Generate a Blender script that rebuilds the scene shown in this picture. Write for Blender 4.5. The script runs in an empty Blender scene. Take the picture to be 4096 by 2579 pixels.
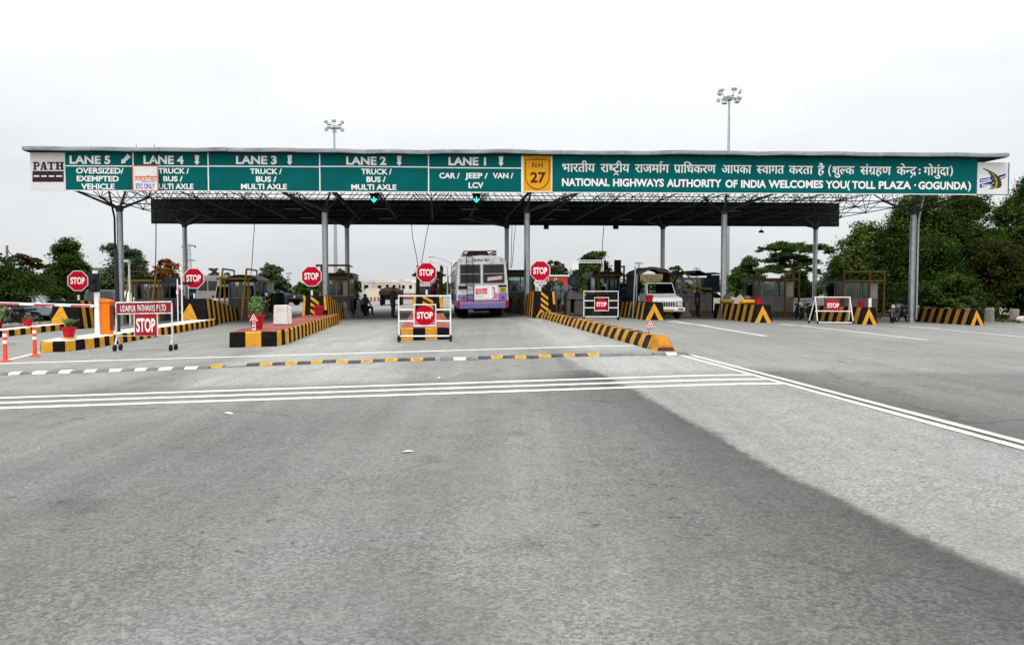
import bpy, bmesh, math, random
import numpy as np
from mathutils import Vector, Matrix
random.seed(7); RNG = np.random.default_rng(11)
SC = bpy.context.scene
COL = SC.collection

# ------------------------------------------------------------------ camera
F = 3200.0; CX, CY = 2048.0, 1289.5; H = 1.5          # focal length in photo pixels, picture centre, eye height
PITCH = math.atan(144.5 / F); cp, sp = math.cos(PITCH), math.sin(PITCH)
cam = bpy.data.cameras.new('camera'); cam.sensor_width = 36.0; cam.lens = 36.0 * F / 4096.0
cam.clip_start = 0.1; cam.clip_end = 6000.0
cam_o = bpy.data.objects.new('camera', cam); COL.objects.link(cam_o)
cam_o.location = (0, 0, H); cam_o.rotation_euler = (math.pi / 2 - PITCH, 0, 0)
SC.camera = cam_o

# ------------------------------------------------------------------ sky, sun, exposure
SUN_EL, SUN_AZ = math.radians(62), math.radians(205)   # high, behind the camera's left shoulder
w = bpy.data.worlds.new('World'); SC.world = w; w.use_nodes = True
nt = w.node_tree; nt.nodes.clear()
def wn(t, **k):
    n = nt.nodes.new(t)
    for a, b in k.items(): setattr(n, a, b)
    return n
out = wn('ShaderNodeOutputWorld'); bg1 = wn('ShaderNodeBackground'); bg2 = wn('ShaderNodeBackground'); add = wn('ShaderNodeAddShader')
sky = wn('ShaderNodeTexSky', sky_type='NISHITA'); sky.sun_disc = False; sky.sun_elevation = SUN_EL; sky.sun_rotation = SUN_AZ
sky.dust_density = 5.0; sky.air_density = 1.0
hsv = wn('ShaderNodeHueSaturation'); hsv.inputs['Saturation'].default_value = 0.25
nt.links.new(sky.outputs[0], hsv.inputs['Color']); nt.links.new(hsv.outputs[0], bg1.inputs[0]); bg1.inputs[1].default_value = 0.05
# overcast cloud deck: darker at the horizon, brighter towards the zenith, with faint cloud mottling
tc = wn('ShaderNodeTexCoord'); sep = wn('ShaderNodeSeparateXYZ'); nt.links.new(tc.outputs['Generated'], sep.inputs[0])
cl = wn('ShaderNodeMath', operation='MAXIMUM'); cl.inputs[1].default_value = 0.0; nt.links.new(sep.outputs[2], cl.inputs[0])
cl.inputs[1].default_value = 0.02
dv_ = wn('ShaderNodeMath', operation='DIVIDE'); dv_.inputs[0].default_value = -0.7; nt.links.new(cl.outputs[0], dv_.inputs[1])
ex_ = wn('ShaderNodeMath', operation='EXPONENT'); nt.links.new(dv_.outputs[0], ex_.inputs[0])
mul = wn('ShaderNodeMath', operation='MULTIPLY_ADD'); mul.inputs[1].default_value = 4.0 * 0.76; mul.inputs[2].default_value = 0.76   # standard overcast sky
nt.links.new(ex_.outputs[0], mul.inputs[0])
mp = wn('ShaderNodeMapping'); mp.inputs['Scale'].default_value = (1.0, 1.0, 3.0); nt.links.new(tc.outputs['Generated'], mp.inputs[0])
nz = wn('ShaderNodeTexNoise'); nz.inputs['Scale'].default_value = 2.2; nz.inputs['Detail'].default_value = 6.0; nz.inputs['Roughness'].default_value = .55
nt.links.new(mp.outputs[0], nz.inputs['Vector'])
mr = wn('ShaderNodeMapRange'); mr.inputs['From Min'].default_value = .3; mr.inputs['From Max'].default_value = .7
mr.inputs['To Min'].default_value = .87; mr.inputs['To Max'].default_value = 1.10; nt.links.new(nz.outputs[0], mr.inputs[0])
m2 = wn('ShaderNodeMath', operation='MULTIPLY'); nt.links.new(mul.outputs[0], m2.inputs[0]); nt.links.new(mr.outputs[0], m2.inputs[1])
bg2.inputs[0].default_value = (0.95, 0.972, 1.0, 1); nt.links.new(m2.outputs[0], bg2.inputs[1])
nt.links.new(bg1.outputs[0], add.inputs[0]); nt.links.new(bg2.outputs[0], add.inputs[1]); nt.links.new(add.outputs[0], out.inputs[0])

sl = bpy.data.lights.new('sun', 'SUN'); sl.energy = 1.1; sl.angle = math.radians(16); sl.color = (1.0, 0.96, 0.90)
so = bpy.data.objects.new('sun', sl); COL.objects.link(so); so.location = (-20, -20, 60)
sd = Vector((math.sin(SUN_AZ) * math.cos(SUN_EL), math.cos(SUN_AZ) * math.cos(SUN_EL), math.sin(SUN_EL)))
so.rotation_euler = sd.to_track_quat('Z', 'Y').to_euler()
SC.view_settings.view_transform = 'Standard'; SC.view_settings.look = 'None'
SC.view_settings.exposure = 0.0; SC.view_settings.gamma = 1.0
SC.view_settings.use_curve_mapping = False
SC.render.film_transparent = False
SC.cycles.max_bounces = 6; SC.cycles.transparent_max_bounces = 16; SC.cycles.use_denoising = True; SC.cycles.denoising_input_passes = 'RGB_ALBEDO_NORMAL'; SC.cycles.denoising_prefilter = 'ACCURATE'

# ------------------------------------------------------------------ measuring helpers (photo pixel -> place)
def ray(px, py):
    a = (px - CX) / F; b = (CY - py) / F
    return (a, cp + b * sp, -sp + b * cp)
_l = ray(1725, 1145); _n = math.hypot(_l[0], _l[1])
L = (_l[0] / _n, _l[1] / _n); R = (L[1], -L[0])        # along the lanes, across the lanes
RZ = math.atan2(-L[0], L[1])
CROWN, FALL = 5.0, 0.021                               # the road is crowned on the median and falls to both sides
def gz(x, y):
    a = min(abs(x * R[0] + y * R[1] - CROWN), 45.0)
    return -FALL * (a - .5 if a > 1 else a * a / 2)
def G(px, py, h=0.0):
    d = ray(px, py); z = 0.0
    for i in range(60):
        t = (z + h - H) / d[2]; x, y = d[0] * t, d[1] * t; z = .5 * z + .5 * gz(x, y)
    return (x, y)
def P3(px, py, Y):
    d = ray(px, py); t = Y / d[1]
    return Vector((d[0] * t, Y, H + d[2] * t))
def XY(lat, lon): return (lat * R[0] + lon * L[0], lat * R[1] + lon * L[1])
def LL(p): return (p[0] * R[0] + p[1] * R[1], p[0] * L[0] + p[1] * L[1])
def GP(lat, lon, h=0.0):
    x, y = XY(lat, lon); return Vector((x, y, gz(x, y) + h))

# ------------------------------------------------------------------ mesh builder
class MB:
    def __init__(s): s.v = []; s.f = []; s.mi = []
    def add(s, vs, fs, m=0):
        o = len(s.v); s.v += [tuple(v) for v in vs]
        for f in fs: s.f.append(tuple(i + o for i in f)); s.mi.append(m)
        return s
    def box(s, c, d, m=0, rot=None):
        x, y, z = d[0] / 2, d[1] / 2, d[2] / 2
        vs = [Vector(p) for p in ((-x,-y,-z),(x,-y,-z),(x,y,-z),(-x,y,-z),(-x,-y,z),(x,-y,z),(x,y,z),(-x,y,z))]
        if rot is not None: vs = [rot @ v for v in vs]
        vs = [v + Vector(c) for v in vs]
        return s.add(vs, HEX, m)
    def b2(s, a, b, m=0):
        return s.box([(a[i] + b[i]) / 2 for i in range(3)], [abs(b[i] - a[i]) for i in range(3)], m)
    def hexa(s, p, m=0): return s.add(p, HEX, m)
    def cyl(s, a, b, r0, r1=None, n=10, m=0, caps=True):
        r1 = r0 if r1 is None else r1
        a = Vector(a); b = Vector(b); d = (b - a).normalized()
        u = d.orthogonal().normalized(); w_ = d.cross(u)
        vs = [a + (u * math.cos(t) + w_ * math.sin(t)) * r0 for t in (2 * math.pi * k / n for k in range(n))]
        vs += [b + (u * math.cos(t) + w_ * math.sin(t)) * r1 for t in (2 * math.pi * k / n for k in range(n))]
        fs = [(k, (k + 1) % n, n + (k + 1) % n, n + k) for k in range(n)]
        if caps: fs += [tuple(range(n - 1, -1, -1)), tuple(range(n, 2 * n))]
        return s.add(vs, fs, m)
    def tube(s, pts, r, n=8, m=0, closed=False):
        pts = [Vector(p) for p in pts]; k = len(pts)
        rings = []
        up = None
        for i in range(k):
            a = pts[(i - 1) % k] if (closed or i > 0) else pts[i]
            b = pts[(i + 1) % k] if (closed or i < k - 1) else pts[i]
            d = (b - a).normalized()
            if up is None or abs(up.dot(d)) > .999: up = d.orthogonal().normalized()
            u = (up - d * up.dot(d)).normalized(); up = u
            w_ = d.cross(u)
            rr = r[i] if isinstance(r, (list, tuple)) else r
            rings.append([pts[i] + (u * math.cos(t) + w_ * math.sin(t)) * rr for t in (2 * math.pi * q / n for q in range(n))])
        vs = [v for rg in rings for v in rg]; fs = []
        for i in range(k if closed else k - 1):
            j = (i + 1) % k
            for q in range(n):
                fs.append((i * n + q, i * n + (q + 1) % n, j * n + (q + 1) % n, j * n + q))
        if not closed: fs += [tuple(range(n - 1, -1, -1)), tuple(range((k - 1) * n, k * n))]
        return s.add(vs, fs, m)
    def ext(s, poly, vec, m=0):
        poly = [Vector(p) for p in poly]; vec = Vector(vec); n = len(poly)
        vs = poly + [p + vec for p in poly]
        fs = [tuple(range(n - 1, -1, -1)), tuple(range(n, 2 * n))] + [(k, (k + 1) % n, n + (k + 1) % n, n + k) for k in range(n)]
        return s.add(vs, fs, m)
    def poly(s, pts, m=0): return s.add(pts, [tuple(range(len(pts)))], m)
    def lathe(s, prof, c=(0, 0, 0), n=16, m=0, axis='z'):
        vs = []; c = Vector(c)
        for r, z in prof:
            for k in range(n):
                t = 2 * math.pi * k / n
                if axis == 'z': vs.append(c + Vector((r * math.cos(t), r * math.sin(t), z)))
                elif axis == 'x': vs.append(c + Vector((z, r * math.cos(t), r * math.sin(t))))
                else: vs.append(c + Vector((r * math.cos(t), z, r * math.sin(t))))
        fs = []
        for i in range(len(prof) - 1):
            for k in range(n):
                fs.append((i * n + k, i * n + (k + 1) % n, (i + 1) * n + (k + 1) % n, (i + 1) * n + k))
        fs += [tuple(range(n - 1, -1, -1)), tuple(range((len(prof) - 1) * n, len(prof) * n))]
        return s.add(vs, fs, m)
    def ball(s, c, r, n=10, m=0):
        r = (r, r, r) if not isinstance(r, (tuple, list)) else r
        k = max(4, n // 2); prof = []
        vs = []; c = Vector(c)
        for i in range(k + 1):
            a = -math.pi / 2 + math.pi * i / k
            rr = max(math.cos(a), 1e-3)
            for q in range(n):
                t = 2 * math.pi * q / n
                vs.append(c + Vector((r[0] * rr * math.cos(t), r[1] * rr * math.sin(t), r[2] * math.sin(a))))
        fs = [(i * n + q, i * n + (q + 1) % n, (i + 1) * n + (q + 1) % n, (i + 1) * n + q) for i in range(k) for q in range(n)]
        return s.add(vs, fs, m)
    def mesh(s, name, mats, smooth=False):
        me = bpy.data.meshes.new(name); me.from_pydata(s.v, [], s.f)
        for m in (mats if isinstance(mats, (list, tuple)) else [mats]): me.materials.append(m)
        me.polygons.foreach_set('material_index', s.mi)
        bm = bmesh.new(); bm.from_mesh(me); bmesh.ops.recalc_face_normals(bm, faces=bm.faces)
        if smooth:
            for f in bm.faces: f.smooth = True
            for e in bm.edges:
                e.smooth = len(e.link_faces) == 2 and e.calc_face_angle(0) < math.radians(40)
        bm.to_mesh(me); bm.free(); me.update()
        return me
    def build(s, name, mats, parent=None, smooth=False, bevel=0.0, loc=None):
        o = bpy.data.objects.new(name, s.mesh(name, mats, smooth)); COL.objects.link(o)
        if parent is not None: o.parent = parent
        if loc is not None: o.location = loc
        if bevel:
            b = o.modifiers.new('edge', 'BEVEL'); b.width = bevel; b.segments = 2; b.limit_method = 'ANGLE'; b.angle_limit = math.radians(40)
        return o
HEX = [(0,3,2,1),(4,5,6,7),(0,1,5,4),(1,2,6,5),(2,3,7,6),(3,0,4,7)]

def tag(o, label=None, cat=None, group=None, kind=None):
    if label: o['label'] = label
    if cat: o['category'] = cat
    if group: o['group'] = group
    if kind: o['kind'] = kind
    return o
def thing(name, label, cat, loc, rz=RZ, group=None):
    o = bpy.data.objects.new(name, None); o.empty_display_size = .2; COL.objects.link(o)
    o.location = loc; o.rotation_euler = (0, 0, rz)
    return tag(o, label, cat, group)
def copy_tree(o, parent=None):
    c = o.copy(); COL.objects.link(c)
    if parent is not None: c.parent = parent
    for ch in [q for q in o.children]: copy_tree(ch, c)
    return c

# ------------------------------------------------------------------ materials
MATS = {}
def mat(name, col, rough=.6, metal=0.0, var=.12, vs=4.0, bump=0.0, bs=60.0, spec=.12, dirt=0.0, dirtcol=(.16,.13,.10), ds=2.0, emit=None):
    if name in MATS: return MATS[name]
    m = bpy.data.materials.new(name); m.use_nodes = True; t = m.node_tree; N = t.nodes; b = N['Principled BSDF']
    b.inputs['Roughness'].default_value = rough; b.inputs['Metallic'].default_value = metal
    b.inputs['Specular IOR Level'].default_value = spec
    tc = N.new('ShaderNodeTexCoord')
    if var > 0 or dirt > 0 or bump > 0:
        nz = N.new('ShaderNodeTexNoise'); nz.inputs['Scale'].default_value = vs; nz.inputs['Detail'].default_value = 6; nz.inputs['Roughness'].default_value = .65
        t.links.new(tc.outputs['Object'], nz.inputs['Vector'])
        mr = N.new('ShaderNodeMapRange'); mr.inputs['From Min'].default_value = .3; mr.inputs['From Max'].default_value = .7
        mr.inputs['To Min'].default_value = 1 - var; mr.inputs['To Max'].default_value = 1 + var; t.links.new(nz.outputs[0], mr.inputs[0])
        mx = N.new('ShaderNodeVectorMath'); mx.operation = 'SCALE'; mx.inputs[0].default_value = col; t.links.new(mr.outputs[0], mx.inputs['Scale'])
        last = mx.outputs[0]
        if dirt > 0:
            n2 = N.new('ShaderNodeTexNoise'); n2.inputs['Scale'].default_value = ds; n2.inputs['Detail'].default_value = 8; n2.inputs['Roughness'].default_value = .7
            mp = N.new('ShaderNodeMapping'); mp.inputs['Location'].default_value = (3.1, 1.7, 9.2); t.links.new(tc.outputs['Object'], mp.inputs[0]); t.links.new(mp.outputs[0], n2.inputs['Vector'])
            r2 = N.new('ShaderNodeMapRange'); r2.inputs['From Min'].default_value = .5; r2.inputs['From Max'].default_value = .72
            r2.inputs['To Min'].default_value = 0; r2.inputs['To Max'].default_value = dirt; t.links.new(n2.outputs[0], r2.inputs[0])
            mi = N.new('ShaderNodeMix'); mi.data_type = 'RGBA'; t.links.new(r2.outputs[0], mi.inputs['Factor'])
            t.links.new(last, mi.inputs['A']); mi.inputs['B'].default_value = (*dirtcol, 1); last = mi.outputs['Result']
        t.links.new(last, b.inputs['Base Color'])
        if bump > 0:
            n3 = N.new('ShaderNodeTexNoise'); n3.inputs['Scale'].default_value = bs; n3.inputs['Detail'].default_value = 4; t.links.new(tc.outputs['Object'], n3.inputs['Vector'])
            bp = N.new('ShaderNodeBump'); bp.inputs['Strength'].default_value = bump; bp.inputs['Distance'].default_value = .01
            t.links.new(n3.outputs[0], bp.inputs['Height']); t.links.new(bp.outputs[0], b.inputs['Normal'])
    else: b.inputs['Base Color'].default_value = (*col, 1)
    if emit: b.inputs['Emission Color'].default_value = (*emit[0], 1); b.inputs['Emission Strength'].default_value = emit[1]
    MATS[name] = m; return m

def glassmat(name, tint=(.55,.62,.62), refl=.12):
    if name in MATS: return MATS[name]
    m = bpy.data.materials.new(name); m.use_nodes = True; t = m.node_tree; N = t.nodes; N.clear()
    o = N.new('ShaderNodeOutputMaterial'); a = N.new('ShaderNodeBsdfTransparent'); a.inputs[0].default_value = (*tint, 1)
    g = N.new('ShaderNodeBsdfGlossy'); g.inputs['Roughness'].default_value = .08; g.inputs[0].default_value = (.8,.85,.85,1)
    fr = N.new('ShaderNodeFresnel'); fr.inputs[0].default_value = 1.5
    ad = N.new('ShaderNodeMath'); ad.operation = 'ADD'; ad.inputs[1].default_value = refl; t.links.new(fr.outputs[0], ad.inputs[0])
    mx = N.new('ShaderNodeMixShader'); t.links.new(ad.outputs[0], mx.inputs[0]); t.links.new(a.outputs[0], mx.inputs[1]); t.links.new(g.outputs[0], mx.inputs[2])
    t.links.new(mx.outputs[0], o.inputs[0]); MATS[name] = m; return m

def leafmat(name, c0, c1, c2, trans=.35):
    if name in MATS: return MATS[name]
    m = bpy.data.materials.new(name); m.use_nodes = True; t = m.node_tree; N = t.nodes; N.clear()
    o = N.new('ShaderNodeOutputMaterial'); at = N.new('ShaderNodeAttribute'); at.attribute_name = 'tint'
    cr = N.new('ShaderNodeValToRGB'); e = cr.color_ramp.elements; e[0].position = 0; e[0].color = (*c0, 1); e[1].position = 1; e[1].color = (*c2, 1)
    q = cr.color_ramp.elements.new(.55); q.color = (*c1, 1); t.links.new(at.outputs['Fac'], cr.inputs[0])
    d = N.new('ShaderNodeBsdfDiffuse'); tr = N.new('ShaderNodeBsdfTranslucent'); t.links.new(cr.outputs[0], d.inputs[0]); t.links.new(cr.outputs[0], tr.inputs[0])
    g = N.new('ShaderNodeBsdfGlossy'); g.inputs['Roughness'].default_value = .45; g.inputs[0].default_value = (1,1,1,1)
    mx = N.new('ShaderNodeMixShader'); mx.inputs[0].default_value = trans; t.links.new(d.outputs[0], mx.inputs[1]); t.links.new(tr.outputs[0], mx.inputs[2])
    m3 = N.new('ShaderNodeMixShader'); m3.inputs[0].default_value = .0; t.links.new(mx.outputs[0], m3.inputs[1]); t.links.new(g.outputs[0], m3.inputs[2])
    t.links.new(m3.outputs[0], o.inputs[0]); MATS[name] = m; return m

M_STEEL = mat('galvanised_steel', (.44,.46,.48), .36, .85, .22, 5, spec=.5)
M_DKSTEEL = mat('dark_steel', (.018,.019,.021), .6, .1, .25, 6)
M_LATTICE = mat('lattice_paint', (.075,.078,.085), .6, .1, .2, 3)
M_BACK = mat('board_back_sheet', (.02,.026,.028), .7, .0, .25, 1.2)
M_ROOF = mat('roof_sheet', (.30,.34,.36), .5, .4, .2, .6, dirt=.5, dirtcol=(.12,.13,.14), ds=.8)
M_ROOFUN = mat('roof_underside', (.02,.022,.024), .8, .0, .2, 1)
M_FASCIA = mat('fascia_sheet', (.27,.30,.31), .5, .25, .25, 1.1, dirt=.8, dirtcol=(.13,.16,.165), ds=.9)
M_GREEN = mat('sign_green', (.0005,.106,.104), .6, 0, .12, .8, dirt=.45, dirtcol=(.006,.082,.08), ds=1.1, spec=.05, bump=.25, bs=1.6)
M_WHITE = mat('sign_white', (.80,.80,.78), .5, 0, .05, 2)
M_PANEL = mat('sign_panel_white', (.66,.655,.65), .5, 0, .06, 1.5, dirt=.2, dirtcol=(.45,.43,.4), ds=1.5)
M_YSIGN = mat('sign_yellow', (.72,.33,.012), .5, 0, .08, 1)
M_MAROON = mat('sign_maroon_print', (.09,.022,.02), .6, 0, .1, 3)
M_BLACKP = mat('black_print', (.03,.018,.02), .6, 0, .15, 3)
M_RED = mat('sign_red', (.46,.004,.022), .6, 0, .12, 3, spec=.05)
M_DKRED = mat('sign_dark_red', (.28,.014,.022), .5, 0, .18, 4, dirt=.25, dirtcol=(.12,.02,.02), ds=5)
M_KY = mat('kerb_yellow', (.64,.31,.028), .8, 0, .18, 5, bump=.5, bs=50, dirt=.85, dirtcol=(.22,.13,.05), ds=7)
M_KO = mat('kerb_yellow_dirty', (.43,.22,.03), .8, 0, .2, 5, bump=.5, bs=50, dirt=.8, dirtcol=(.16,.10,.05), ds=4)
M_KB = mat('kerb_black', (.009,.008,.008), .8, 0, .3, 6, bump=.5, bs=50, dirt=.35, dirtcol=(.05,.04,.033), ds=4, spec=.06)
M_KBW = mat('kerb_black_worn', (.014,.012,.012), .8, 0, .3, 6, bump=.5, bs=50, dirt=.5, dirtcol=(.09,.07,.05), ds=4, spec=.06)
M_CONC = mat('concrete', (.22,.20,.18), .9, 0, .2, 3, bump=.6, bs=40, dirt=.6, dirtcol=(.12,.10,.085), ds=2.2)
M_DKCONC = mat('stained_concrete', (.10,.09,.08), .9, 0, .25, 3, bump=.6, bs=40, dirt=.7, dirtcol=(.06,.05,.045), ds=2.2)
M_REDTOP = mat('island_red_paint', (.24,.065,.055), .85, 0, .18, 2, bump=.4, bs=40, dirt=.8, dirtcol=(.26,.16,.13), ds=1.5)
M_WTOP = mat('island_white_paint', (.72,.71,.67), .8, 0, .08, 2, bump=.3, bs=40, dirt=.5, dirtcol=(.42,.38,.33), ds=1.5)
M_WPAINT = mat('white_paint', (.76,.76,.74), .45, 0, .06, 5, dirt=.35, dirtcol=(.38,.33,.28), ds=6)
M_RUSTW = mat('chipped_white_paint', (.66,.65,.61), .55, 0, .1, 8, dirt=.8, dirtcol=(.22,.12,.07), ds=7)
M_ROADW = mat('road_marking_paint', (.56,.55,.49), .85, 0, .12, 7, bump=.3, bs=80, dirt=.8, dirtcol=(.27,.265,.25), ds=5)
M_RUB = mat('rubber', (.018,.018,.018), .8, 0, .3, 8)
M_BUMPG = mat('rubber_hump_grey', (.13,.13,.14), .85, 0, .25, 7, bump=.5, bs=60, dirt=.5, dirtcol=(.25,.22,.2), ds=5)
M_BUMPK = mat('rubber_hump_dark', (.055,.055,.06), .85, 0, .25, 7, bump=.5, bs=60, dirt=.5, dirtcol=(.2,.18,.16), ds=5)
M_BUMPY = mat('rubber_hump_yellow', (.47,.29,.045), .8, 0, .2, 7, bump=.4, bs=60, dirt=.8, dirtcol=(.16,.13,.10), ds=9)
M_BUMPW = mat('rubber_hump_white', (.66,.65,.62), .75, 0, .12, 7, bump=.4, bs=60, dirt=.5, dirtcol=(.35,.32,.3), ds=6)
M_ORNG = mat('orange_cabinet', (.80,.17,.008), .45, 0, .08, 3, dirt=.25, dirtcol=(.45,.12,.02), ds=5)
M_FLEX = mat('orange_rubber', (.75,.085,.045), .5, 0, .08, 3)
M_POT = mat('red_pot', (.42,.012,.02), .5, 0, .15, 5)
M_YPIPE = mat('yellow_pipe', (.36,.21,.015), .5, .0, .25, 6, dirt=.7, dirtcol=(.14,.07,.025), ds=5)
M_BPIPE = mat('brown_yellow_pipe', (.17,.095,.014), .6, .0, .3, 6, dirt=.8, dirtcol=(.06,.03,.015), ds=5)
M_BOOTHW = mat('booth_metal', (.21,.215,.22), .5, .2, .18, 2, dirt=.4, dirtcol=(.16,.14,.12), ds=2.5)
M_BOOTHROOF = mat('booth_roof_fibre', (.02,.021,.025), .45, 0, .25, 3)
M_TARP = mat('brown_tarpaulin', (.085,.072,.062), .9, 0, .3, 3, bump=.6, bs=9)
M_BTARP = mat('blue_tarpaulin', (.016,.024,.042), .8, 0, .3, 3, bump=.6, bs=9)
M_GLASS = glassmat('booth_glass', (.72,.78,.77), .03); M_VGLASS = glassmat('vehicle_glass', (.05,.06,.065), .05)
M_DARK = mat('dark_interior', (.012,.012,.013), .9, 0, .2, 3)
M_BUSW = mat('bus_white', (.53,.525,.52), .45, 0, .10, 2, dirt=.75, dirtcol=(.25,.23,.21), ds=2.6)
M_BUSP = mat('bus_lavender', (.17,.16,.36), .45, 0, .1, 3, dirt=.5, dirtcol=(.14,.12,.28), ds=3)
M_BUSR = mat('bus_red', (.32,.016,.04), .45, 0, .12, 3, dirt=.4, dirtcol=(.2,.04,.05), ds=4)
M_PLATE = mat('number_plate_yellow', (.60,.38,.01), .5, 0, .1, 5)
M_LAMPR = mat('lamp_red', (.30,.008,.01), .25, 0, .1, 5)
M_LAMPW = mat('lamp_lens', (.55,.56,.57), .12, .2, .1, 5, spec=.8)
M_CHROME = mat('chrome', (.16,.16,.17), .3, .8, .1, 5)
M_CARW = mat('car_white', (.60,.60,.585), .3, 0, .06, 2, spec=.5, dirt=.6, dirtcol=(.33,.29,.25), ds=3)
M_CARD = mat('car_dark', (.025,.028,.034), .22, .1, .1, 2, spec=.6)
M_CARS = mat('car_silver', (.36,.38,.40), .25, .4, .05, 2, spec=.6)
M_SKIN = mat('skin', (.15,.075,.045), .6, 0, .1, 6)
M_HAIR = mat('black_hair', (.012,.011,.011), .6, 0, .2, 9)
M_BARK = mat('bark', (.11,.085,.065), .9, 0, .3, 5, bump=.8, bs=18)
M_STONE = mat('rough_stone', (.22,.195,.16), .95, 0, .25, 4, bump=.8, bs=22, dirt=.5, dirtcol=(.17,.14,.11), ds=3)
M_LED = mat('green_led', (.02,.4,.3), .4, 0, 0, emit=((.05,1.0,.62), 2.6))
M_PAPER = mat('paper', (.72,.74,.78), .8, 0, .05, 20)

# ------------------------------------------------------------------ lettering helpers (flat print)
_TC = {}
def text2d(body, off=.03):
    k = (body, off)
    if k in _TC: return _TC[k]
    c = bpy.data.curves.new('text_outline', 'FONT'); c.body = body; c.size = 1.0; c.offset = off; c.resolution_u = 4
    o = bpy.data.objects.new('text_outline', c); COL.objects.link(o)
    dg = bpy.context.evaluated_depsgraph_get(); me = bpy.data.meshes.new_from_object(o.evaluated_get(dg))
    vs = [(v.co.x, v.co.y) for v in me.vertices]; fs = [tuple(p.vertices) for p in me.polygons]
    bpy.data.objects.remove(o); bpy.data.curves.remove(c); bpy.data.meshes.remove(me)
    _TC[k] = (vs, fs); return _TC[k]
CAP = .682
def put2d(mb, vs, fs, x0, x1, z0, z1, y, m=0, cap=None, off=.03, xr=None, shear=0.0):
    """fit a flat outline into x0..x1, z0..z1 of the local XZ plane, facing -Y"""
    xs = [v[0] for v in vs]; a, b = (min(xs), max(xs)) if xr is None else xr
    if cap is None: c0, c1 = min(v[1] for v in vs), max(v[1] for v in vs)
    else: c0, c1 = -off, cap + off
    sx = (x1 - x0) / max(b - a, 1e-6); sz = (z1 - z0) / (c1 - c0)
    mb.add([(x0 + (v[0] - a) * sx + shear * (v[1] - c0) * sz, y, z0 + (v[1] - c0) * sz) for v in vs], fs, m)
def put_text(mb, body, x0, x1, z0, z1, y, m=0, off=.03, shear=0.0):
    vs, fs = text2d(body, off); put2d(mb, vs, fs, x0, x1, z0, z1, y, m, CAP, off, shear=shear)

# Devanagari words, laid out glyph by glyph: (kind, char); h = half letter, k = letter, m = mark on the letter before,
# i = short-i sign placed before, r = ra stroke below, t = caret below, e = reph hook above
ADV = {'भ':.703,'ा':.259,'र':.409,'त':.57,'ी':.259,'य':.58,'ष':.578,'ट':.504,'ि':.259,'ध':.615,'ण':.723,'ग':.563,'श':.68,'ल':.678,'क':.762,'न':.555,
       'स':.676,'व':.556,'प':.568,'द':.52,'ह':.531,'म':.598,'आ':1.023,'ज':.742,'च':.62,'ड':.52,'ढ':.52,'ब':.556,'ौ':.259,'ो':.259}
_GP = {}
def glyph_parts(ch, off):
    """fill every outer contour of a glyph by itself, with the holes that lie in it"""
    if (ch, off) in _GP: return _GP[(ch, off)]
    c = bpy.data.curves.new('text_outline', 'FONT'); c.body = ch; c.size = 1.0; o = bpy.data.objects.new('text_outline', c); COL.objects.link(o)
    dg = bpy.context.evaluated_depsgraph_get(); cu = o.evaluated_get(dg).to_curve(dg); sp_ = []
    for s in cu.splines: sp_.append([(tuple(b.co), tuple(b.handle_left), tuple(b.handle_right)) for b in s.bezier_points])
    o.evaluated_get(dg).to_curve_clear(); bpy.data.objects.remove(o); bpy.data.curves.remove(c)
    def area(p): return sum(p[i][0][0] * p[(i + 1) % len(p)][0][1] - p[(i + 1) % len(p)][0][0] * p[i][0][1] for i in range(len(p))) / 2
    def inside(q, p):
        r = False
        for i in range(len(p)):
            (x0, y0, _), (x1, y1, _) = p[i][0], p[(i + 1) % len(p)][0]
            if (y0 > q[1]) != (y1 > q[1]) and q[0] < (x1 - x0) * (q[1] - y0) / (y1 - y0) + x0: r = not r
        return r
    sp_ = [p for p in sp_ if len(p) > 2]; big = max(sp_, key=lambda p: abs(area(p))); sg = area(big) > 0
    outs = [p for p in sp_ if (area(p) > 0) == sg]; holes = [p for p in sp_ if (area(p) > 0) != sg]; res = []
    for p in outs:
        c = bpy.data.curves.new('text_outline', 'CURVE'); c.dimensions = '2D'; c.fill_mode = 'BOTH'; c.offset = off; c.resolution_u = 4
        for q in [p] + [h for h in holes if inside(h[0][0], p)]:
            s = c.splines.new('BEZIER'); s.bezier_points.add(len(q) - 1); s.use_cyclic_u = True
            for b, (co, l, r) in zip(s.bezier_points, q): b.handle_left_type = b.handle_right_type = 'FREE'; b.co, b.handle_left, b.handle_right = co, l, r
        o = bpy.data.objects.new('text_outline', c); COL.objects.link(o); dg = bpy.context.evaluated_depsgraph_get(); me = bpy.data.meshes.new_from_object(o.evaluated_get(dg))
        res.append(([(v.co.x, v.co.y) for v in me.vertices], [tuple(f.vertices) for f in me.polygons])); bpy.data.objects.remove(o); bpy.data.curves.remove(c); bpy.data.meshes.remove(me)
    _GP[(ch, off)] = res; return res
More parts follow.
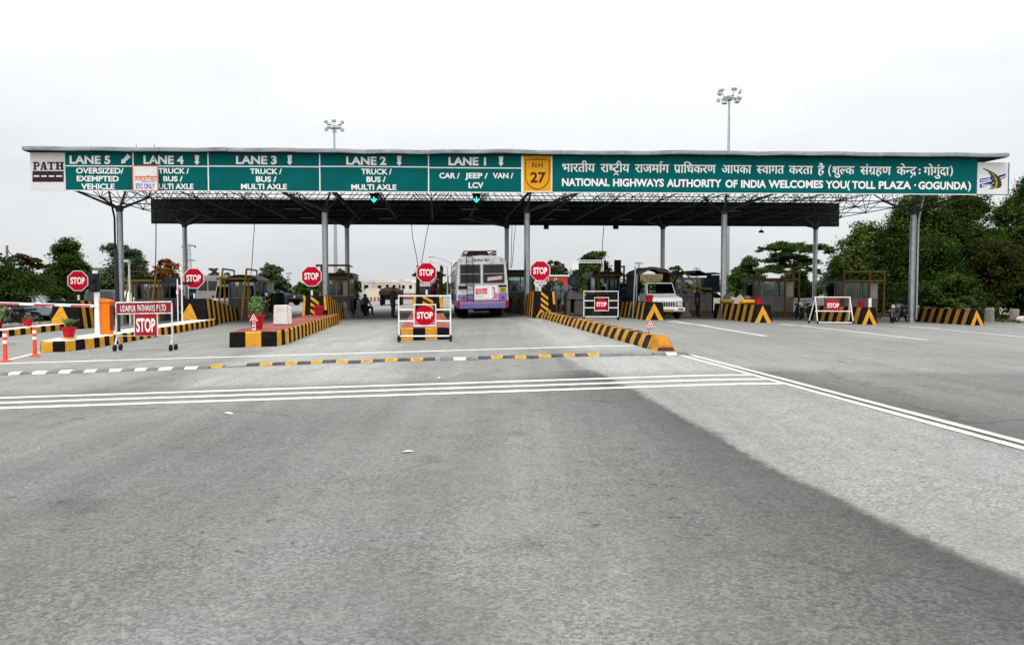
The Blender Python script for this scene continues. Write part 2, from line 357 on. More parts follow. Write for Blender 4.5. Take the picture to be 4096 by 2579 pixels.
def deva(tokens, off=.022):
    V = []; Fc = []; pen = 0.0; k = 0; zz = []
    def push(vs, fs):
        nonlocal k
        o = len(V); V.extend([(a, b, .0005 * (k % 6)) for a, b in vs]); Fc.extend([tuple(i + o for i in f) for f in fs]); k += 1
    def stroke(pts, wd):
        for (x0, y0), (x1, y1) in zip(pts[:-1], pts[1:]):
            d = math.hypot(x1 - x0, y1 - y0); nx, ny = -(y1 - y0) / d * wd / 2, (x1 - x0) / d * wd / 2
            ex, ey = (x1 - x0) / d * wd * .3, (y1 - y0) / d * wd * .3
            push([(x0 + nx - ex, y0 + ny - ey), (x0 - nx - ex, y0 - ny - ey), (x1 - nx + ex, y1 - ny + ey), (x1 + nx + ex, y1 + ny + ey)], [(0, 1, 2, 3)])
    for kind, ch in tokens:
        if kind == 'sp': pen += .3
        elif kind in 'kmi':
            for vs, fs in glyph_parts(ch, 0.0):
                for ex, ey in ((-off, -off * .4), (off, off * .4), (0, off * .6)): push([(a + pen + ex, b + ey) for a, b in vs], fs)
            pen += ADV.get(ch, 0.0) if kind != 'm' else 0.0
        elif kind == 'h':
            cut = ADV[ch] - (.17 if ch != 'क' else .30)
            for vs, fs in glyph_parts(ch, 0.0):
                bm = bmesh.new(); bv = [bm.verts.new((a, b, 0)) for a, b in vs]
                for f in fs:
                    try: bm.faces.new([bv[i] for i in f])
                    except ValueError: pass
                bmesh.ops.bisect_plane(bm, geom=bm.verts[:] + bm.edges[:] + bm.faces[:], plane_co=(cut, 0, 0), plane_no=(1, 0, 0), clear_outer=True)
                bm.verts.index_update()
                gv = [(v.co.x + pen, v.co.y) for v in bm.verts]; gf = [tuple(v.index for v in f.verts) for f in bm.faces]; bm.free()
                for ex, ey in ((-off, -off * .4), (off, off * .4), (0, off * .6)): push([(a + ex, b + ey) for a, b in gv], gf)
            pen += cut - .01
        elif kind == 'r': stroke([(pen - .12, .24), (pen - .38, .03)], .085)
        elif kind == 't': stroke([(pen - .46, -.22), (pen - .26, -.06), (pen - .08, -.22)], .075)
        elif kind == 'd': stroke([(pen - .30, -.02), (pen - .46, -.20)], .08)
        elif kind == 'e': stroke([(pen - .12, .64), (pen - .16, .78), (pen - .07, .88), (pen + .03, .80)], .075)
    return V, Fc, pen
def put_deva(mb, tokens, x0, x1, zbase, zhead, y, m=0, off=.022):
    V, Fc, pen = deva(tokens, off); sx = (x1 - x0) / pen; sz = (zhead - zbase) / .622
    mb.add([(x0 + a * sx, y - c, zbase + b * sz) for a, b, c in V], Fc, m)
def W(s):
    """'k:भ k:ा' style word"""
    res = []
    for q in s.split():
        if q == '_': res.append(('sp', ''))
        elif ':' in q: a, b = q.split(':'); res.append((a, b))
        else: res.append((q, ''))
    return res
def disc(mb, c, r, y, n=28, m=0, rot=0.0):
    mb.add([(c[0] + r * math.cos(2 * math.pi * k / n + rot), y, c[1] + r * math.sin(2 * math.pi * k / n + rot)) for k in range(n)], [tuple(range(n))], m)
def arrow(mb, top, tip, wd, y, m=0):
    """a down-arrow print: tapered shaft and a head"""
    t, p = Vector((top[0], top[1])), Vector((tip[0], tip[1])); d = (p - t); ln = d.length; d /= ln; n = Vector((-d.y, d.x))
    s = t + d * ln * .66
    q = [t + n * wd * .5, t - n * wd * .5, s - n * wd * .32, s - n * wd * .62, p, s + n * wd * .62, s + n * wd * .32]
    mb.add([(a.x, y, a.y) for a in q], [(0, 1, 2, 6), (3, 4, 5)], m)

# ------------------------------------------------------------------ ground and road
def grid_mesh(name, X, Y, Z, mats, attr=None):
    n, m = X.shape
    me = bpy.data.meshes.new(name); nv = n * m
    me.vertices.add(nv); me.vertices.foreach_set('co', np.stack([X, Y, Z], -1).reshape(-1).astype(np.float32))
    i, j = np.meshgrid(np.arange(n - 1), np.arange(m - 1), indexing='ij'); a = (i * m + j).reshape(-1)
    q = np.stack([a, a + m, a + m + 1, a + 1], -1)
    me.loops.add(q.size); me.loops.foreach_set('vertex_index', q.reshape(-1).astype(np.int32))
    me.polygons.add(len(q)); me.polygons.foreach_set('loop_start', np.arange(0, q.size, 4, dtype=np.int32))
    me.polygons.foreach_set('loop_total', np.full(len(q), 4, np.int32)); me.polygons.foreach_set('use_smooth', np.ones(len(q), bool))
    for k in mats: me.materials.append(k)
    me.update(calc_edges=True)
    if attr is not None:
        at = me.attributes.new('tone', 'FLOAT', 'POINT'); at.data.foreach_set('value', attr.reshape(-1).astype(np.float32))
    me.validate(); me.update()
    if me.polygons[0].normal.z < 0: me.flip_normals()
    o = bpy.data.objects.new(name, me); COL.objects.link(o); return o
def gzn(X, Y):
    a = np.minimum(np.abs(X * R[0] + Y * R[1] - CROWN), 45.0)
    return -FALL * np.where(a > 1, a - .5, a * a / 2)

def soilmat():
    m = bpy.data.materials.new('dusty_soil'); m.use_nodes = True; t = m.node_tree; N = t.nodes; b = N['Principled BSDF']; b.inputs['Roughness'].default_value = .95
    tc = N.new('ShaderNodeTexCoord'); a = N.new('ShaderNodeTexNoise'); a.inputs['Scale'].default_value = .12; a.inputs['Detail'].default_value = 9; a.inputs['Roughness'].default_value = .65
    t.links.new(tc.outputs['Object'], a.inputs['Vector'])
    c = N.new('ShaderNodeValToRGB'); e = c.color_ramp.elements; e[0].position = .38; e[0].color = (.055,.075,.028,1); e[1].position = .62; e[1].color = (.20,.155,.105,1)
    t.links.new(a.outputs[0], c.inputs[0])
    f = N.new('ShaderNodeTexNoise'); f.inputs['Scale'].default_value = 9; f.inputs['Detail'].default_value = 8; t.links.new(tc.outputs['Object'], f.inputs['Vector'])
    r = N.new('ShaderNodeMapRange'); r.inputs['From Min'].default_value = .3; r.inputs['From Max'].default_value = .7; r.inputs['To Min'].default_value = .65; r.inputs['To Max'].default_value = 1.3; t.links.new(f.outputs[0], r.inputs[0])
    s = N.new('ShaderNodeVectorMath'); s.operation = 'SCALE'; t.links.new(c.outputs[0], s.inputs[0]); t.links.new(r.outputs[0], s.inputs['Scale']); t.links.new(s.outputs[0], b.inputs['Base Color'])
    bp = N.new('ShaderNodeBump'); bp.inputs['Strength'].default_value = .7; bp.inputs['Distance'].default_value = .05; t.links.new(f.outputs[0], bp.inputs['Height']); t.links.new(bp.outputs[0], b.inputs['Normal'])
    return m
xs = np.concatenate([-np.geomspace(3000, 60, 24), np.arange(-56, 57, 4), np.geomspace(60, 3000, 24)])
ys = np.concatenate([-np.geomspace(600, 20, 10), np.arange(-16, 122, 4), np.geomspace(126, 4000, 30)])
Xg, Yg = np.meshgrid(xs, ys, indexing='ij')
tag(grid_mesh('ground', Xg, Yg, gzn(Xg, Yg) - .06, [soilmat()]), kind='structure')

def asphaltmat():
    m = bpy.data.materials.new('worn_asphalt'); m.use_nodes = True; t = m.node_tree; N = t.nodes; b = N['Principled BSDF']
    b.inputs['Roughness'].default_value = .85; b.inputs['Specular IOR Level'].default_value = .25
    tc = N.new('ShaderNodeTexCoord')
    def noise(scale, det=6, rough=.6, mapping=None, rot=0.0):
        n = N.new('ShaderNodeTexNoise'); n.inputs['Scale'].default_value = scale; n.inputs['Detail'].default_value = det; n.inputs['Roughness'].default_value = rough
        if mapping:
            mp = N.new('ShaderNodeMapping'); mp.inputs['Scale'].default_value = mapping; mp.inputs['Rotation'].default_value = (0, 0, rot)
            t.links.new(tc.outputs['Object'], mp.inputs[0]); t.links.new(mp.outputs[0], n.inputs['Vector'])
        else: t.links.new(tc.outputs['Object'], n.inputs['Vector'])
        return n.outputs[0]
    def rng(s, a, b_, c, d):
        r = N.new('ShaderNodeMapRange'); r.inputs['From Min'].default_value = a; r.inputs['From Max'].default_value = b_; r.inputs['To Min'].default_value = c; r.inputs['To Max'].default_value = d
        t.links.new(s, r.inputs[0]); return r.outputs[0]
    def mth(op, a, b_):
        q = N.new('ShaderNodeMath'); q.operation = op
        for i, s in enumerate((a, b_)):
            if isinstance(s, (int, float)): q.inputs[i].default_value = s
            else: t.links.new(s, q.inputs[i])
        return q.outputs[0]
    at = N.new('ShaderNodeAttribute'); at.attribute_name = 'tone'
    tone = at.outputs['Fac']
    big = rng(noise(.35, 7, .6), .3, .7, .90, 1.10)
    med = rng(noise(3.0, 8, .7), .3, .7, .90, 1.10); mott = rng(noise(9, 8, .85), .3, .7, .88, 1.12)
    streak = rng(noise(1.0, 7, .6, (2.6, .10, 1), -RZ), .35, .65, .91, 1.09)         # tyre polish along the lanes
    fine = rng(noise(58, 5, .85), .3, .7, .55, 1.45)                                   # stone chippings
    chips = N.new('ShaderNodeTexVoronoi'); chips.inputs['Scale'].default_value = 52; t.links.new(tc.outputs['Object'], chips.inputs['Vector'])
    sepc = N.new('ShaderNodeSeparateColor'); t.links.new(chips.outputs['Color'], sepc.inputs[0])
    chip = rng(sepc.outputs[0], 0, 1, .68, 1.32)
    pit = rng(noise(17, 4, .6), .63, .71, 1.0, .42)                                   # small pits where chippings are lost
    pitzone = rng(noise(.5, 3, .5, (1, 1, 1), .6), .45, .62, 0.0, 1.0)
    pit2 = mth('ADD', mth('MULTIPLY', mth('SUBTRACT', pit, 1.0), pitzone), 1.0)
    pit_b = rng(noise(7.5, 3, .5, (1, 1.5, 1)), .645, .70, 1.0, .42); pit2 = mth('MULTIPLY', pit2, mth('ADD', mth('MULTIPLY', mth('SUBTRACT', pit_b, 1.0), pitzone), 1.0))
    vor = N.new('ShaderNodeTexVoronoi'); vor.feature = 'DISTANCE_TO_EDGE'; vor.inputs['Scale'].default_value = .33
    wp = N.new('ShaderNodeTexNoise'); wp.inputs['Scale'].default_value = 1.4; wp.inputs['Detail'].default_value = 5; t.links.new(tc.outputs['Object'], wp.inputs['Vector'])
    ad = N.new('ShaderNodeVectorMath'); ad.operation = 'MULTIPLY_ADD'; ad.inputs[1].default_value = (1.2, 1.2, 0); t.links.new(wp.outputs['Color'], ad.inputs[0]); t.links.new(tc.outputs['Object'], ad.inputs[2]); t.links.new(ad.outputs[0], vor.inputs['Vector'])
    crackline = rng(vor.outputs['Distance'], .004, .014, .72, 1.0); cz = rng(noise(.25, 2, .5), .5, .6, 0, 1)
    crack = mth('ADD', mth('MULTIPLY', mth('SUBTRACT', crackline, 1.0), cz), 1.0)
    v = tone
    zone = rng(noise(.8, 5, .6), .35, .65, .6, 1.15)
    gr = mth('ADD', mth('MULTIPLY', mth('SUBTRACT', mth('MULTIPLY', mth('MULTIPLY', fine, chip), mott), 1.0), zone), 1.0)
    for q in (big, med, streak, gr, pit2, crack): v = mth('MULTIPLY', v, q)
    warm = noise(.22, 5, .6)
    cr = N.new('ShaderNodeMix'); cr.data_type = 'RGBA'; t.links.new(rng(warm, .35, .65, 0, 1), cr.inputs['Factor']); cr.inputs['A'].default_value = (.99,.99,.945,1); cr.inputs['B'].default_value = (1.0,.98,.89,1)
    brown = rng(noise(.9, 6, .7), .68, .78, 0, .35)
    c2 = N.new('ShaderNodeMix'); c2.data_type = 'RGBA'; t.links.new(brown, c2.inputs['Factor']); t.links.new(cr.outputs['Result'], c2.inputs['A']); c2.inputs['B'].default_value = (.95,.82,.68,1)
    s = N.new('ShaderNodeVectorMath'); s.operation = 'SCALE'; t.links.new(c2.outputs['Result'], s.inputs[0]); t.links.new(v, s.inputs['Scale']); t.links.new(s.outputs[0], b.inputs['Base Color'])
    bp = N.new('ShaderNodeBump'); bp.inputs['Strength'].default_value = .45; bp.inputs['Distance'].default_value = .006
    t.links.new(mth('ADD', noise(75, 3, .8), pit2), bp.inputs['Height']); t.links.new(bp.outputs[0], b.inputs['Normal'])
    return m
lon = np.concatenate([np.arange(-14, 2, 1.0), np.arange(2, 16, .09), np.arange(16, 45, .22), np.arange(45, 80, 1.0), np.geomspace(80, 700, 40)])
nlat = 560
def lims(l):
    a = np.interp(l, [-14, 20, 60, 75, 100, 130, 700], [-40, -40, -40, -24, -12, -9.5, -9.5]); b = np.interp(l, [-14, 60, 80, 130, 700], [38, 38, 34, 20, 19.5]); return a, b
la, lb = lims(lon); cols = np.concatenate([np.arange(-40, -13, .6), np.arange(-13, .5, .14), np.arange(.5, 6.0, .03), np.arange(6.0, 12, .15), np.arange(12, 38.01, .3)]); nlat = len(cols); uu = (cols + 40) / (cols[-1] + 40)
LAT = la[:, None] + (lb - la)[:, None] * uu[None, :]; LON = np.repeat(lon[:, None], nlat, 1)
LATJ = LAT.copy()
Xr = LATJ * R[0] + LON * L[0]; Yr = LATJ * R[1] + LON * L[1]
def sdf(poly_px):
    """signed distance (m, positive inside) of the road points to an area outlined on the ground"""
    pts = np.array([G(*p) for p in poly_px]); n = len(pts); d = np.full(Xr.shape, 1e9); ins = np.zeros(Xr.shape, bool)
    for k in range(n):
        a, b = pts[k], pts[(k + 1) % n]; e = b - a
        tt = np.clip(((Xr - a[0]) * e[0] + (Yr - a[1]) * e[1]) / (e @ e + 1e-9), 0, 1)
        d = np.minimum(d, np.hypot(Xr - a[0] - tt * e[0], Yr - a[1] - tt * e[1]))
        c = ((a[1] > Yr) != (b[1] > Yr)) & (Xr < (b[0] - a[0]) * (Yr - a[1]) / (b[1] - a[1] + 1e-12) + a[0]); ins ^= c
    return np.where(ins, d, -d)
def wob(sc, amp): return amp * (np.sin(Xr * 1.7 * sc + 1.3 * np.sin(Yr * .9 * sc)) + np.sin(Yr * 2.3 * sc + 1.1 * np.sin(Xr * 1.3 * sc)) + .6 * np.sin(5.1 * sc * Xr + 3.7 * sc * Yr)) / 2.6
tone = np.full(Xr.shape, .142)
def patch(poly, dv, soft=.18, amp=.10):
    global tone
    s = sdf(poly) + wob(1.0, amp); tone = tone + dv * np.clip(s / soft * .5 + .5, 0, 1)
tone += .062 * np.clip((LON - 13.3) / .8, 0, 1)                                        # newer, paler surface beyond the triple line
border = [(2240,1425),(2420,1500),(2620,1607),(3062,1854),(3538,2084),(4096,2330),(4700,2600),(9000,3200),(9000,2500),(4096,1797),(3147,1535),(2760,1425)]
s = sdf(border) + wob(1.3, .09) + .05 * np.sin(Xr * 19 + 2 * np.sin(Yr * 7)) * np.sin(Yr * 11 + Xr * 5) + .03 * np.sin(Xr * 47 + Yr * 13) * np.sin(Yr * 29); tone = tone + .066 * np.clip(s / .05 * .5 + .5, 0, 1)
s = -sdf(border); rel = np.clip(1 - s / np.clip(2.3 - (LON - 5) * .09, .9, 3), 0, 1) * np.clip((s + .05) / .1, 0, 1) * (LON < 14.5) * (LAT > -3)
tone -= .080 * rel ** .9 * np.clip(1.25 - LON * .035, .6, 1.2)                                                              # oil-dark strip along its edge
patch([(250,1585),(620,1500),(1000,1398),(1075,1398),(830,1480),(690,1555)], -.05, .3)
patch([(690,1555),(830,1480),(1080,1400),(1340,1275),(1590,1275),(1575,1400),(1560,1535)], .055, .35)
patch([(2150,1395),(2250,1395),(2430,1515),(2300,1515)], -.06, .5)
patch([(1830,1290),(2060,1290),(2250,1400),(2400,1515),(1590,1535),(1600,1372),(1815,1368)], -.015, .3)
patch([(2070,1290),(2160,1275),(2640,1405),(2250,1397)], .05, .4)
patch([(2755,1352),(3065,1385),(3400,1467),(4096,1586),(5200,1800),(5200,1450),(4096,1400),(3500,1350),(3000,1305)], -.022, .6)
patch([(-600,1640),(0,1628),(1150,1590),(700,1680),(250,1790),(-600,1990)], .03, 1.0, .5)
patch([(0,1640),(520,1625),(380,1700),(0,1790),(-500,1850)], -.03, .8, .4)
patch([(1950,1640),(2010,1640),(1900,1850),(1840,2100),(1830,2700),(1650,2700),(1690,2200),(1800,1850)], -.042, .3, .05); patch([(1690,1900),(1740,1900),(1640,2250),(1660,2700),(1500,2700),(1530,2250)], -.028, .35, .06)
patch([(1500,1900),(1560,1900),(1500,2579),(1380,2579)], -.02, .5)
patch([(1800,1640),(2350,1660),(2700,1850),(3000,2300),(3000,3000),(900,3000),(1300,2100)], .026, 1.4, .25)
patch([(-300,1950),(500,1700),(1150,1650),(1500,1660),(1050,1950),(500,2350),(-600,2700)], -.024, 1.0, .4)
patch([(1480,1598),(1520,1598),(1430,1800),(1370,1800)], -.012, .4); patch([(1040,1598),(1090,1598),(800,1850),(720,1850)], -.012, .4)
patch([(2640,1640),(2700,1650),(2900,1760),(2830,1760)], -.015, .3)
rs_ = np.random.default_rng(3)
for k in range(70):                                     # oil drips and spots down the middle of the lanes
    c_ = rs_.choice([-7.9, -2.7, 2.4, -.3, 1.0]) + rs_.normal() * .5; l_ = rs_.uniform(4.5, 34); r_d = rs_.uniform(.03, .14)
    tone -= rs_.uniform(.02, .06) * np.exp(-(((LAT - c_) / r_d) ** 2 + ((LON - l_) / (r_d * rs_.uniform(1, 3.5))) ** 2))
for a, b in (((1225,1336),(1590,1334)), ((1290,1364),(1585,1361)), ((1000,1345),(1130,1350)), ((620,1372),(900,1362)), ((480,1387),(690,1380))):   # transverse joints
    (xa, ya), (xb, yb) = G(*a), G(*b); e2 = (xb - xa) ** 2 + (yb - ya) ** 2; tt = np.clip(((Xr - xa) * (xb - xa) + (Yr - ya) * (yb - ya)) / e2, 0, 1); dd = np.hypot(Xr - xa - tt * (xb - xa), Yr - ya - tt * (yb - ya) + .12 * np.sin(Xr * 3))
    tone -= .08 * np.clip(1 - dd / .22, 0, 1)
tone -= .075 * np.clip((LON - 38) / 3, 0, 1) * np.clip((66 - LON) / 8, 0, 1) * np.clip((LAT - 6) / 1.5, 0, 1)  # shade of the canopy over the right-hand lanes, put into the road tone
# grime where vehicles queue, plus canopy shade painted into the lane tone
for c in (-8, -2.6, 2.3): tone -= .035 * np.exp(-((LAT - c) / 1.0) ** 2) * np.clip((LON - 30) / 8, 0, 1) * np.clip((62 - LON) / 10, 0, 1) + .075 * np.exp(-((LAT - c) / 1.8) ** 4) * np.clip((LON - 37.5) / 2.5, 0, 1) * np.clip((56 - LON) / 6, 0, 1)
tone = np.clip(tone, .05, .36)
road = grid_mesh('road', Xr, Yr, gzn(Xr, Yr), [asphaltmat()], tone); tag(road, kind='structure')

# earth verge left of the last island
vl = np.array([14.0, 30, 40, 48, 60, 75]); vb = np.array([-18.0, -18.0, -18.1, -18.3, -18.6, -18.6])
uu2 = np.linspace(0, 1, 60); VL = np.repeat(np.linspace(14, 75, 80)[:, None], 60, 1); VA = -46 + (np.interp(VL, vl, vb) + 46) * uu2[None, :]
Xv = VA * R[0] + VL * L[0]; Yv = VA * R[1] + VL * L[1]
tag(grid_mesh('verge', Xv, Yv, gzn(Xv, Yv) + .03 * uu2[None, ::-1], [mat('brown_earth', (.16,.125,.085), .95, 0, .3, 1.5, bump=.8, bs=25, dirt=.6, dirtcol=(.09,.085,.05), ds=1.2)]), kind='structure')

# ------------------------------------------------------------------ painted lines
def strip(pa, pb, wd, name='road_line', z=.005, parts=None):
    """a painted line between two ground points, following the camber"""
    a, b = Vector((*pa, 0)), Vector((*pb, 0)); d = (b - a); ln = d.length; d /= ln; n = Vector((-d.y, d.x, 0)) * wd / 2
    k = max(2, int(ln / .25)); v = []
    for i in range(k + 1):
        p = a + d * ln * i / k
        w_ = 1 + .06 * math.sin(i * 1.7 + pa[0]) + .05 * math.sin(i * .43)
        for s in (-1, 1):
            q = p + n * s * w_; v.append((q.x, q.y, gz(q.x, q.y) + z))
    return v, [(2 * i, 2 * i + 1, 2 * i + 3, 2 * i + 2) for i in range(k)]
def line(px0, px1, wd, label, z=.005):
    v, f = strip(G(*px0), G(*px1), wd, z=z); mb = MB(); mb.add(v, f); o = mb.build('road_marking', M_ROADW); tag(o, kind='structure'); return o
for a, b in (((0,1590),(3030,1500)), ((0,1609),(3086,1517)), ((0,1629),(3147,1534.5))):
    q = G(*b); e = XY(-22, LL(G(*a))[1] + .05)
    v, f = strip(e, q, .215); mb = MB(); mb.add(v, f); tag(mb.build('road_marking', M_ROADW), kind='structure')
line((-400,1466), (2540,1383), .26, '')
line((2722,1421), (3480,1627), .125, '', .006); line((3480,1627), (5200,2095), .125, '', .007)
line((2768,1421), (5200,2060), .125, '', .006)
line((2690,1283), (3066,1345), .22, ''); line((2670,1287), (2850,1305), .3, '', .008)
line((3120,1294), (3712,1360), .22, ''); line((3110,1298), (3240,1305), .35, '', .008)
line((3590,1302), (4300,1367), .22, ''); line((3610,1305), (3760,1312), .35, '', .008)
line((3950,1302), (4300,1318), .15, '')
line((-60,1462), (190,1402), .16, '', .006)
line((1455,1248), (1500,1236), .25, ''); line((2165,1284), (2110,1276), .12, '')
line((0,1352), (395,1314), .08, '', .008)

# ------------------------------------------------------------------ islands: painted kerb stones round a raised core
def island(label, lat0, lat1, nose_lon, end_lon, h, top, left_skip=False, nose_yellow=.36, step=.40, taper=0.0, right_end=None, left_from=None, both=(M_KY, M_KB)):
    t = thing('traffic_island', label, 'traffic island', GP((lat0 + lat1) / 2, nose_lon), RZ, 'raised islands between the toll lanes')
    c = (lat0 + lat1) / 2; wd = (lat1 - lat0)
    zf = lambda x, y: gz(*XY(c + x, nose_lon + y)) - t.location.z
    path = []                                          # outline: left side (far to near), nose, right side (near to far)
    hw = wd / 2; nw = hw - taper; ln = end_lon - nose_lon
    path = [(-hw, ln), (-hw, 1.2), (-nw, .0), (nw, 0.0), (hw, 1.2 if taper else .0), (hw, ln)]
    path = [p for i, p in enumerate(path) if i == 0 or p != path[i - 1]]
    core = MB(); inset = .13
    n = 24; vs = []
    ip = [(-hw + inset, ln)] + [(-hw + inset, 1.2), (-nw + inset, inset), (nw - inset, inset), (hw - inset, 1.2)] + [(hw - inset, ln)]
    core.ext([(x, y, zf(x, y) - .02) for x, y in ip], (0, 0, h + .012))
    core.build('island_core', top, t)
    k = 0
    for (x0, y0), (x1, y1) in zip(path[:-1], path[1:]):
        d = math.hypot(x1 - x0, y1 - y0); m = max(1, round(d / step)); ux, uy = (x1 - x0) / d, (y1 - y0) / d; nx, ny = -uy, ux   # inward normal
        for i in range(m):
            a, b = d * i / m + .004, d * (i + 1) / m - .004
            ax, ay, bx, by = x0 + ux * a, y0 + uy * a, x0 + ux * b, y0 + uy * b
            if left_skip and x0 < 0 and x1 < 0 and y0 > 2 and ay > 3.0: k += 1; continue
            mb = MB(); j = random.uniform(-.006, .006); wdt = .15
            za, zb = zf(ax, ay), zf(bx, by)
            prof = [(-.025, -.03), (-.012 + j, h - .03), (.02, h + j), (wdt, h + j), (wdt, -.03)]
            vs = [(ax + nx * q, ay + ny * q, za + z) for q, z in prof] + [(bx + nx * q, by + ny * q, zb + z) for q, z in prof]
            vs = [(a_ + random.uniform(-.006, .006), b_ + random.uniform(-.006, .006), c_ + random.uniform(-.005, .005)) for a_, b_, c_ in vs]
            fs = [(4, 3, 2, 1, 0), (5, 6, 7, 8, 9)] + [(q, q + 1, 6 + q, 5 + q) for q in range(4)]
            mb.add(vs, fs, 0)
            mats = [both[k % 2], top]
            # the top faces carry the island's own paint
            mb.mi = [0, 0, 0, 0, 1, 0]
            mb.build('kerb_stone', mats, t); k += 1
    return t
I_B = island('island with white top carrying the boom gate and a potted palm at its near end', -11.0, -9.80, 23.2, 37.8, .30, M_WTOP, left_skip=True, taper=.28, step=.36)
I_C = island('island with red top carrying the white concrete block', -5.72, -4.22, 23.0, 37.2, .43, M_REDTOP, left_skip=True, taper=.10, step=.38)
I_D = island('island with red top behind the white trolley with round stop disc', -.92, .55, 23.9, 49.5, .37, M_REDTOP, taper=0.02, step=.40)
I_A = island('island with white top at the far left edge of the lanes', -17.4, -16.3, 26.0, 40.0, .26, M_WTOP, left_skip=True, taper=.2, step=.42)

# long low median kerb made of trapezoid blocks, with its rounded end block
def median():
    t = thing('median_kerb', 'long low median kerb of black and yellow blocks leading to the bus lane', 'median kerb', GP(5.42, 18.2), RZ)
    n = 44; l0, l1 = 18.85, 38.2
    for i in range(n):
        a, b = l0 + (l1 - l0) * i / n + .004 - 18.2, l0 + (l1 - l0) * (i + 1) / n - .004 - 18.2
        h = .31 + random.uniform(-.012, .012); sx = random.uniform(-.012, .012)
        x = lambda y: -.04 * y / 20
        pr = [(-.25, 0), (-.23, .09), (-.13, h), (.13, h), (.23, .09), (.25, 0)]
        mb = MB(); vs = [(px + sx + x(a), a, pz) for px, pz in pr] + [(px + sx + x(b), b, pz) for px, pz in pr]
        mb.add(vs, [(5, 4, 3, 2, 1, 0), (6, 7, 8, 9, 10, 11)] + [(q, q + 1, 7 + q, 6 + q) for q in range(5)])
        mb.build('kerb_block', [M_KO, M_KBW][(i + 1) % 2], t, bevel=.012)
    mb = MB(); secs = [(.65, .26, .135, .33), (.35, .26, .13, .33), (.12, .26, .12, .31), (-.08, .24, .10, .14), (-.12, .2, .1, .0)]
    vs = []
    for y, wb, wt, h in secs: vs += [(-wb, y, 0), (-wt, y, h), (wt, y, h), (wb, y, 0)]
    fs = [(0, 1, 2, 3)] + [(4 * i + q, 4 * i + q + 1, 4 * i + q + 5, 4 * i + q + 4) for i in range(4) for q in range(3)]
    mb.add(vs, fs); mb.build('end_block', mat('kerb_end_yellow', (.42,.19,.022), .85, 0, .2, 4, bump=.6, bs=30, dirt=1.0, dirtcol=(.12,.045,.015), ds=3), t, bevel=.03)
    mb = MB(); mb.hexa([(-.20, -.135, .0), (.20, -.135, .0), (.20, -.10, .0), (-.20, -.10, .0), (-.17, -.112, .085), (.17, -.112, .085), (.17, -.08, .085), (-.17, -.08, .085)]); mb.build('worn_foot', mat('worn_maroon', (.10,.028,.015), .9, 0, .3, 8), t)
median()

# ------------------------------------------------------------------ speed hump: separate rubber pieces
HUMP = []
HUMP += [(20, 1497, 'g', 50)] + [(c, 1497.5 - .0305 * c, 'w' if i % 2 == 0 else 'g', 51) for i, c in enumerate(range(70, 800, 50))]
HUMP += [(-30, 1498, 'w', 50), (-80, 1499, 'g', 50)]
HUMP += [(818, 1472.5, 'g', 46), (872, 1467, 'y', 54), (925, 1466, 'f', 48), (970, 1463, 'f', 44), (1020, 1460, 'k', 50), (1072, 1459, 'y', 50), (1122, 1457, 'k', 50), (1171, 1455, 'y', 50), (1221, 1453, 'k', 50), (1271, 1449, 'y', 50),
         (1323, 1446, 'k', 54, .12), (1372, 1450, 'y', 48), (1422, 1450, 'k', 50), (1470, 1449, 'y', 46), (1518, 1443, 'k', 50, -.10), (1567, 1441, 'y', 50), (1618, 1440, 'k', 50), (1668, 1438, 'y', 50), (1717, 1438, 'k', 48),
         (1787, 1437, 'g', 50), (1838, 1436, 'w', 50), (1887, 1437, 'g', 46), (1937, 1432, 'k', 50), (1984, 1430, 'y', 48), (2032, 1429, 'k', 48, .06), (2080, 1432, 'y', 46), (2125, 1431, 'k', 46),
         (2175, 1427, 'y', 50), (2222, 1424, 'k', 50), (2272, 1422, 'y', 50), (2319, 1422, 'k', 48), (2368, 1421, 'y', 50, .07), (2420, 1422, 'g', 48), (2468, 1421, 'g', 48), (2510, 1420, 'g', 44),
         (2556, 1419, 'f', 48), (2600, 1418, 'f', 40), (2632, 1418, 'g', 52), (2676, 1417, 'w', 44), (2722, 1416, 'g', 48)]
hump = thing('speed_hump', 'low rubber speed hump of yellow white and dark pieces across the lanes', 'speed hump', GP(-2, 16.95), RZ)
hc = {'f': M_BUMPG, 'g': M_BUMPG, 'w': M_BUMPW, 'y': M_BUMPY, 'k': M_BUMPK}
for q in HUMP:
    px, py, c, wpx = q[:4]; rot = (q[4] if len(q) > 4 else random.uniform(-.02, .02))
    lat, lo = LL(G(px, py)); wd = wpx / F * G(px, py)[1] * .985; x, y = lat + 2, (lo - 16.95) * .75 + random.uniform(-.015, .015); z0 = GP(lat, lo).z - hump.location.z
    mb = MB(); hgt = .055 if c in 'yk' else (.012 if c == 'f' else .045); rise = random.uniform(0, .012)
    pr = [(-.15, .004), (-.12, hgt * .55), (-.05, hgt), (.05, hgt), (.12, hgt * .55), (.15, .004)]
    vs = []
    for sx in (-wd / 2, wd / 2):
        for yy, zz in pr:
            a = math.cos(rot); b = math.sin(rot); tilt = rise * (sx / wd)
            vs.append((x + sx * a - yy * b, y + sx * b + yy * a, z0 + zz + tilt - FALL * 0))
    mb.add(vs, [(0, 1, 2, 3, 4, 5), (11, 10, 9, 8, 7, 6)] + [(k, 6 + k, 7 + k, k + 1) for k in range(5)] + [(5, 11, 6, 0)])
    if c in 'wy':                                       # raised reflector bar on the pale pieces
        mb.box((x, y - .085, z0 + hgt * .75), (wd * .55, .03, .014), 1)
    mb.build('hump_piece', [hc[c], M_BUMPW if c == 'w' else mat('reflector_orange', (.45,.12,.02), .4)], hump)

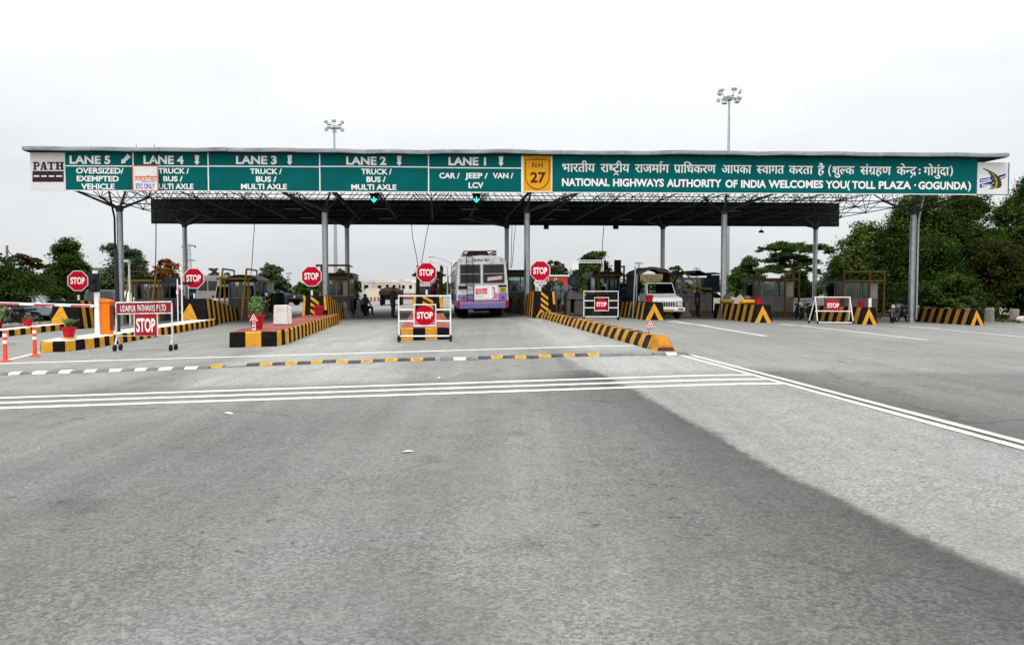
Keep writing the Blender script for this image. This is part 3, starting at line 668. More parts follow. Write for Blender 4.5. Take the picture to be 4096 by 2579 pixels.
# ------------------------------------------------------------------ crash barriers at the noses of the islands
def barrier(label, lat0, lat1, lon0, h0, h1, ln, style, side, base=0.0, flat=.8, wtop=.86, nstripe=7):
    c = (lat0 + lat1) / 2; wb = lat1 - lat0; wt = wb * wtop
    t = thing('crash_barrier', label, 'crash barrier', GP(c, lon0), RZ, 'black and yellow crash barriers in front of the booths')
    hh = lambda y: h0 if y <= flat else h0 + (h1 - h0) * (y - flat) / (ln - flat)
    ys = [0, flat] + [flat + (ln - flat) * k / 10 for k in range(1, 11)]; mb = MB(); vs = []
    ww = lambda y: 1 + .12 * (y / ln)
    lean = .10
    for y in ys:
        k = ww(y)
        vs += [(-wb / 2 * k, y, -.12), (-wt / 2 * k, y + (lean if y == 0 else 0), hh(y)), (wt / 2 * k, y + (lean if y == 0 else 0), hh(y)), (wb / 2 * k, y, -.12)]
    fs = [(0, 3, 2, 1), tuple(range(4 * len(ys) - 4, 4 * len(ys)))]
    for i in range(0, 4 * len(ys) - 4, 4): fs += [(i, i + 1, i + 5, i + 4), (i + 1, i + 2, i + 6, i + 5), (i + 2, i + 3, i + 7, i + 6)]
    mb.add(vs, fs); mb.build('barrier_body', M_KB, t, bevel=.02)
    # painted bands on the visible side, slanting forward at the top
    def sidept(y, z, s):
        y = max(.0, min(ln, y)); h = hh(y) + .12; f = (z + .12) / h; k = ww(y)
        return (s * ((wb / 2 * (1 - f) + wt / 2 * f) * k + .008), y + (lean * f if y < .01 else 0), z)
    per = (ln - .5) / nstripe
    for s in ((side,) if side else (-1, 1)):
        for i in range(nstripe):
            y0 = .42 + per * i; y1 = y0 + per * .48; sl = (-.34 if style == 'hat' else -.16)
            zt0, zt1 = hh(min(max(y0 + sl, 0), ln)), hh(min(max(y1 + sl, 0), ln))
            if y1 + max(sl, 0) > ln: continue
            zs = [-.1 + q * (1.0) / 3 for q in range(4)]
            A = [sidept(y0 + sl * q / 3, -.1 + (zt0 + .1) * q / 3, s) for q in range(4)]; B = [sidept(y1 + sl * q / 3, -.1 + (zt1 + .1) * q / 3, s) for q in range(4)]
            mb = MB()
            for q in range(3): mb.add([A[q], B[q], B[q + 1], A[q + 1]], [(0, 1, 2, 3)])
            mb.build('painted_stripe', M_KO if style == 'hat' else M_KY, t)
    # nose emblem
    def fr(u, v, off=.004):                             # u -1..1 across, v 0..1 up on the nose
        z = -.12 + (h0 + .12) * v; hwv = wb / 2 * (1 - v) + wt / 2 * v
        return (u * hwv, lean * v - off, z)
    mb = MB()
    if style == 'hat':
        for a in ([(-.92, .12), (0, .97), (0, .55), (-.42, .12)], [(.92, .12), (.42, .12), (0, .55), (0, .97)]): mb.poly([fr(*p) for p in a])
    elif style == 'tri':
        mb.poly([fr(*p) for p in [(-.96, .10), (.48, .10), (-.22, .80), (-.36, .84), (-.96, .40)]])
    else:
        # hazard panel: slanting bands above a V, with yellow outer edges
        mb.poly([fr(*p) for p in [(-1, .1), (-.98, .99), (-.80, .99), (-.80, .10)]]) if style == 'panelL' else None
        mb.poly([fr(*p) for p in [(.80, .55), (.78, .99), (.99, .99), (1, .55)]])
        x0, x1 = -.34, .36
        for k in range(4):
            v0 = .99 - .20 * k; mb.poly([fr(*p) for p in [(x0, v0), (x0, v0 - .10), (x1, v0 - .30), (x1, v0 - .19)]])
        mb.poly([fr(*p) for p in [(x0, .42), (x0 + .06, .30), (-.62, .10), (-.78, .10)]])
        mb.poly([fr(*p) for p in [(x1, .30), (x1, .16), (.62, .10), (.78, .10), (.5, .38)]])
    mb.build('nose_marking', M_KY, t)
    return t
barrier('crash barrier with yellow triangle behind the boom gate arm, leftmost of the barriers', -17.05, -15.75, 37.8, 1.30, .66, 6.0, 'tri', 1)
barrier('tall crash barrier with yellow triangle nose behind the left island with the boom gate', -11.45, -10.25, 37.9, 1.25, .66, 6.0, 'tri', 1)
barrier('crash barrier with slanting hazard panel at the back of the island with the white block', -5.75, -4.60, 36.3, 1.28, .72, 6.4, 'panelL', 1)
barrier('crash barrier with hazard panel half hidden by the trolley with round stop disc', -.92, .60, 36.8, 1.20, .72, 6.0, 'panelL', 1)
barrier('crash barrier with hazard panel where the long median kerb ends beside the bus', 4.80, 5.90, 37.6, 1.27, .80, 6.5, 'panel', -1)
barrier('low crash barrier with yellow arrow nose carrying a red pot in front of the pickup', 10.02, 11.02, 37.0, .84, .80, 5.3, 'hat', -1, nstripe=6)
barrier('low crash barrier with yellow arrow nose carrying two tyres', 14.98, 15.90, 36.0, .84, .80, 5.3, 'hat', -1, nstripe=6)
barrier('low crash barrier with yellow arrow nose behind the trolley with square stop board', 20.25, 21.10, 36.0, .82, .78, 5.3, 'hat', -1, nstripe=6)
barrier('low crash barrier with yellow arrow nose beside the stone bollards, rightmost of the barriers', 26.75, 27.55, 37.4, .80, .76, 5.2, 'hat', -1, nstripe=7)

# ------------------------------------------------------------------ octagonal stop signs
def octagon(r, y, m, mb): disc(mb, (0, 0), r, y, 8, m, math.pi / 8)
def stop_sign(label, px, py, Y, post_to, sub=None, dia=80):
    c = P3(px, py, Y); r = dia / 2 / F * Y / math.cos(math.pi / 8); zb = post_to
    t = thing('stop_sign', label, 'stop sign', (c.x, c.y, zb), RZ * .4, 'octagonal stop signs above the barriers')
    zc = c.z - zb
    mb = MB(); pts = [(r * math.cos(math.pi / 8 + k * math.pi / 4), 0, zc + r * math.sin(math.pi / 8 + k * math.pi / 4)) for k in range(8)]
    mb.ext(pts, (0, .02, 0)); mb.build('plate', M_PANEL, t)
    mb = MB(); pts = [(.93 * a, -.004, zc + .93 * (b - zc)) for a, _, b in pts]; mb.poly(pts); mb.build('red_face', M_RED, t)
    mb = MB(); k = r * .92
    put_text(mb, 'STOP', -.70 * k, .70 * k, zc - .33 * k, zc + .34 * k, -.008, off=.035); mb.build('lettering', M_WHITE, t)
    mb = MB(); mb.cyl((0, .05, -.05), (0, .05, zc + r * .6), .035, n=8); mb.build('post', M_DKSTEEL, t)
    mb = MB(); mb.cyl((0, .05, .02), (0, .05, min(.26, zc * .3)), .05, n=8); mb.build('post_band', M_WPAINT, t)
    if sub:
        zs = P3(px, sub[0], Y).z - zb; ws, hs = sub[1] / F * Y, sub[2] / F * Y
        mb = MB(); mb.box((sub[3] / F * Y, 0, zs), (ws, .015, hs)); pl = mb.build('plate', M_PANEL, t)
        mb = MB(); put_deva(mb, W('k:ग k:ा k:र k:ी _ k:र k:क k:ा k:न k:ा'), sub[3] / F * Y - ws * .42, sub[3] / F * Y + ws * .42, zs - hs * .2, zs + hs * .25, -.012); mb.build('lettering', M_RED, t)
    return t
gzl = lambda lat, lo: gz(*XY(lat, lo))
stop_sign('octagonal stop sign beside the black signal lamps of the boom gate, leftmost of five', 311, 1123, 38.6, gzl(-16.4, 39) + 1.26, dia=81)
stop_sign('octagonal stop sign overlapping the second back column, its left edge behind a thin white pole', 775, 1113, 38.4, gzl(-10.9, 38.5) + 1.23, dia=81)
stop_sign('octagonal stop sign just left of the grey column at the red topped island', 1246, 1105, 37.3, gzl(-5.2, 38) + 1.26, dia=80)
stop_sign('octagonal stop sign straight above the white trolley with the round disc', 1706, 1090, 37.6, gzl(-.2, 38) + 1.18, sub=(1138, 40, 13, -6), dia=80)
stop_sign('octagonal stop sign right of the bus beside the grey column', 2161, 1083, 38.2, gzl(5.3, 38) + 1.25, sub=(1131, 50, 13, 0), dia=80)

# ------------------------------------------------------------------ trolleys with stop boards
def wheel_pair(t, x, y, z, r=.085, wd=.05, gap=.12):
    for s in (-1, 1):
        o = MB(); o.lathe([(r * .75, -wd / 2), (r, -wd * .3), (r, wd * .3), (r * .75, wd / 2)], (x, y + s * gap, z), 14, 0, 'x'); q = o.build('wheel', M_RUB, t)
        h = MB(); h.cyl((x - wd * .7, y + s * gap, z), (x + wd * .7, y + s * gap, z), r * .3, n=8); h.build('hub', M_DKSTEEL, q)
def trolley_disc(label, lat0, lat1, lo, ztop, frame, disc_c, disc_r, Y, mat_p=M_WPAINT, wr=.10):
    c = (lat0 + lat1) / 2; t = thing('barrier_trolley', label, 'barrier trolley', GP(c, lo), RZ * .6, 'wheeled barrier trolleys')
    x0, x1 = -(lat1 - lat0) / 2, (lat1 - lat0) / 2; r = .026; zb = wr + .06
    fx0, fx1, fz0, fz1 = frame
    mb = MB()
    mb.tube([(x0, 0, zb - .05), (x0, 0, ztop), (x1, 0, ztop), (x1, 0, zb - .05)], r)
    mb.build('outer_frame', mat_p, t)
    for nm, p in (('bottom_rail', [(x0, 0, zb), (x1, 0, zb)]),): o = MB(); o.tube(p, r * .9); o.build(nm, mat_p, t)
    for z in (fz0 + (fz1 - fz0) * .22, fz0 + (fz1 - fz0) * .76):
        for a, b in ((x0, fx0), (fx1, x1)): o = MB(); o.tube([(a, 0, z), (b, 0, z)], r * .9); o.build('side_rail', mat_p, t)
    o = MB(); o.tube([(fx0, -.02, fz0), (fx1, -.02, fz0), (fx1, -.02, fz1), (fx0, -.02, fz1)], r * .9, closed=True); bf = o.build('board_frame', mat_p, t)
    o = MB(); o.ext([(disc_c[0] + disc_r * math.cos(2 * math.pi * k / 32), -.02, disc_c[1] + disc_r * math.sin(2 * math.pi * k / 32)) for k in range(32)], (0, .012, 0)); dp = o.build('disc', M_RED, t)
    o = MB(); put_text(o, 'STOP', disc_c[0] - disc_r * .80, disc_c[0] + disc_r * .80, disc_c[1] - disc_r * .32, disc_c[1] + disc_r * .36, -.026, off=.035); o.build('lettering', M_WHITE, dp)
    for x in (x0, x1): wheel_pair(t, x, 0, wr, wr, .06, .13)
    return t
q = 23.1 / F
trolley_disc('wheeled white pipe trolley with round stop disc in front of the middle island', -.93, .55, 23.15, (1352 + 15 - 1184) * q + .0, (-.305, .315, (1367 - 1303) * q, (1367 - 1219) * q), (.005, (1367 - 1262) * q), 39.5 * q, 23.1, wr=.105)
q = 36.9 / F
trolley_disc('small wheeled white trolley with round stop disc before the closed lane right of the median', 6.97, 8.56, 36.2, (1279 - 1165) * q, (-.30, .35, (1279 - 1242) * q, (1279 - 1190) * q), (.02, (1279 - 1217) * q), 25 * q, 36.9, wr=.085)

def trolley_company():
    q = 21.6 / F; t = thing('barrier_trolley', 'wheeled trolley with long company board above a square stop board', 'barrier trolley', GP(-7.74, 22.55), RZ * .2, 'wheeled barrier trolleys')
    x0, x1 = -.755, .745; Z = lambda y: (1408 - y) * q
    for x, a in ((x0, -.12), (x1, -.12)):
        o = MB(); o.tube([(x, a, .12), (x, 0, .35), (x, 0, Z(1215))], .022); o.tube([(x, .22, .12), (x, 0, .5)], .02); o.build('leg', M_RUSTW, t)
        for yy in (-.12, .22):
            o = MB(); o.lathe([(.075, -.03), (.095, -.018), (.095, .018), (.075, .03)], (x, yy, .095), 14, 0, 'x'); w_ = o.build('wheel', M_RUB, t)
            h = MB(); h.cyl((x - .04, yy, .095), (x + .04, yy, .095), .03, n=8); h.build('hub', M_DKSTEEL, w_)
    o = MB()
    o.tube([(x0, 0, Z(1214)), (x1, 0, Z(1210))], .022); o.tube([(x0, 0, Z(1259)), (x1, 0, Z(1255))], .02); o.tube([(x0, 0, Z(1347)), (x1, 0, Z(1345))], .008); o.build('cross_rails', M_RUSTW, t)
    o = MB(); o.hexa([(x0 + .02, -.008, Z(1258)), (x1 - .02, -.008, Z(1253)), (x1 - .02, .008, Z(1253)), (x0 + .02, .008, Z(1258)), (x0 + .02, -.008, Z(1217)), (x1 - .02, -.008, Z(1213)), (x1 - .02, .008, Z(1213)), (x0 + .02, .008, Z(1217))])
    b = o.build('company_board', M_DKRED, t)
    ox = lambda px: (px - 585) * q + .01
    for wd, a, b_ in (('UDAIPUR', 490, 551), ('PATHWAYS', 558, 627), ('P', 634, 641), ('LTD', 646, 671)): o = MB(); put_text(o, wd, ox(a), ox(b_), Z(1249 - (a - 490) * .022), Z(1224 - (a - 490) * .022), -.014, off=.008); o.build('lettering', M_WHITE, b)
    o = MB(); o.b2((ox(545), -.010, Z(1345)), (ox(635), .008, Z(1259))); b = o.build('stop_board', mat('board_red', (.36,.013,.026), .5, 0, .15, 4, dirt=.3, dirtcol=(.16,.02,.02), ds=4), t)
    o = MB()
    for a, b_ in ((542, 546), (634, 638)): o.b2((ox(a), -.016, Z(1348)), (ox(b_), .01, Z(1257)))
    o.build('board_frame', M_RUSTW, t)
    o = MB(); put_text(o, 'STOP', ox(552), ox(627), Z(1331), Z(1276), -.016, off=.03); o.build('lettering', M_WHITE, b)
trolley_company()

def trolley_square():
    q = 37.9 / F; t = thing('barrier_trolley', 'white frame trolley with square red stop board on splayed legs', 'barrier trolley', GP(18.98, 36.3), RZ * 1.2, 'wheeled barrier trolleys')
    ox = lambda px: (px - 3328) * q; Z = lambda y: (1294 - y) * q
    for x, s in ((ox(3254), -1), (ox(3400), 1)):
        for yy, dx in ((-.30, -.02 * s), (.30, .10 * s)):
            o = MB(); o.tube([(x, 0, Z(1188)), (x + dx + .05 * s, yy, .10)], .026); o.build('leg', M_WPAINT, t)
            o = MB(); o.lathe([(.06, -.03), (.08, -.018), (.08, .018), (.06, .03)], (x + dx + .05 * s, yy, .08), 12, 0, 'x'); o.build('wheel', M_RUB, t)
    for z0, z1, yy in ((1187, 1188, 0), (1242, 1244, -.15), (1287, 1289, -.27)):
        o = MB(); o.tube([(ox(3248), yy, Z(z0)), (ox(3403), yy, Z(z1))], .026); o.build('rail', M_WPAINT, t)
    o = MB(); o.hexa([(ox(3295), -.17, Z(1243)), (ox(3354), -.17, Z(1243)), (ox(3354), -.155, Z(1243)), (ox(3295), -.155, Z(1243)), (ox(3295), -.03, Z(1193)), (ox(3354), -.03, Z(1193)), (ox(3354), -.015, Z(1193)), (ox(3295), -.015, Z(1193))])
    b = o.build('stop_board', M_DKRED, t)
    o = MB(); vs, fs = text2d('STOP', .02); put2d(o, vs, fs, ox(3300), ox(3350), Z(1229), Z(1211), 0, 0, CAP, .02)
    o.v = [(x, -.178 + (z - Z(1243)) / (Z(1193) - Z(1243)) * .14, z) for x, y, z in o.v]; o.build('lettering', M_WHITE, b)
trolley_square()

# ------------------------------------------------------------------ near-left gear: bollards, boom gate, pot
def bollard(label, px, py):
    x, y = G(px, py); t = thing('flexible_bollard', label, 'bollard', (x, y, gz(x, y)), RZ, 'orange flexible bollards by the left lane')
    o = MB(); o.lathe([(.125, 0), (.125, .03), (.07, .055), (.05, .06)], n=16); o.build('foot', M_FLEX, t, True)
    o = MB(); o.lathe([(.052, .05), (.047, .2), (.045, .72), (.04, .76)], n=14); tb = o.build('tube', M_FLEX, t, True)
    for z0, z1 in ((.44, .52), (.60, .68)):
        o = MB(); o.lathe([(.0478, z0), (.0478, z1)], n=14); o.build('reflective_band', M_WHITE, tb, True)
bollard('orange flexible bollard with white bands at the very left edge', 22, 1447)
bollard('orange flexible bollard with white bands beside the nose of the left island', 140, 1426)

def boom_gate():
    t = thing('boom_gate', 'boom gate with white post, orange cabinet and red striped arm', 'boom gate', GP(-10.44, 26.3, .30), RZ)
    q = 25.1 / F; Z = lambda y: (1342 - y) * q; ox = lambda px: (px - 388) * q
    o = MB(); o.box((0, 0, Z(1172) / 2 + .0), (.135, .12, Z(1172))); o.build('post', M_WPAINT, t, bevel=.008)
    o = MB(); o.b2((ox(372), -.07, Z(1096)), (ox(374), -.06, Z(1096)))
    o = MB(); o.b2((ox(361), -.10, Z(1172) - .0), (ox(397), .10, Z(1098))); s = o.build('signal_housing', M_DKSTEEL, t, bevel=.02)
    for zz in (1117, 1153):
        h = MB(); h.lathe([(.095, -.20), (.10, -.16), (.10, -.10), (.095, -.10)], (ox(379), 0, Z(zz)), 18, 0, 'y'); h.lathe([(.082, -.13), (.082, -.125)], (ox(379), 0, Z(zz)), 18, 1, 'y'); h.build('signal_lens', [M_DKSTEEL, mat('dark_lens', (.02,.03,.028), .2)], s)
    o = MB(); o.b2((ox(375), -.055, Z(1098) + .002), (ox(391), .055, Z(1086))); o.build('post_cap', M_WPAINT, t)
    # cabinet
    o = MB(); a, b = ox(398), ox(433); o.b2((a, .02, .0), (b, .36, Z(1212))); c = o.build('cabinet', M_ORNG, t, bevel=.012)
    o = MB(); o.hexa([(a - .02, -.01, Z(1212) + .002), (b + .04, -.01, Z(1212) + .002), (b + .04, .39, Z(1212) + .002), (a - .02, .39, Z(1212) + .002), (a - .02, .02, Z(1198)), (b + .03, .02, Z(1205)), (b + .03, .36, Z(1205)), (a - .02, .36, Z(1198))]); o.build('lid', M_ORNG, c)
    o = MB(); o.b2((b + .004, .07, .12), (b + .014, .31, Z(1225))); o.build('door', mat('cabinet_side_dark', (.25,.04,.02), .5, 0, .2, 4), c)
    # arm
    A, B = Vector((-.06, -.09, Z(1227))), Vector((ox(18), -.09, Z(1216)))
    d = (B - A); L_ = d.length; o = MB(); rot = Vector((-1, 0, 0)).rotation_difference(d.normalized()).to_matrix()
    o.box((A + B) / 2, (L_, .05, .085), rot=rot); o.box(B, (.03, .065, .10), rot=rot); arm = o.build('arm', M_WHITE, t)
    for f0, f1 in ((.035, .24), (.405, .625), (.775, .985)):
        o = MB(); o.box(A + d * (f0 + f1) / 2 + Vector((0, -.002, -.012)), (L_ * (f1 - f0), .054, .045), rot=rot); o.build('red_band', M_RED, arm)
boom_gate()
o = MB(); o.cyl((0, 0, 0), (0, 0, 2.75), .068, n=14); o.cyl((0, 0, 0), (0, 0, .02), .12, n=14)
o.build('dark_post', mat('black_post', (.03,.031,.04), .5, .1, .2, 4), None, True, loc=GP(-10.42, 27.9, .30)); tag(bpy.context.scene.objects['dark_post'], 'thick plain black post standing right of the orange boom gate cabinet', 'post')
bpy.context.scene.objects['dark_post'].rotation_euler = (0, math.radians(-.4), 0)

def leaves_cluster(n, c, rad, size, up=.3, seed=1):
    r = np.random.default_rng(seed); p = r.normal(size=(n, 3)); p /= np.linalg.norm(p, axis=1)[:, None] + 1e-9; p *= (r.random((n, 1)) ** .4); p = p * np.array(rad) + np.array(c); return p
def plant_mesh(mb, n, h, spread, seed, droop=.5, wd=.018):
    """arching strap leaves / fronds rising from one point"""
    r = random.Random(seed)
    for k in range(n):
        a = r.uniform(0, 2 * math.pi); ln = h * r.uniform(.7, 1.15); sp_ = spread * r.uniform(.4, 1.1); pts = []
        for i in range(6):
            f = i / 5; pts.append(Vector((math.cos(a) * sp_ * f ** 1.3, math.sin(a) * sp_ * f ** 1.3, ln * (f - droop * f * f * f * r.uniform(.7, 1.1)))))
        sd_ = Vector((-math.sin(a), math.cos(a), 0))
        for i in range(5):
            w0 = wd * (1 - i / 5.5) + .002; w1 = wd * (1 - (i + 1) / 5.5) + .002
            mb.add([pts[i] - sd_ * w0, pts[i] + sd_ * w0, pts[i + 1] + sd_ * w1, pts[i + 1] - sd_ * w1], [(0, 1, 2, 3)])
        for i in range(1, 6):                          # leaflets along the frond
            for s in (-1, 1):
                b = pts[i] + sd_ * s * h * r.uniform(.12, .22) + Vector((math.cos(a), math.sin(a), -.3)) * h * .10
                mb.add([pts[i], pts[i] + (pts[i] - pts[i - 1]) * .35, b], [(0, 1, 2)])
def bush_mesh(mb, n, rad, z, size, seed):
    r = np.random.default_rng(seed)
    for k in range(n):
        d = r.normal(size=3); d /= np.linalg.norm(d); c = Vector(d * np.array(rad) * r.random() ** .4) + Vector((0, 0, z))
        u = Vector(r.normal(size=3)).normalized(); v = u.orthogonal().normalized(); s = size * r.uniform(.6, 1.3)
        mb.add([c - u * s, c + v * s * .5, c + u * s, c - v * s * .5], [(0, 1, 2, 3)])
def pot(label, loc, r0, r1, h, plant=None, saucer=False, seed=3, group='red pots set out along the islands', palm=False, pm=None):
    t = thing('plant_pot', label, 'plant pot', loc, RZ + seed, group)
    o = MB(); o.lathe([(r0, 0), (r1 * .97, h * .84), (r1 * 1.08, h * .84), (r1 * 1.08, h), (r1 * .95, h), (r1 * .93, h * .9)], n=20); o.build('pot', pm or M_POT, t, True)
    if saucer: o = MB(); o.lathe([(r0 * 1.5, .0), (r0 * 1.75, .035), (r0 * 1.6, .035), (r0 * .4, .012)], n=20); o.build('saucer', M_KY, t, True)
    if plant:
        o = MB()
        if palm: plant_mesh(o, plant[0], plant[1], plant[2], seed)
        else: bush_mesh(o, plant[0], (plant[2], plant[2], plant[1] * .5), plant[1] * .5, plant[3] if len(plant) > 3 else .04, seed)
        q = o.build('foliage', PLANTM, t); q.location = (0, 0, h * .88)
    return t
PLANTM = mat('pot_plant_green', (.075,.16,.03), .5, 0, .4, 9, spec=.3)
pot('red pot with palm seedling on a yellow saucer at the tip of the left island', (GP(-10.40, 24.2, .318)), .125, .185, .32, (22, .42, .26), True, 5, palm=True)
x, y = G(-8, 1318); pot('red pot with leafy bush cut off by the left edge of the view', (x, y, gz(x, y)), .14, .2, .38, (220, .9, .34, .06), False, 8)
pot('red pot with small flowers beside the leftmost crash barrier', GP(-16.85, 35.4, .275), .13, .2, .3, (60, .22, .16, .04), False, 12)

# striped warning triangles, block and pots on the red islands
def warning_triangle(label, loc, px_w, Y, legs):
    t = thing('warning_triangle', label, 'warning sign', loc, RZ * .6, 'small triangle signs with red dots'); w_ = px_w / F * Y; h = w_ * .88
    z0 = legs
    o = MB(); o.ext([(-w_ / 2, 0, z0), (w_ / 2, 0, z0), (0, 0, z0 + h)], (0, .012, 0)); o.build('plate', M_RED, t)
    o = MB(); o.poly([(-w_ * .44, -.004, z0 + h * .04), (w_ * .44, -.004, z0 + h * .04), (0, -.004, z0 + h * .93)]); o.build('white_face', M_WHITE, t)
    o = MB()
    for row, n in ((.14, 3), (.38, 2), (.62, 1)):
        for k in range(n): disc(o, ((k - (n - 1) / 2) * w_ * .24, z0 + h * row), w_ * .085, -.008, 14)
    o.build('red_dots', M_RED, t); return t
t = warning_triangle('small red and white dotted triangle on a white stand in front of the red pot', GP(-5.05, 23.45, .445), 38, 23, (1316 - 1281) * 23 / F)
o = MB(); zt = (1316 - 1281) * 23 / F; o.b2((-.045, .02, 0), (.045, .035, zt + .1)); o.build('stand', M_WHITE, t)
o = MB(); disc(o, (0, zt * .35), .03, .012, 12); disc(o, (0, zt * .75), .03, .012, 12); o.build('red_dots', M_RED, t)
t = warning_triangle('red and white dotted triangle on a thin rod at the median kerb end', GP(5.28, 18.95, .31), 42, 19.2, .16)
o = MB(); o.cyl((-.02, .03, -.02), (-.02, .03, .22), .008, n=6); o.build('rod', M_DKSTEEL, t)
pot('red pot with bushy green shrub behind the dotted triangle', GP(-5.15, 24.35, .445), .15, .22, .42, (260, .62, .24, .045), False, 21)
pot('red pot at the foot of the barrier right of the white block', GP(-4.86, 35.3, .445), .15, .24, .40, None, False, 4)
o = MB(); q = 26.6 / F
o.hexa([(-.285, 0, 0), (.19, -.01, -.01), (.19, .30, 0), (-.285, .30, 0), (-.265, .02, .63), (.17, .02, .64), (.17, .28, .64), (-.265, .28, .63)]); o.hexa([(.195, .0, .0), (.29, .02, 0), (.29, .3, 0), (.195, .3, 0), (.18, .02, .60), (.275, .04, .58), (.275, .28, .58), (.18, .28, .6)])
o.build('concrete_block', mat('whitewashed_concrete', (.66,.64,.60), .9, 0, .1, 3, bump=.6, bs=25, dirt=.6, dirtcol=(.40,.36,.31), ds=2.5), None, bevel=.025, loc=GP(-4.90, 27.0, .442)); b = SC.objects['concrete_block']; b.rotation_euler = (0, 0, RZ + .05); tag(b, 'whitewashed cracked concrete block standing on the red topped island', 'concrete block')

# ------------------------------------------------------------------ canopy of the toll plaza
BO = Vector((-22.06, 36.87)); BE = Vector((23.92, 38.78)); BU = (BE - BO).normalized(); BN = Vector((BU.y, -BU.x)); BW = (BE - BO).length
BRZ = math.atan2(BU.y, BU.x)
def bx(px, py, off=0.0):
    """pixel -> (u along the board, z) on the plane of the front boards"""
    d = ray(px, py); O = BO + BN * off
    t = (O.x * BN.x + O.y * BN.y) / (d[0] * BN.x + d[1] * BN.y); p = Vector((d[0] * t, d[1] * t))
    return (p - O).dot(BU), H + d[2] * t
DL = Vector((BO.x - 1.98 - BO.x, 16.67)); DR = Vector((-1.05, 17.45))
def CP(u, v, z):
    """u in metres along the front, v 0..1 from the front boards to the back boards"""
    f = u / BW; a = BO + BU * u + (DL * (1 - f) + DR * f) * v; return Vector((a.x, a.y, z))
def projx(p): return CX + F * p.x / (p.y * cp - (p.z - H) * sp)
def solve_u(px, v, z=3.0):
    a, b = -5.0, BW + 5
    for _ in range(50):
        m = (a + b) / 2
        if projx(CP(m, v, z)) < px: a = m
        else: b = m
    return a
U0, U1 = solve_u(87, -.022, 7.74), solve_u(4038, -.022, 7.74)
canopy = thing('toll_canopy', 'long toll plaza canopy of steel lattice on grey columns across all lanes', 'canopy', (0, 0, 0), 0)
ZB, ZT = 5.98, 7.42
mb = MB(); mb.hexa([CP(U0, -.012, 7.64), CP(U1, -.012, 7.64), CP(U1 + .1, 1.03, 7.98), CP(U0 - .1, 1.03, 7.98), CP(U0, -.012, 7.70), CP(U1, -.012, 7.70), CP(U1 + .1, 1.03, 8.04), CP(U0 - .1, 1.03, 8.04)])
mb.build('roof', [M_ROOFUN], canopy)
mb = MB()
for k in range(30):
    u = U0 + (U1 - U0) * (k + .5) / 30
    mb.hexa([CP(u - .06, -.01, 7.702), CP(u + .06, -.01, 7.702), CP(u + .06, 1.03, 8.042), CP(u - .06, 1.03, 8.042), CP(u - .02, -.01, 7.74), CP(u + .02, -.01, 7.74), CP(u + .02, 1.03, 8.08), CP(u - .02, 1.03, 8.08)])
mb.build('roof_ribs', M_ROOF, canopy)
# eaves gutter in slightly buckled lengths
rg = random.Random(3); nf = 15; us = [U0 + (U1 - U0) * i / nf for i in range(nf + 1)]; dz = [rg.uniform(-.035, .035) for _ in us]; dz[0] = dz[-1] = 0
for i in range(nf):
    mb = MB(); vs = []
    for k in range(7):
        f = k / 6; u = us[i] + .006 + (us[i + 1] - us[i] - .012) * f; d = dz[i] * (1 - f) + dz[i + 1] * f + .018 * math.sin(f * 3.14 * 2 + i) * rg.uniform(.2, 1)
        bl = .012 * math.sin(f * 9 + i * 2)
        for v, z in ((-.0225 - bl * .04, 7.65), (-.0228 - bl * .05, 7.72), (-.0222, 7.82), (-.014, 7.82), (-.014, 7.65)): vs.append(CP(u, v, z + d))
    fs = [(0, 1, 2, 3, 4), (34, 33, 32, 31, 30)] + [(5 * a + b, 5 * a + (b + 1) % 5, 5 * a + 5 + (b + 1) % 5, 5 * a + 5 + b) for a in range(6) for b in range(5)]
    mb.add(vs, fs); mb.build('gutter_length', M_FASCIA, canopy)
# double-layer lattice
mb = MB(); NX, NY = 19, 6; bu0, bu1 = bx(275, 765)[0], BW - 1.7
ub = [bu0 + (bu1 - bu0) * i / (NX - 1) for i in range(NX)]; vb_ = [.035 + .93 * j / (NY - 1) for j in range(NY)]
du = ub[1] - ub[0]; dv = vb_[1] - vb_[0]
ut = [ub[0] - du / 2 + du * i for i in range(NX + 1)]; vt = [vb_[0] - dv / 2 + dv * j for j in range(NY + 1)]; vt[0] = .01
B = [[CP(u, v, ZB) for v in vb_] for u in ub]; T = [[CP(u, v, ZT) for v in vt] for u in ut]
RR = .026
for i in range(NX):
    for j in range(NY):
        if i + 1 < NX: mb.cyl(B[i][j], B[i + 1][j], RR, n=5, caps=False)
        if j + 1 < NY: mb.cyl(B[i][j], B[i][j + 1], RR, n=5, caps=False)
        for a in (0, 1):
            for b in (0, 1): mb.cyl(B[i][j], T[i + a][j + b], RR * .8, n=5, caps=False)
        mb.ball(B[i][j], .07, 6)
for i in range(NX + 1):
    for j in range(NY + 1):
        if i < NX: mb.cyl(T[i][j], T[i + 1][j], RR, n=5, caps=False)
        if j < NY: mb.cyl(T[i][j], T[i][j + 1], RR, n=5, caps=False)
tag(mb.build('space_frame', M_LATTICE, canopy), kind='stuff')
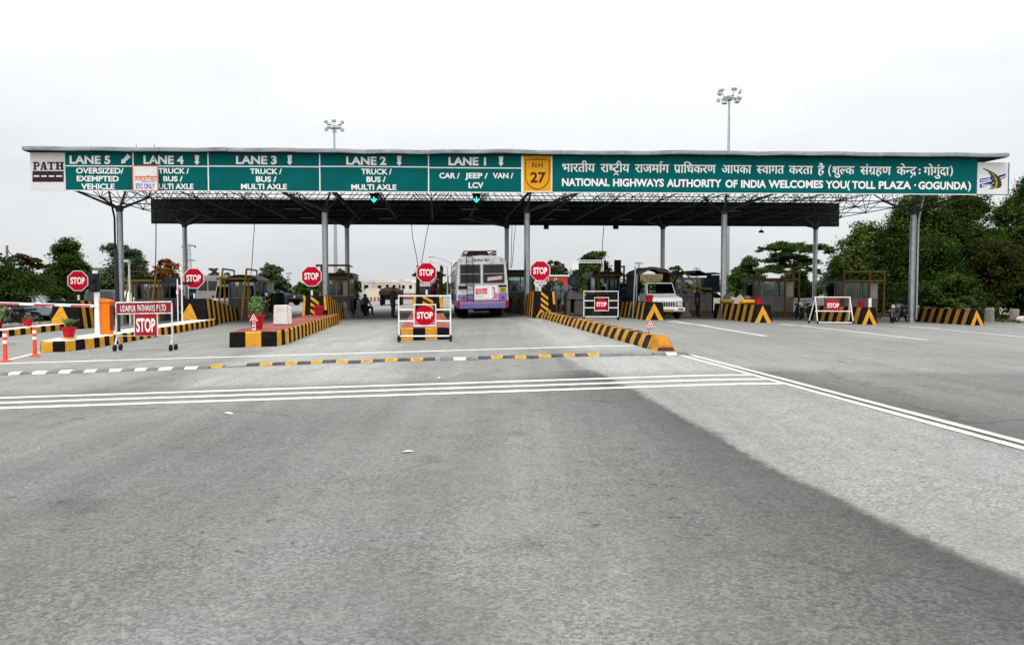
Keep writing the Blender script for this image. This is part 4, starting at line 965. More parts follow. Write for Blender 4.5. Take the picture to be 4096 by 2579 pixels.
# columns with flaring heads
def column(px, v, r):
    u = solve_u(px, v); base = CP(u, v, 0); g = gz(base.x, base.y)
    mb = MB(); mb.cyl((base.x, base.y, g), (base.x, base.y, 5.45), r, r, 20, caps=True); c = mb.build('column', M_STEEL, canopy, True)
    mb = MB(); mb.lathe([(r * 2.0, g), (r * 2.0, g + .04), (r * 1.08, g + .05), (r * 1.05, g + .3)], (base.x, base.y, 0), 16); mb.build('base_flange', M_STEEL, c)
    mb = MB(); i = min(range(NX - 1), key=lambda k: abs((ub[k] + ub[k + 1]) / 2 - u)); j = min(range(NY - 1), key=lambda k: abs((vb_[k] + vb_[k + 1]) / 2 - v))
    for a in (0, 1):
        for b in (0, 1): mb.cyl((base.x, base.y, 5.35), B[i + a][j + b], .07, .05, 8)
    mb.lathe([(r * 1.02, 5.2), (r * 1.3, 5.35), (r * 1.3, 5.5), (.03, 5.55)], (base.x, base.y, 0), 14)
    mb.build('column_head', M_LATTICE, c)
for px in (482, 1301, 2108, 2895, 3650): column(px, .19, .150)
for px in (741, 1389, 2027, 2650, 3260): column(px, .82, .145)
# drain pipes strapped to the outer front columns
for px, dx in ((484, -.20), (3650, .17)):
    u = solve_u(px, .19); b = CP(u, .185, 0); mb = MB(); mb.tube([(b.x + dx, b.y - .1, gz(b.x, b.y) + .2), (b.x + dx, b.y - .1, 4.9), (b.x + dx * 2.4, b.y - .2, 6.6), (b.x + dx * 2.4, b.y - .2, 7.6)], .05, 10); mb.build('drain_pipe', M_STEEL if dx > 0 else M_DKSTEEL, canopy, True)
# back boards, seen from behind
ubk0, ubk1 = solve_u(605, 1.0, 6.5), solve_u(3356, 1.0, 6.5); nb = 13
for i in range(nb):
    a, b = ubk0 + (ubk1 - ubk0) * i / nb - .02, ubk0 + (ubk1 - ubk0) * (i + 1) / nb + .02
    q = .0024 * (i % 2); mb = MB(); mb.hexa([CP(a, 1.0 + q, 5.66), CP(b, 1.0 + q, 5.66), CP(b, 1.002 + q, 5.66), CP(a, 1.002 + q, 5.66), CP(a, 1.0 + q, 7.30), CP(b, 1.0 + q, 7.30), CP(b, 1.002 + q, 7.30), CP(a, 1.002 + q, 7.30)])
    p = mb.build('back_board', M_BACK, canopy)
    mb = MB()
    for z in (5.9, 6.5, 7.1): mb.cyl(CP(a, .997, z), CP(b, .997, z), .025, n=5)
    mb.build('board_rail', M_LATTICE, p)
# tube lamps fixed under the lattice
for px, py in ((1172, 838), (1232, 873), (1523, 837), (1545, 875), (1880, 839), (1868, 878), (2244, 841), (2190, 879), (2500, 880), (2930, 846)):
    d = ray(px, py); t_ = (5.9 - H) / d[2]; p = Vector((d[0] * t_, d[1] * t_, 5.9))
    mb = MB(); mb.cyl(p - Vector((.45, 0, 0)), p + Vector((.45, 0, 0)), .018, n=6); mb.box(p + Vector((0, 0, .04)), (1.0, .05, .04)); mb.build('tube_lamp', mat('tube_glass', (.22,.21,.2), .5), canopy)

# ------------------------------------------------------------------ front boards
def board(label, px0, px1, py0, py1, face, cat='sign board', group=None, rim=True):
    """a sheet of the front board between two pixel columns; returns the thing and a local mapper"""
    u0, u1 = bx(px0, (py0 + py1) / 2)[0], bx(px1, (py0 + py1) / 2)[0]
    zb = (bx(px0, py1)[1] + bx(px1, py1)[1]) / 2; zt = (bx(px0, py0)[1] + bx(px1, py0)[1]) / 2
    p = BO + BU * u0; t = thing('sign_board', label, cat, (p.x, p.y, zb), BRZ, group)
    o = MB(); o.b2((.008, 0, 0), (u1 - u0 - .008, .06, zt - zb)); pan = o.build('panel', face, t)
    loc = lambda px, py: (bx(px, py)[0] - u0, bx(px, py)[1] - zb)
    return t, pan, loc, u1 - u0, zt - zb
YS = -.006
def bt(o, body, loc, a, b, y0, y1, off=.035, shear=0):
    x0, z1 = loc(a, y0); x1, z0 = loc(b, y1); put_text(o, body, x0, x1, (loc(a, y1)[1] + z0) / 2, (z1 + loc(b, y0)[1]) / 2, YS - .004, 0, off, shear)
def bq(o, loc, pts, y=YS, m=0): o.poly([(loc(*p)[0], y, loc(*p)[1]) for p in pts], m)
TOPY = lambda px: 607 + (px - 121) / 3913 * 34
BOTY = lambda px: 762 + (px - 121) / 3913 * 19
def lane_panel(label, a, b, title, tx, ar, rows, diag=False):
    t, pan, loc, wd, hg = board(label, a, b, (TOPY(a) + TOPY(b)) / 2, (BOTY(a) + BOTY(b)) / 2, M_GREEN, group='green lane boards on the canopy front')
    o = MB(); bt(o, title, loc, tx[0], tx[1], tx[2], tx[3])
    o.build('lettering', M_WHITE, t)
    for body, x0, x1, y0, y1 in rows: o = MB(); bt(o, body, loc, x0, x1, y0, y1, .032); o.build('lettering', M_WHITE, t)
    o = MB(); p, q_ = loc(*ar[0]), loc(*ar[1]); arrow(o, p, q_, .21, YS - .004); o.build('arrow', M_WHITE, t)
    o = MB(); zl = (loc(a, (664 if a < 1700 else 672) + 0)[1] + loc(b, 664 + (b - 263) * .0045)[1]) / 2
    o.b2((.01, -.012, zl - .025), (wd - .01, -.002, zl + .025)); o.b2((wd - .035, -.014, .0), (wd + .02, .0, hg)); o.b2((.01, -.013, -.01), (wd - .04, -.003, .03)); o.build('white_border', M_WHITE, t)
    return t
lane_panel('green board reading lane 5 oversized exempted vehicle', 263, 534, 'LANE 5', (278, 442, 623, 656), ((517, 622), (485, 655)), [('OVERSIZED/', 304, 495, 672, 695), ('EXEMPTED', 307, 476, 704, 726), ('VEHICLE', 325, 459, 735, 757)])
lane_panel('green board reading lane 4, partly covered by a white panel', 536, 834, 'LANE 4', (574, 735, 623, 657), ((788, 621), (788, 661)), [('TRUCK /', 633, 757, 673, 695), ('BUS /', 653, 731, 705, 726), ('MULTI AXLE', 612, 774, 735, 757)])
lane_panel('green truck and bus board for lane 3, between the lane 4 and lane 2 boards', 836, 1280, 'LANE 3', (944, 1107, 624, 657), ((1159, 621), (1159, 661)), [('TRUCK /', 1000, 1128, 675, 697), ('BUS /', 1024, 1106, 706, 728), ('MULTI AXLE', 964, 1148, 736, 758)])
lane_panel('green truck and bus board for lane 2, over the left green arrow lamp', 1282, 1715, 'LANE 2', (1385, 1545, 627, 660), ((1597, 624), (1597, 664)), [('TRUCK /', 1445, 1567, 676, 698), ('BUS /', 1466, 1543, 707, 729), ('MULTI AXLE', 1405, 1586, 738, 760)])
lane_panel('green board reading lane 1 car jeep van LCV', 1717, 2088, 'LANE 1', (1794, 1944, 629, 662), ((2004, 626), (2004, 666)), [('CAR /', 1757, 1839, 692, 714), ('JEEP /', 1860, 1951, 692, 714), ('VAN /', 1971, 2053, 692, 714), ('LCV', 1874, 1934, 730, 753)])
# slab-serif company panel at the left end
t, pan, loc, wd, hg = board('white panel at the left end with dark road emblem and block lettering', 121, 262, 611, 762, M_PANEL)
o = MB(); bq(o, loc, [(130, 684), (255, 685), (255, 728), (130, 728)]); o.build('road_emblem', M_BLACKP, t)
o = MB()
for a, b in ((135, 158), (165, 187), (195, 217), (225, 249)): bq(o, loc, [(a, 702), (b, 702), (b, 708), (a, 708)], YS - .004)
o.build('lane_dashes', M_PANEL, t)
o = MB()
def slab(letter, a, b, y0=648, y1=680):
    x0, z1 = loc(a, y0); x1, z0 = loc(b, y1); w_ = x1 - x0; h = z1 - z0; s = .27 * w_; sr = .17 * h
    R_ = lambda fx0, fz0, fx1, fz1, yy=0: o.poly([(x0 + fx0 * w_, YS - .004 - yy, z0 + fz0 * h), (x0 + fx1 * w_, YS - .004 - yy, z0 + fz0 * h), (x0 + fx1 * w_, YS - .004 - yy, z0 + fz1 * h), (x0 + fx0 * w_, YS - .004 - yy, z0 + fz1 * h)])
    Q_ = lambda pts, yy=.001: o.poly([(x0 + p * w_, YS - .004 - yy, z0 + q_ * h) for p, q_ in pts])
    if letter == 'P':
        R_(.12, .14, .40, .86, .001); R_(0, 0, .58, .15); R_(0, .85, .62, 1.0); R_(.41, .38, .70, .53, .001); Q_([(.62, 1.0), (.62, .85), (.72, .74), (.70, .53), (.70, .38), (.92, .50), (1.0, .70), (.9, .92)], .002)
    elif letter == 'A':
        Q_([(.06, .14), (.24, .14), (.50, .84), (.46, 1.0), (.36, 1.0)]); Q_([(.56, .14), (.92, .14), (.66, 1.0), (.44, 1.0)], .002); R_(.24, .30, .70, .42, .003); R_(-.03, 0, .36, .15); R_(.46, 0, 1.03, .15)
    elif letter == 'T':
        R_(0, .85, 1, 1.0); R_(.36, .14, .64, .86, .001); R_(.2, 0, .8, .15); R_(0, .66, .12, .86, .001); R_(.88, .66, 1, .86, .001)
    else:
        for f in (.12, .62): R_(f, .14, f + .27, .86, .001)
        R_(.38, .43, .64, .57); 
        for f in (0, .52): R_(f, 0, f + .48, .15); R_(f, .85, f + .48, 1.0)
for ch, a, b in (('P', 132, 160), ('A', 161, 190), ('T', 190, 220), ('H', 221, 257)): slab(ch, a, b)
o.build('lettering', M_BLACKP, t)
# route shield panel
t, pan, loc, wd, hg = board('yellow panel with route shield NH 27', 2094, 2206, 624, 768, M_YSIGN)
o = MB()
sh = [(2102, 640), (2125, 638), (2140, 640), (2149, 636), (2158, 640), (2174, 638), (2197, 641), (2197, 700), (2195, 720), (2186, 738), (2170, 751), (2149, 758), (2128, 751), (2112, 737), (2103, 720), (2102, 700)]
pts = [loc(*p) for p in sh]; o.tube([(x, YS, z) for x, z in pts], .018, 4, closed=True); o.build('shield_outline', M_MAROON, t)
o = MB(); bt(o, 'N', loc, 2129, 2146, 650, 671, .012); bt(o, 'H', loc, 2154, 2171, 650, 671, .012); bt(o, '27', loc, 2121, 2183, 689, 731, .03); o.build('lettering', M_MAROON, t)
o = MB()
for a, b in ((2090, 2094), (2205, 2209)):
    p, q_ = loc(a, 626), loc(b, 768); o.b2((p[0], -.015, 0), (q_[0], -.001, hg))
o.b2((.0, -.014, -.01), (wd, -.002, .03)); o.build('white_border', M_WHITE, t)
# welcome board
t, pan, loc, wd, hg = board('long green welcome board in two scripts reading toll plaza Gogunda', 2210, 3908, 630, 775, M_GREEN)
o = MB()
HIN = [('k:भ k:ा k:र k:त k:ी k:य', 2247, 2379), ('k:र k:ा h:ष k:ट t k:ी k:य', 2403, 2517), ('k:र k:ा k:ज k:म k:ा e k:ग', 2540, 2675), ('k:प r k:ा i:ि k:ध k:क k:र k:ण', 2696, 2862), ('k:आ k:प k:क k:ा', 2886, 3004),
       ('h:स k:व k:ा k:ग k:त', 3027, 3135), ('k:क k:र k:त k:ा', 3156, 3250), ('k:ह m:ै', 3271, 3296), ('k:श m:ु h:ल k:क', 3328, 3416), ('k:स m:ं k:ग r k:र k:ह k:ण', 3441, 3563), ('k:क m:े h:न k:द d', 3587, 3664), ('k:ग k:ा m:े k:ग m:ु m:ं k:द k:ा', 3695, 3795)]
HIN[9] = ('k:स m:ं k:ग r k:ह k:ण', 3441, 3563)
for wds, a, b in HIN:
    yh = 656 + (a - 2247) * .0095; yb = yh + 31; x0, zh = loc(a, yh); x1, zb = loc(b, yb + (b - a) * .0095)
    put_deva(o, W(wds), x0, x1, zb, zh + .0, YS - .004); o.build('lettering', M_WHITE, t); o = MB()
x0, z1 = loc(3313, 661); x1, z0 = loc(3324, 706); vs, fs = text2d('(', .03); put2d(o, vs, fs, x0, x1, z0, z1, YS - .004)
x0, z1 = loc(3800, 664); x1, z0 = loc(3811, 706); vs, fs = text2d(')', .03); put2d(o, vs, fs, x0, x1, z0, z1, YS - .004)
for yy in (679, 693): p = loc(3678, yy); disc(o, p, .05, YS - .004, 12)
for body, a, b in (('NATIONAL', 2248, 2438), ('HIGHWAYS', 2452, 2655), ('AUTHORITY', 2667, 2886), ('OF', 2902, 2950), ('INDIA', 2964, 3064), ('WELCOMES', 3074, 3292), ('YOU', 3302, 3386), ('TOLL', 3408, 3501), ('PLAZA', 3515, 3644), ('GOGUNDA', 3674, 3868)):
    yy = 714 + (a - 2248) * .0093; o.build('lettering', M_WHITE, t) if o.v else None; o = MB(); bt(o, body, loc, a, b, yy, yy + 31, .035)
p = loc(3660, 741); disc(o, p, .045, YS - .004, 12)
for ch, a, b in (('(', 3388, 3400), (')', 3871, 3883)):
    x0, z1 = loc(a, 722 + (a - 3300) * .008); x1, z0 = loc(b, 762 + (a - 3300) * .008); vs, fs = text2d(ch, .03); put2d(o, vs, fs, x0, x1, z0, z1, YS - .004)
o.build('lettering', M_WHITE, t)
o = MB(); o.b2((.0, -.014, -.01), (wd, -.002, .03)); o.build('white_border', M_WHITE, t)
# highway authority emblem panel
t, pan, loc, wd, hg = board('white panel at the right end with curving road emblem', 3909, 4036, 650, 780, M_PANEL)
M_NAVY = mat('emblem_navy', (.025,.03,.22), .5); M_ROADP = mat('emblem_road', (.045,.04,.035), .6)
o = MB(); o.b2((wd - .045, -.012, 0), (wd - .0, -.002, hg)); o.b2((0, -.012, -.01), (wd, -.003, .03)); o.build('green_rim', M_GREEN, t)
o = MB(); bq(o, loc, [(3919, 716), (3965, 709), (3972, 718), (3919, 731)]); bq(o, loc, [(3919, 738), (3975, 722), (3968, 736), (3930, 750), (3919, 751)]); bq(o, loc, [(3992, 703), (4023, 695), (4023, 702), (3995, 712)]); bq(o, loc, [(3998, 716), (4023, 706), (4023, 709), (3999, 721)])
for k in range(4): bq(o, loc, [(3923 + k * 10, 721 - k * 2), (3930 + k * 10, 720 - k * 2), (3930 + k * 10, 725 - k * 2), (3923 + k * 10, 726 - k * 2)], YS - .003, 1)
bt(o, 'NHAI', loc, 3927, 3955, 737, 747, .03); o.mi[-len(text2d('NHAI', .03)[1]):] = [1] * len(text2d('NHAI', .03)[1])
o.build('emblem_bands', [M_NAVY, M_WHITE], t)
o = MB(); cl_ = [(3932, 674, 3), (3946, 680, 4), (3960, 688, 7), (3972, 699, 12), (3982, 714, 17), (3986, 730, 21), (3984, 745, 25), (3976, 754, 28)]
for (x0, y0, w0), (x1, y1, w1) in zip(cl_[:-1], cl_[1:]): bq(o, loc, [(x0 - w0 * .9, y0 + w0 * .3), (x0 + w0 * .9, y0 - w0 * .3), (x1 + w1 * .9, y1 - w1 * .1), (x1 - w1 * .9, y1 + w1 * .1)], YS - .006)
o.build('emblem_road', M_ROADP, t)
o = MB()
for (x0, y0, w0), (x1, y1, w1) in zip(cl_[:-1], cl_[1:]): bq(o, loc, [(x0 - w0 * .05, y0), (x0 + w0 * .1, y0), (x1 + w1 * .1, y1), (x1 - w1 * .05, y1)], YS - .010)
o.build('emblem_lane_line', mat('emblem_yellow', (.65,.55,.04), .5), t)
# electronic toll panel hung over the boards
t = thing('hanging_sign', 'white square panel with orange rim hanging over the lane 4 board', 'sign', (0, 0, 0), BRZ)
u0, zt = bx(529, 662, .35); u1, zb = bx(633, 765, .35); p = BO + BN * .35 + BU * u0; t.location = (p.x, p.y, zb)
loc = lambda px, py: (bx(px, py, .35)[0] - u0, bx(px, py, .35)[1] - zb); wd, hg = u1 - u0, zt - zb
o = MB(); o.b2((0, 0, 0), (wd, .04, hg)); o.build('panel', M_PANEL, t)
o = MB(); e = .035
for a, b in (((0, -.006, 0), (e, 0, hg)), ((wd - e, -.006, 0), (wd, 0, hg)), ((e, -.006, 0), (wd - e, 0, e)), ((e, -.006, hg - e), (wd - e, 0, hg))): o.b2(a, b)
o.build('rim', mat('orange_rim', (.62,.12,.03), .5), t)
M_OR, M_GR, M_BL = mat('print_orange', (.72,.10,.02), .5), mat('print_green', (.03,.28,.12), .5), mat('print_blue', (.02,.13,.50), .5)
for body, a, b, m in (('FAS', 540, 582, M_OR), ('T', 583, 596, M_GR), ('AG', 597, 625, M_OR)):
    o = MB(); bt(o, body, loc, a, b, 707, 722, .01, .25); o.build('lettering', m, t)
o = MB(); bq(o, loc, [(537, 705), (628, 705), (626, 708), (540, 708)], YS - .006); bq(o, loc, [(565, 725), (620, 725), (618, 727), (567, 727)], YS - .006); bq(o, loc, [(588, 704), (594, 700), (598, 704)], YS - .006); o.build('lettering', M_OR, t)
o = MB(); bt(o, 'ETC ONLY', loc, 544, 619, 735, 755, .012); o.build('lettering', M_BL, t)
o = MB()
for px in (546, 618): x, z = loc(px, 662); o.cyl((x, .02, hg), (x, .02, hg + .95), .012, n=6)
o.build('hanger', M_DKSTEEL, t)

# green lane lights, cameras and lamp under the canopy, and slack cables
for px, lab in ((1500, 'left green arrow lamp hanging under the lane 2 board'), (1910, 'green arrow lamp hanging under the lane 1 board')):
    u, z = bx(px, 797, -1.0); p = CP(u, .06, z); t = thing('lane_signal', lab, 'lane signal', (p.x, p.y, z), BRZ, 'green arrow lamps under the canopy')
    o = MB(); o.lathe([(.17, .02), (.20, .06), (.20, .22), (.14, .26)], (0, 0, 0), 20, 0, 'y'); o.b2((-.2, .08, .16), (.2, .2, .3)); o.build('housing', M_DKSTEEL, t)
    o = MB(); y = .012
    o.poly([(-.022, y, .12), (-.022, y, -.08), (.022, y, -.08), (.022, y, .12)]); o.poly([(-.15, y - .002, .0), (0, y - .002, -.16), (0, y - .002, -.09), (-.11, y - .002, .035)]); o.poly([(.15, y - .002, .0), (.11, y - .002, .035), (0, y - .002, -.09), (0, y - .002, -.16)]); o.build('arrow', M_LED, t)
for px, lab in ((2185, 'small black camera box hanging from the back edge of the canopy left of the other'), (2463, 'small black camera box hanging from the back edge above the cloudy treetop')):
    p = P3(px, 906, 53.5); t = thing('camera_box', lab, 'camera', p, 0, 'camera boxes under the canopy'); o = MB(); o.box((0, 0, 0), (.32, .4, .34)); o.build('box', M_DKSTEEL, t); o = MB(); o.cyl((0, 0, .17), (0, .3, 1.3), .03, n=6); o.build('bracket', M_DKSTEEL, t); o = MB(); o.cyl((0, -.26, .05), (0, -.2, .05), .08, n=10); o.build('lens', M_DARK, t)
p = P3(3045, 926, 53.5); t = thing('hanging_lamp', 'little lamp dangling on a wire below the right part of the canopy', 'lamp', p, 0); o = MB(); o.lathe([(.16, -.08), (.2, -.02), (.06, .1)], n=12); o.build('lamp_shade', M_DKSTEEL, t); o = MB(); o.tube([(0, 0, .1), (.02, 0, .45), (-.02, 0, .9)], .012, 5); o.build('wire', M_DKSTEEL, t)
M_CABLE = mat('black_cable', (.03,.03,.032), .7)
def cable(label, pts, r=.02):
    q_ = [P3(*p) for p in pts]; a = q_[0]; mb = MB()
    fine = []
    for s, e in zip(q_[:-1], q_[1:]):
        for k in range(6): f = k / 6; v = s.lerp(e, f); v.x += .02 * math.sin(f * 3.1); fine.append(v - a)
    fine.append(q_[-1] - a); mb.tube(fine, r, 5); o = mb.build('cable', M_CABLE, None, True, loc=a); tag(o, label, 'cable', 'cables hanging from the canopy to the booths')
cable('cable hanging to the booth behind the company trolley', [(628, 780, 46), (624, 900, 46), (620, 1108, 46.5)], .028)
cable('cable hanging to the domed booth with yellow pipe frame', [(1018, 880, 46), (1013, 960, 46), (1003, 1106, 46.6)])
cable('left of two crossing cables running down behind the middle stop sign', [(1642, 880, 46), (1650, 950, 46), (1674, 1075, 46)])
cable('right of two crossing cables running down behind the middle stop sign', [(1716, 880, 46), (1703, 950, 46), (1680, 1075, 46)])
cable('cable at the right side of the bus roof, left of its twin', [(2047, 880, 46), (2046, 960, 46), (2042, 1072, 46.5)], .018)
cable('cable at the right side of the bus roof, right of its twin', [(2062, 880, 46), (2056, 960, 46), (2046, 1072, 46.5)], .018)
cable('cable hanging to the booth behind the small round disc trolley', [(2416, 880, 46), (2411, 960, 46), (2402, 1085, 46.5)])

# ------------------------------------------------------------------ high masts
def mast(label, px, py_head, Y, hw, tilt=0):
    top = P3(px, py_head, Y); g = gz(top.x, Y); t = thing('light_mast', label, 'light mast', (top.x, Y, g), .3, 'tall floodlight masts beyond the canopy'); h = top.z - g
    o = MB(); o.cyl((0, 0, 0), (0, 0, h), .27, .10, 14); o.build('mast_pole', M_STEEL, t, True)
    s = hw / F * Y
    ring = MB(); ring.tube([(s * .55 * math.cos(a), s * .55 * math.sin(a), h - .2) for a in [2 * math.pi * k / 20 for k in range(20)]], .06, 6, closed=True)
    for k in range(4): a = math.pi / 4 + k * math.pi / 2; ring.cyl((0, 0, h - .1), (s * .55 * math.cos(a), s * .55 * math.sin(a), h - .2), .05, n=5)
    ring.lathe([(.2, h - .4), (.28, h - .2), (.28, h + .1), (.1, h + .25)], n=10); ring.build('lamp_ring', M_STEEL, t)
    for k in range(10):
        a = 2 * math.pi * k / 10 + .2; c = Vector((s * .9 * math.cos(a), s * .9 * math.sin(a), h + (.50 if k % 2 else -.30)))
        f = MB(); rot = Matrix.Rotation(a, 3, 'Z') @ Matrix.Rotation(.35, 3, 'Y'); f.box(c, (.24, .52, .30), rot=rot); fl = f.build('floodlight', M_STEEL, t)
        f = MB(); f.box(c + rot @ Vector((.16, 0, -.02)), (.02, .48, .28), rot=rot); f.build('lens', M_LAMPW, fl)
        f = MB(); f.cyl(c - Vector((0, 0, .1)), (s * .55 * math.cos(a), s * .55 * math.sin(a), h - .2), .035, n=5); f.build('arm', M_STEEL, t)
mast('tall floodlight mast rising behind the lane 3 board, farther of the two masts', 1337, 507, 98, 36)
mast('tall floodlight mast rising behind the welcome board, nearer of the two masts', 2917, 388, 80, 46)

# ------------------------------------------------------------------ toll booths
M_BOOTHD = mat('booth_panel_grey', (.095,.09,.085), .7, .1, .25, 2, dirt=.6, dirtcol=(.07,.06,.055), ds=2)
def booth(label, lat, lo, w_=1.45, d=2.6, roof='dome', frame=True, plinth=.30, hwall=1.15, hwin=2.05, htop=2.45, fx=(-1.05, .25), extra=None, wall=None, lean=1.5, ftop=2.75, pipe=None):
    wall = wall or M_BOOTHD; M_YPIPE = pipe or globals()['M_YPIPE']
    t = thing('toll_booth', label, 'toll booth', GP(lat, lo), RZ, 'toll booths between the lanes'); x = w_ / 2
    o = MB(); o.b2((-x - .15, -.2, -.12), (x + .15, d + .3, plinth)); o.build('plinth', M_DKCONC, t, bevel=.02)
    o = MB(); o.b2((-x, 0, plinth), (x, d, hwall)); o.build('base_wall', wall, t)
    o = MB(); o.b2((-x - .03, -.03, hwall), (x + .03, d + .03, hwall + .05))
    for px, py in ((-x + .035, .035), (x - .035, .035), (-x + .035, d - .035), (x - .035, d - .035), (x - .035, d * .5), (-x + .035, d * .5), (-.0, .035)): o.b2((px - .035, py - .035, hwall + .05), (px + .035, py + .035, hwin))
    o.b2((-x - .02, -.02, hwin), (x + .02, d + .02, hwin + .12)); o.build('window_frame', M_BOOTHW, t)
    for a, b in (((-x + .07, .03, hwall + .05), (-.035, .04, hwin)), ((.035, .03, hwall + .05), (x - .07, .04, hwin)), ((x - .04, .07, hwall + .05), (x - .03, d * .5 - .035, hwin)), ((x - .04, d * .5 + .035, hwall + .05), (x - .03, d - .07, hwin)), ((-x + .03, .07, hwall + .05), (-x + .04, d * .5 - .035, hwin)), ((-x + .07, d - .04, hwall + .05), (x - .07, d - .03, hwin))):
        o = MB(); o.b2(a, b); o.build('pane', M_GLASS, t)
    o = MB(); o.b2((-x + .2, d * .35, hwall - .2), (x - .2, d * .6, hwall + .1)); o.b2((-.2, d * .42, hwall + .1), (.15, d * .5, hwall + .45)); o.b2((-x + .1, d * .85, hwall), (x * .2, d - .1, hwin - .2)); o.build('desk_and_screen', M_DARK, t)
    o = MB()
    if roof == 'dome':
        n = 9; A = [(-x - .22 + (w_ + .44) * k / n, hwin + .10 + (htop - hwin - .1) * math.sin(math.pi * k / n) ** .7) for k in range(n + 1)]
        pl = [(a, -.3, z) for a, z in A] + [(x + .22, -.3, hwin + .0), (-x - .22, -.3, hwin + .0)]; o.ext(pl, (0, d + .6, 0))
    elif roof == 'flat': o.b2((-x - .2, -.3, hwin + .12), (x + .2, d + .3, htop - .1)); o.b2((-x - .1, -.1, htop - .1), (x + .1, d, htop))
    else:
        n = 8; A = [(-x - .3 + (w_ + .6) * k / n, htop - .05 + .10 * math.sin(k * 1.9) - .25 * abs(k / n - .45)) for k in range(n + 1)]
        pl = [(a, -.4, z) for a, z in A] + [(a, -.4, z - .06) for a, z in reversed(A)]; o.ext(pl, (0, d + .7, 0))
        o.b2((x * .45, -.43, hwin - .75), (x + .26, -.41, htop - .25))
    o.build('roof', M_BOOTHROOF if roof != 'tarp' else M_BTARP, t, roof == 'dome')
    if frame == 'box':
        r = .055; a, b_, c_ = fx; yf = -.40
        for f, zt in ((b_, ftop), (c_, ftop)):
            o = MB(); o.tube([(f, yf, .05), (f, yf, zt)], r * 1.2, 8); o.build('guard_post', M_YPIPE, t)
            o = MB(); o.tube([(f, yf, ftop), (f, d * .6, ftop - .02)], r * .8, 8); o.build('guard_rail', M_YPIPE, t)
        o = MB(); o.tube([(a - .45, -1.1, .05), (a, yf, ftop)], r, 8); o.build('guard_leg', M_YPIPE, t)
        for z in (hwin + .10, ftop): o = MB(); o.tube([(a - .05, yf, z), (c_ + .06, yf, z)], r, 8); o.build('guard_beam', M_YPIPE, t)
        o = MB(); o.b2((b_ - .05, yf - .03, hwin + .08), (c_, yf + .03, hwin + .18)); o.build('guard_plate', M_YPIPE, t)
        o = MB(); o.b2((w_ * .24, -.015, hwall + .04), (w_ * .5 - .04, .0, hwin)); o.build('white_panel', mat('booth_white_panel', (.42,.37,.33), .7, 0, .12, 3, dirt=.4, dirtcol=(.25,.2,.16), ds=3), t)
    elif frame:
        r = .055
        for f in fx:
            o = MB(); o.tube([(f - .10, -lean, .05), (f, -.55, ftop)], r, 8); o.build('guard_leg', M_YPIPE, t)
            o = MB(); o.tube([(f + .05, -.42, .05), (f + .05, -.42, hwin + .15)], r, 8); o.build('guard_post', M_YPIPE, t)
            o = MB(); o.tube([(f, -.55, ftop), (f + .12, d * .55, ftop - .05), (f + .12, d * .55, htop - .05)], r * .85, 8); o.build('guard_rail', M_YPIPE, t)
        o = MB(); o.tube([(fx[0] - .32, -.62, hwin + .17), (fx[1] + .28, -.62, hwin + .17)], r, 8); o.build('guard_beam', M_YPIPE, t)
    return t
booth('toll booth with leaning yellow pipes seen above the company trolley, left of all booths', -15.55, 46.0, roof='flat', fx=(-.75, .65), w_=1.5)
b = booth('toll booth with dark domed roof and yellow pipe guard behind the striped barrier', -10.35, 45.2, roof='dome', fx=(-.85, .40))
booth('toll booth between the two grey columns left of the standing man', -5.25, 45.3, roof='flat', frame='box', fx=(-1.0, -.75, .72), w_=1.5, lean=.85, ftop=2.85, pipe=M_BPIPE)
booth('toll booth hidden behind the middle stop sign and trolley', -.15, 46.2, roof='flat', fx=(-.62, .70), w_=1.3, lean=.7, ftop=2.75, pipe=M_BPIPE)
booth('dark toll booth wedged between the bus and the grey column', 5.15, 46.2, roof='flat', fx=(-.85, .7), w_=1.5, lean=.7, ftop=2.75, pipe=M_BPIPE)
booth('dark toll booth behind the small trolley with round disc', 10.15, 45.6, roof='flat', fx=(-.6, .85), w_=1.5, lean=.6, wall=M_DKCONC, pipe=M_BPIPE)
booth('toll booth with sagging blue tarpaulin roof right of the white pickup', 15.35, 45.2, roof='tarp', fx=(.85, .9), frame=False, w_=1.9, hwin=2.1, htop=2.6, wall=mat('booth_wall_plaster', (.19,.17,.15), .85, 0, .2, 2, dirt=.6, dirtcol=(.09,.075,.06), ds=2))
booth('toll booth with yellow pipe frame between the mast and the square board trolley', 20.6, 46.0, roof='flat', frame='box', fx=(-1.3, .28, 1.12), w_=2.0, hwin=2.1, htop=2.3, lean=1.3, wall=mat('booth_wall_plaster', (.19,.17,.15), .85, 0, .2, 2, dirt=.6, dirtcol=(.09,.075,.06), ds=2), ftop=2.7, pipe=M_BPIPE)
booth('toll booth with yellow pipe frame in front of the dark trees, rightmost of the booths', 26.2, 46.6, roof='flat', frame='box', fx=(-1.35, .28, 1.2), w_=2.1, hwin=2.15, htop=2.35, lean=1.5, wall=mat('booth_wall_plaster', (.19,.17,.15), .85, 0, .2, 2, dirt=.6, dirtcol=(.09,.075,.06), ds=2), ftop=2.8, pipe=M_BPIPE)
# slanted timber and pipe props beside the tarpaulin booth
t = thing('pipe_tripod', 'crossed rusty pipes forming a peak at the left of the tarpaulin booth', 'pipe frame', GP(14.0, 44.4), RZ)
for a, b in (((-.75, 0, .3), (.05, 0, 2.72)), ((.05, 0, 2.72), (1.35, .05, 1.55)), ((-.55, .05, 2.15), (1.0, .1, 1.25)), ((-.05, 0, .2), (-.3, .1, 2.3)), ((.75, .1, 1.62), (2.0, .1, 1.52)), ((2.05, .1, .1), (2.05, .1, 2.0))):
    o = MB(); o.tube([a, b], .05, 7); o.build('pipe', M_YPIPE if b[2] < 1.9 else M_DKSTEEL, t)
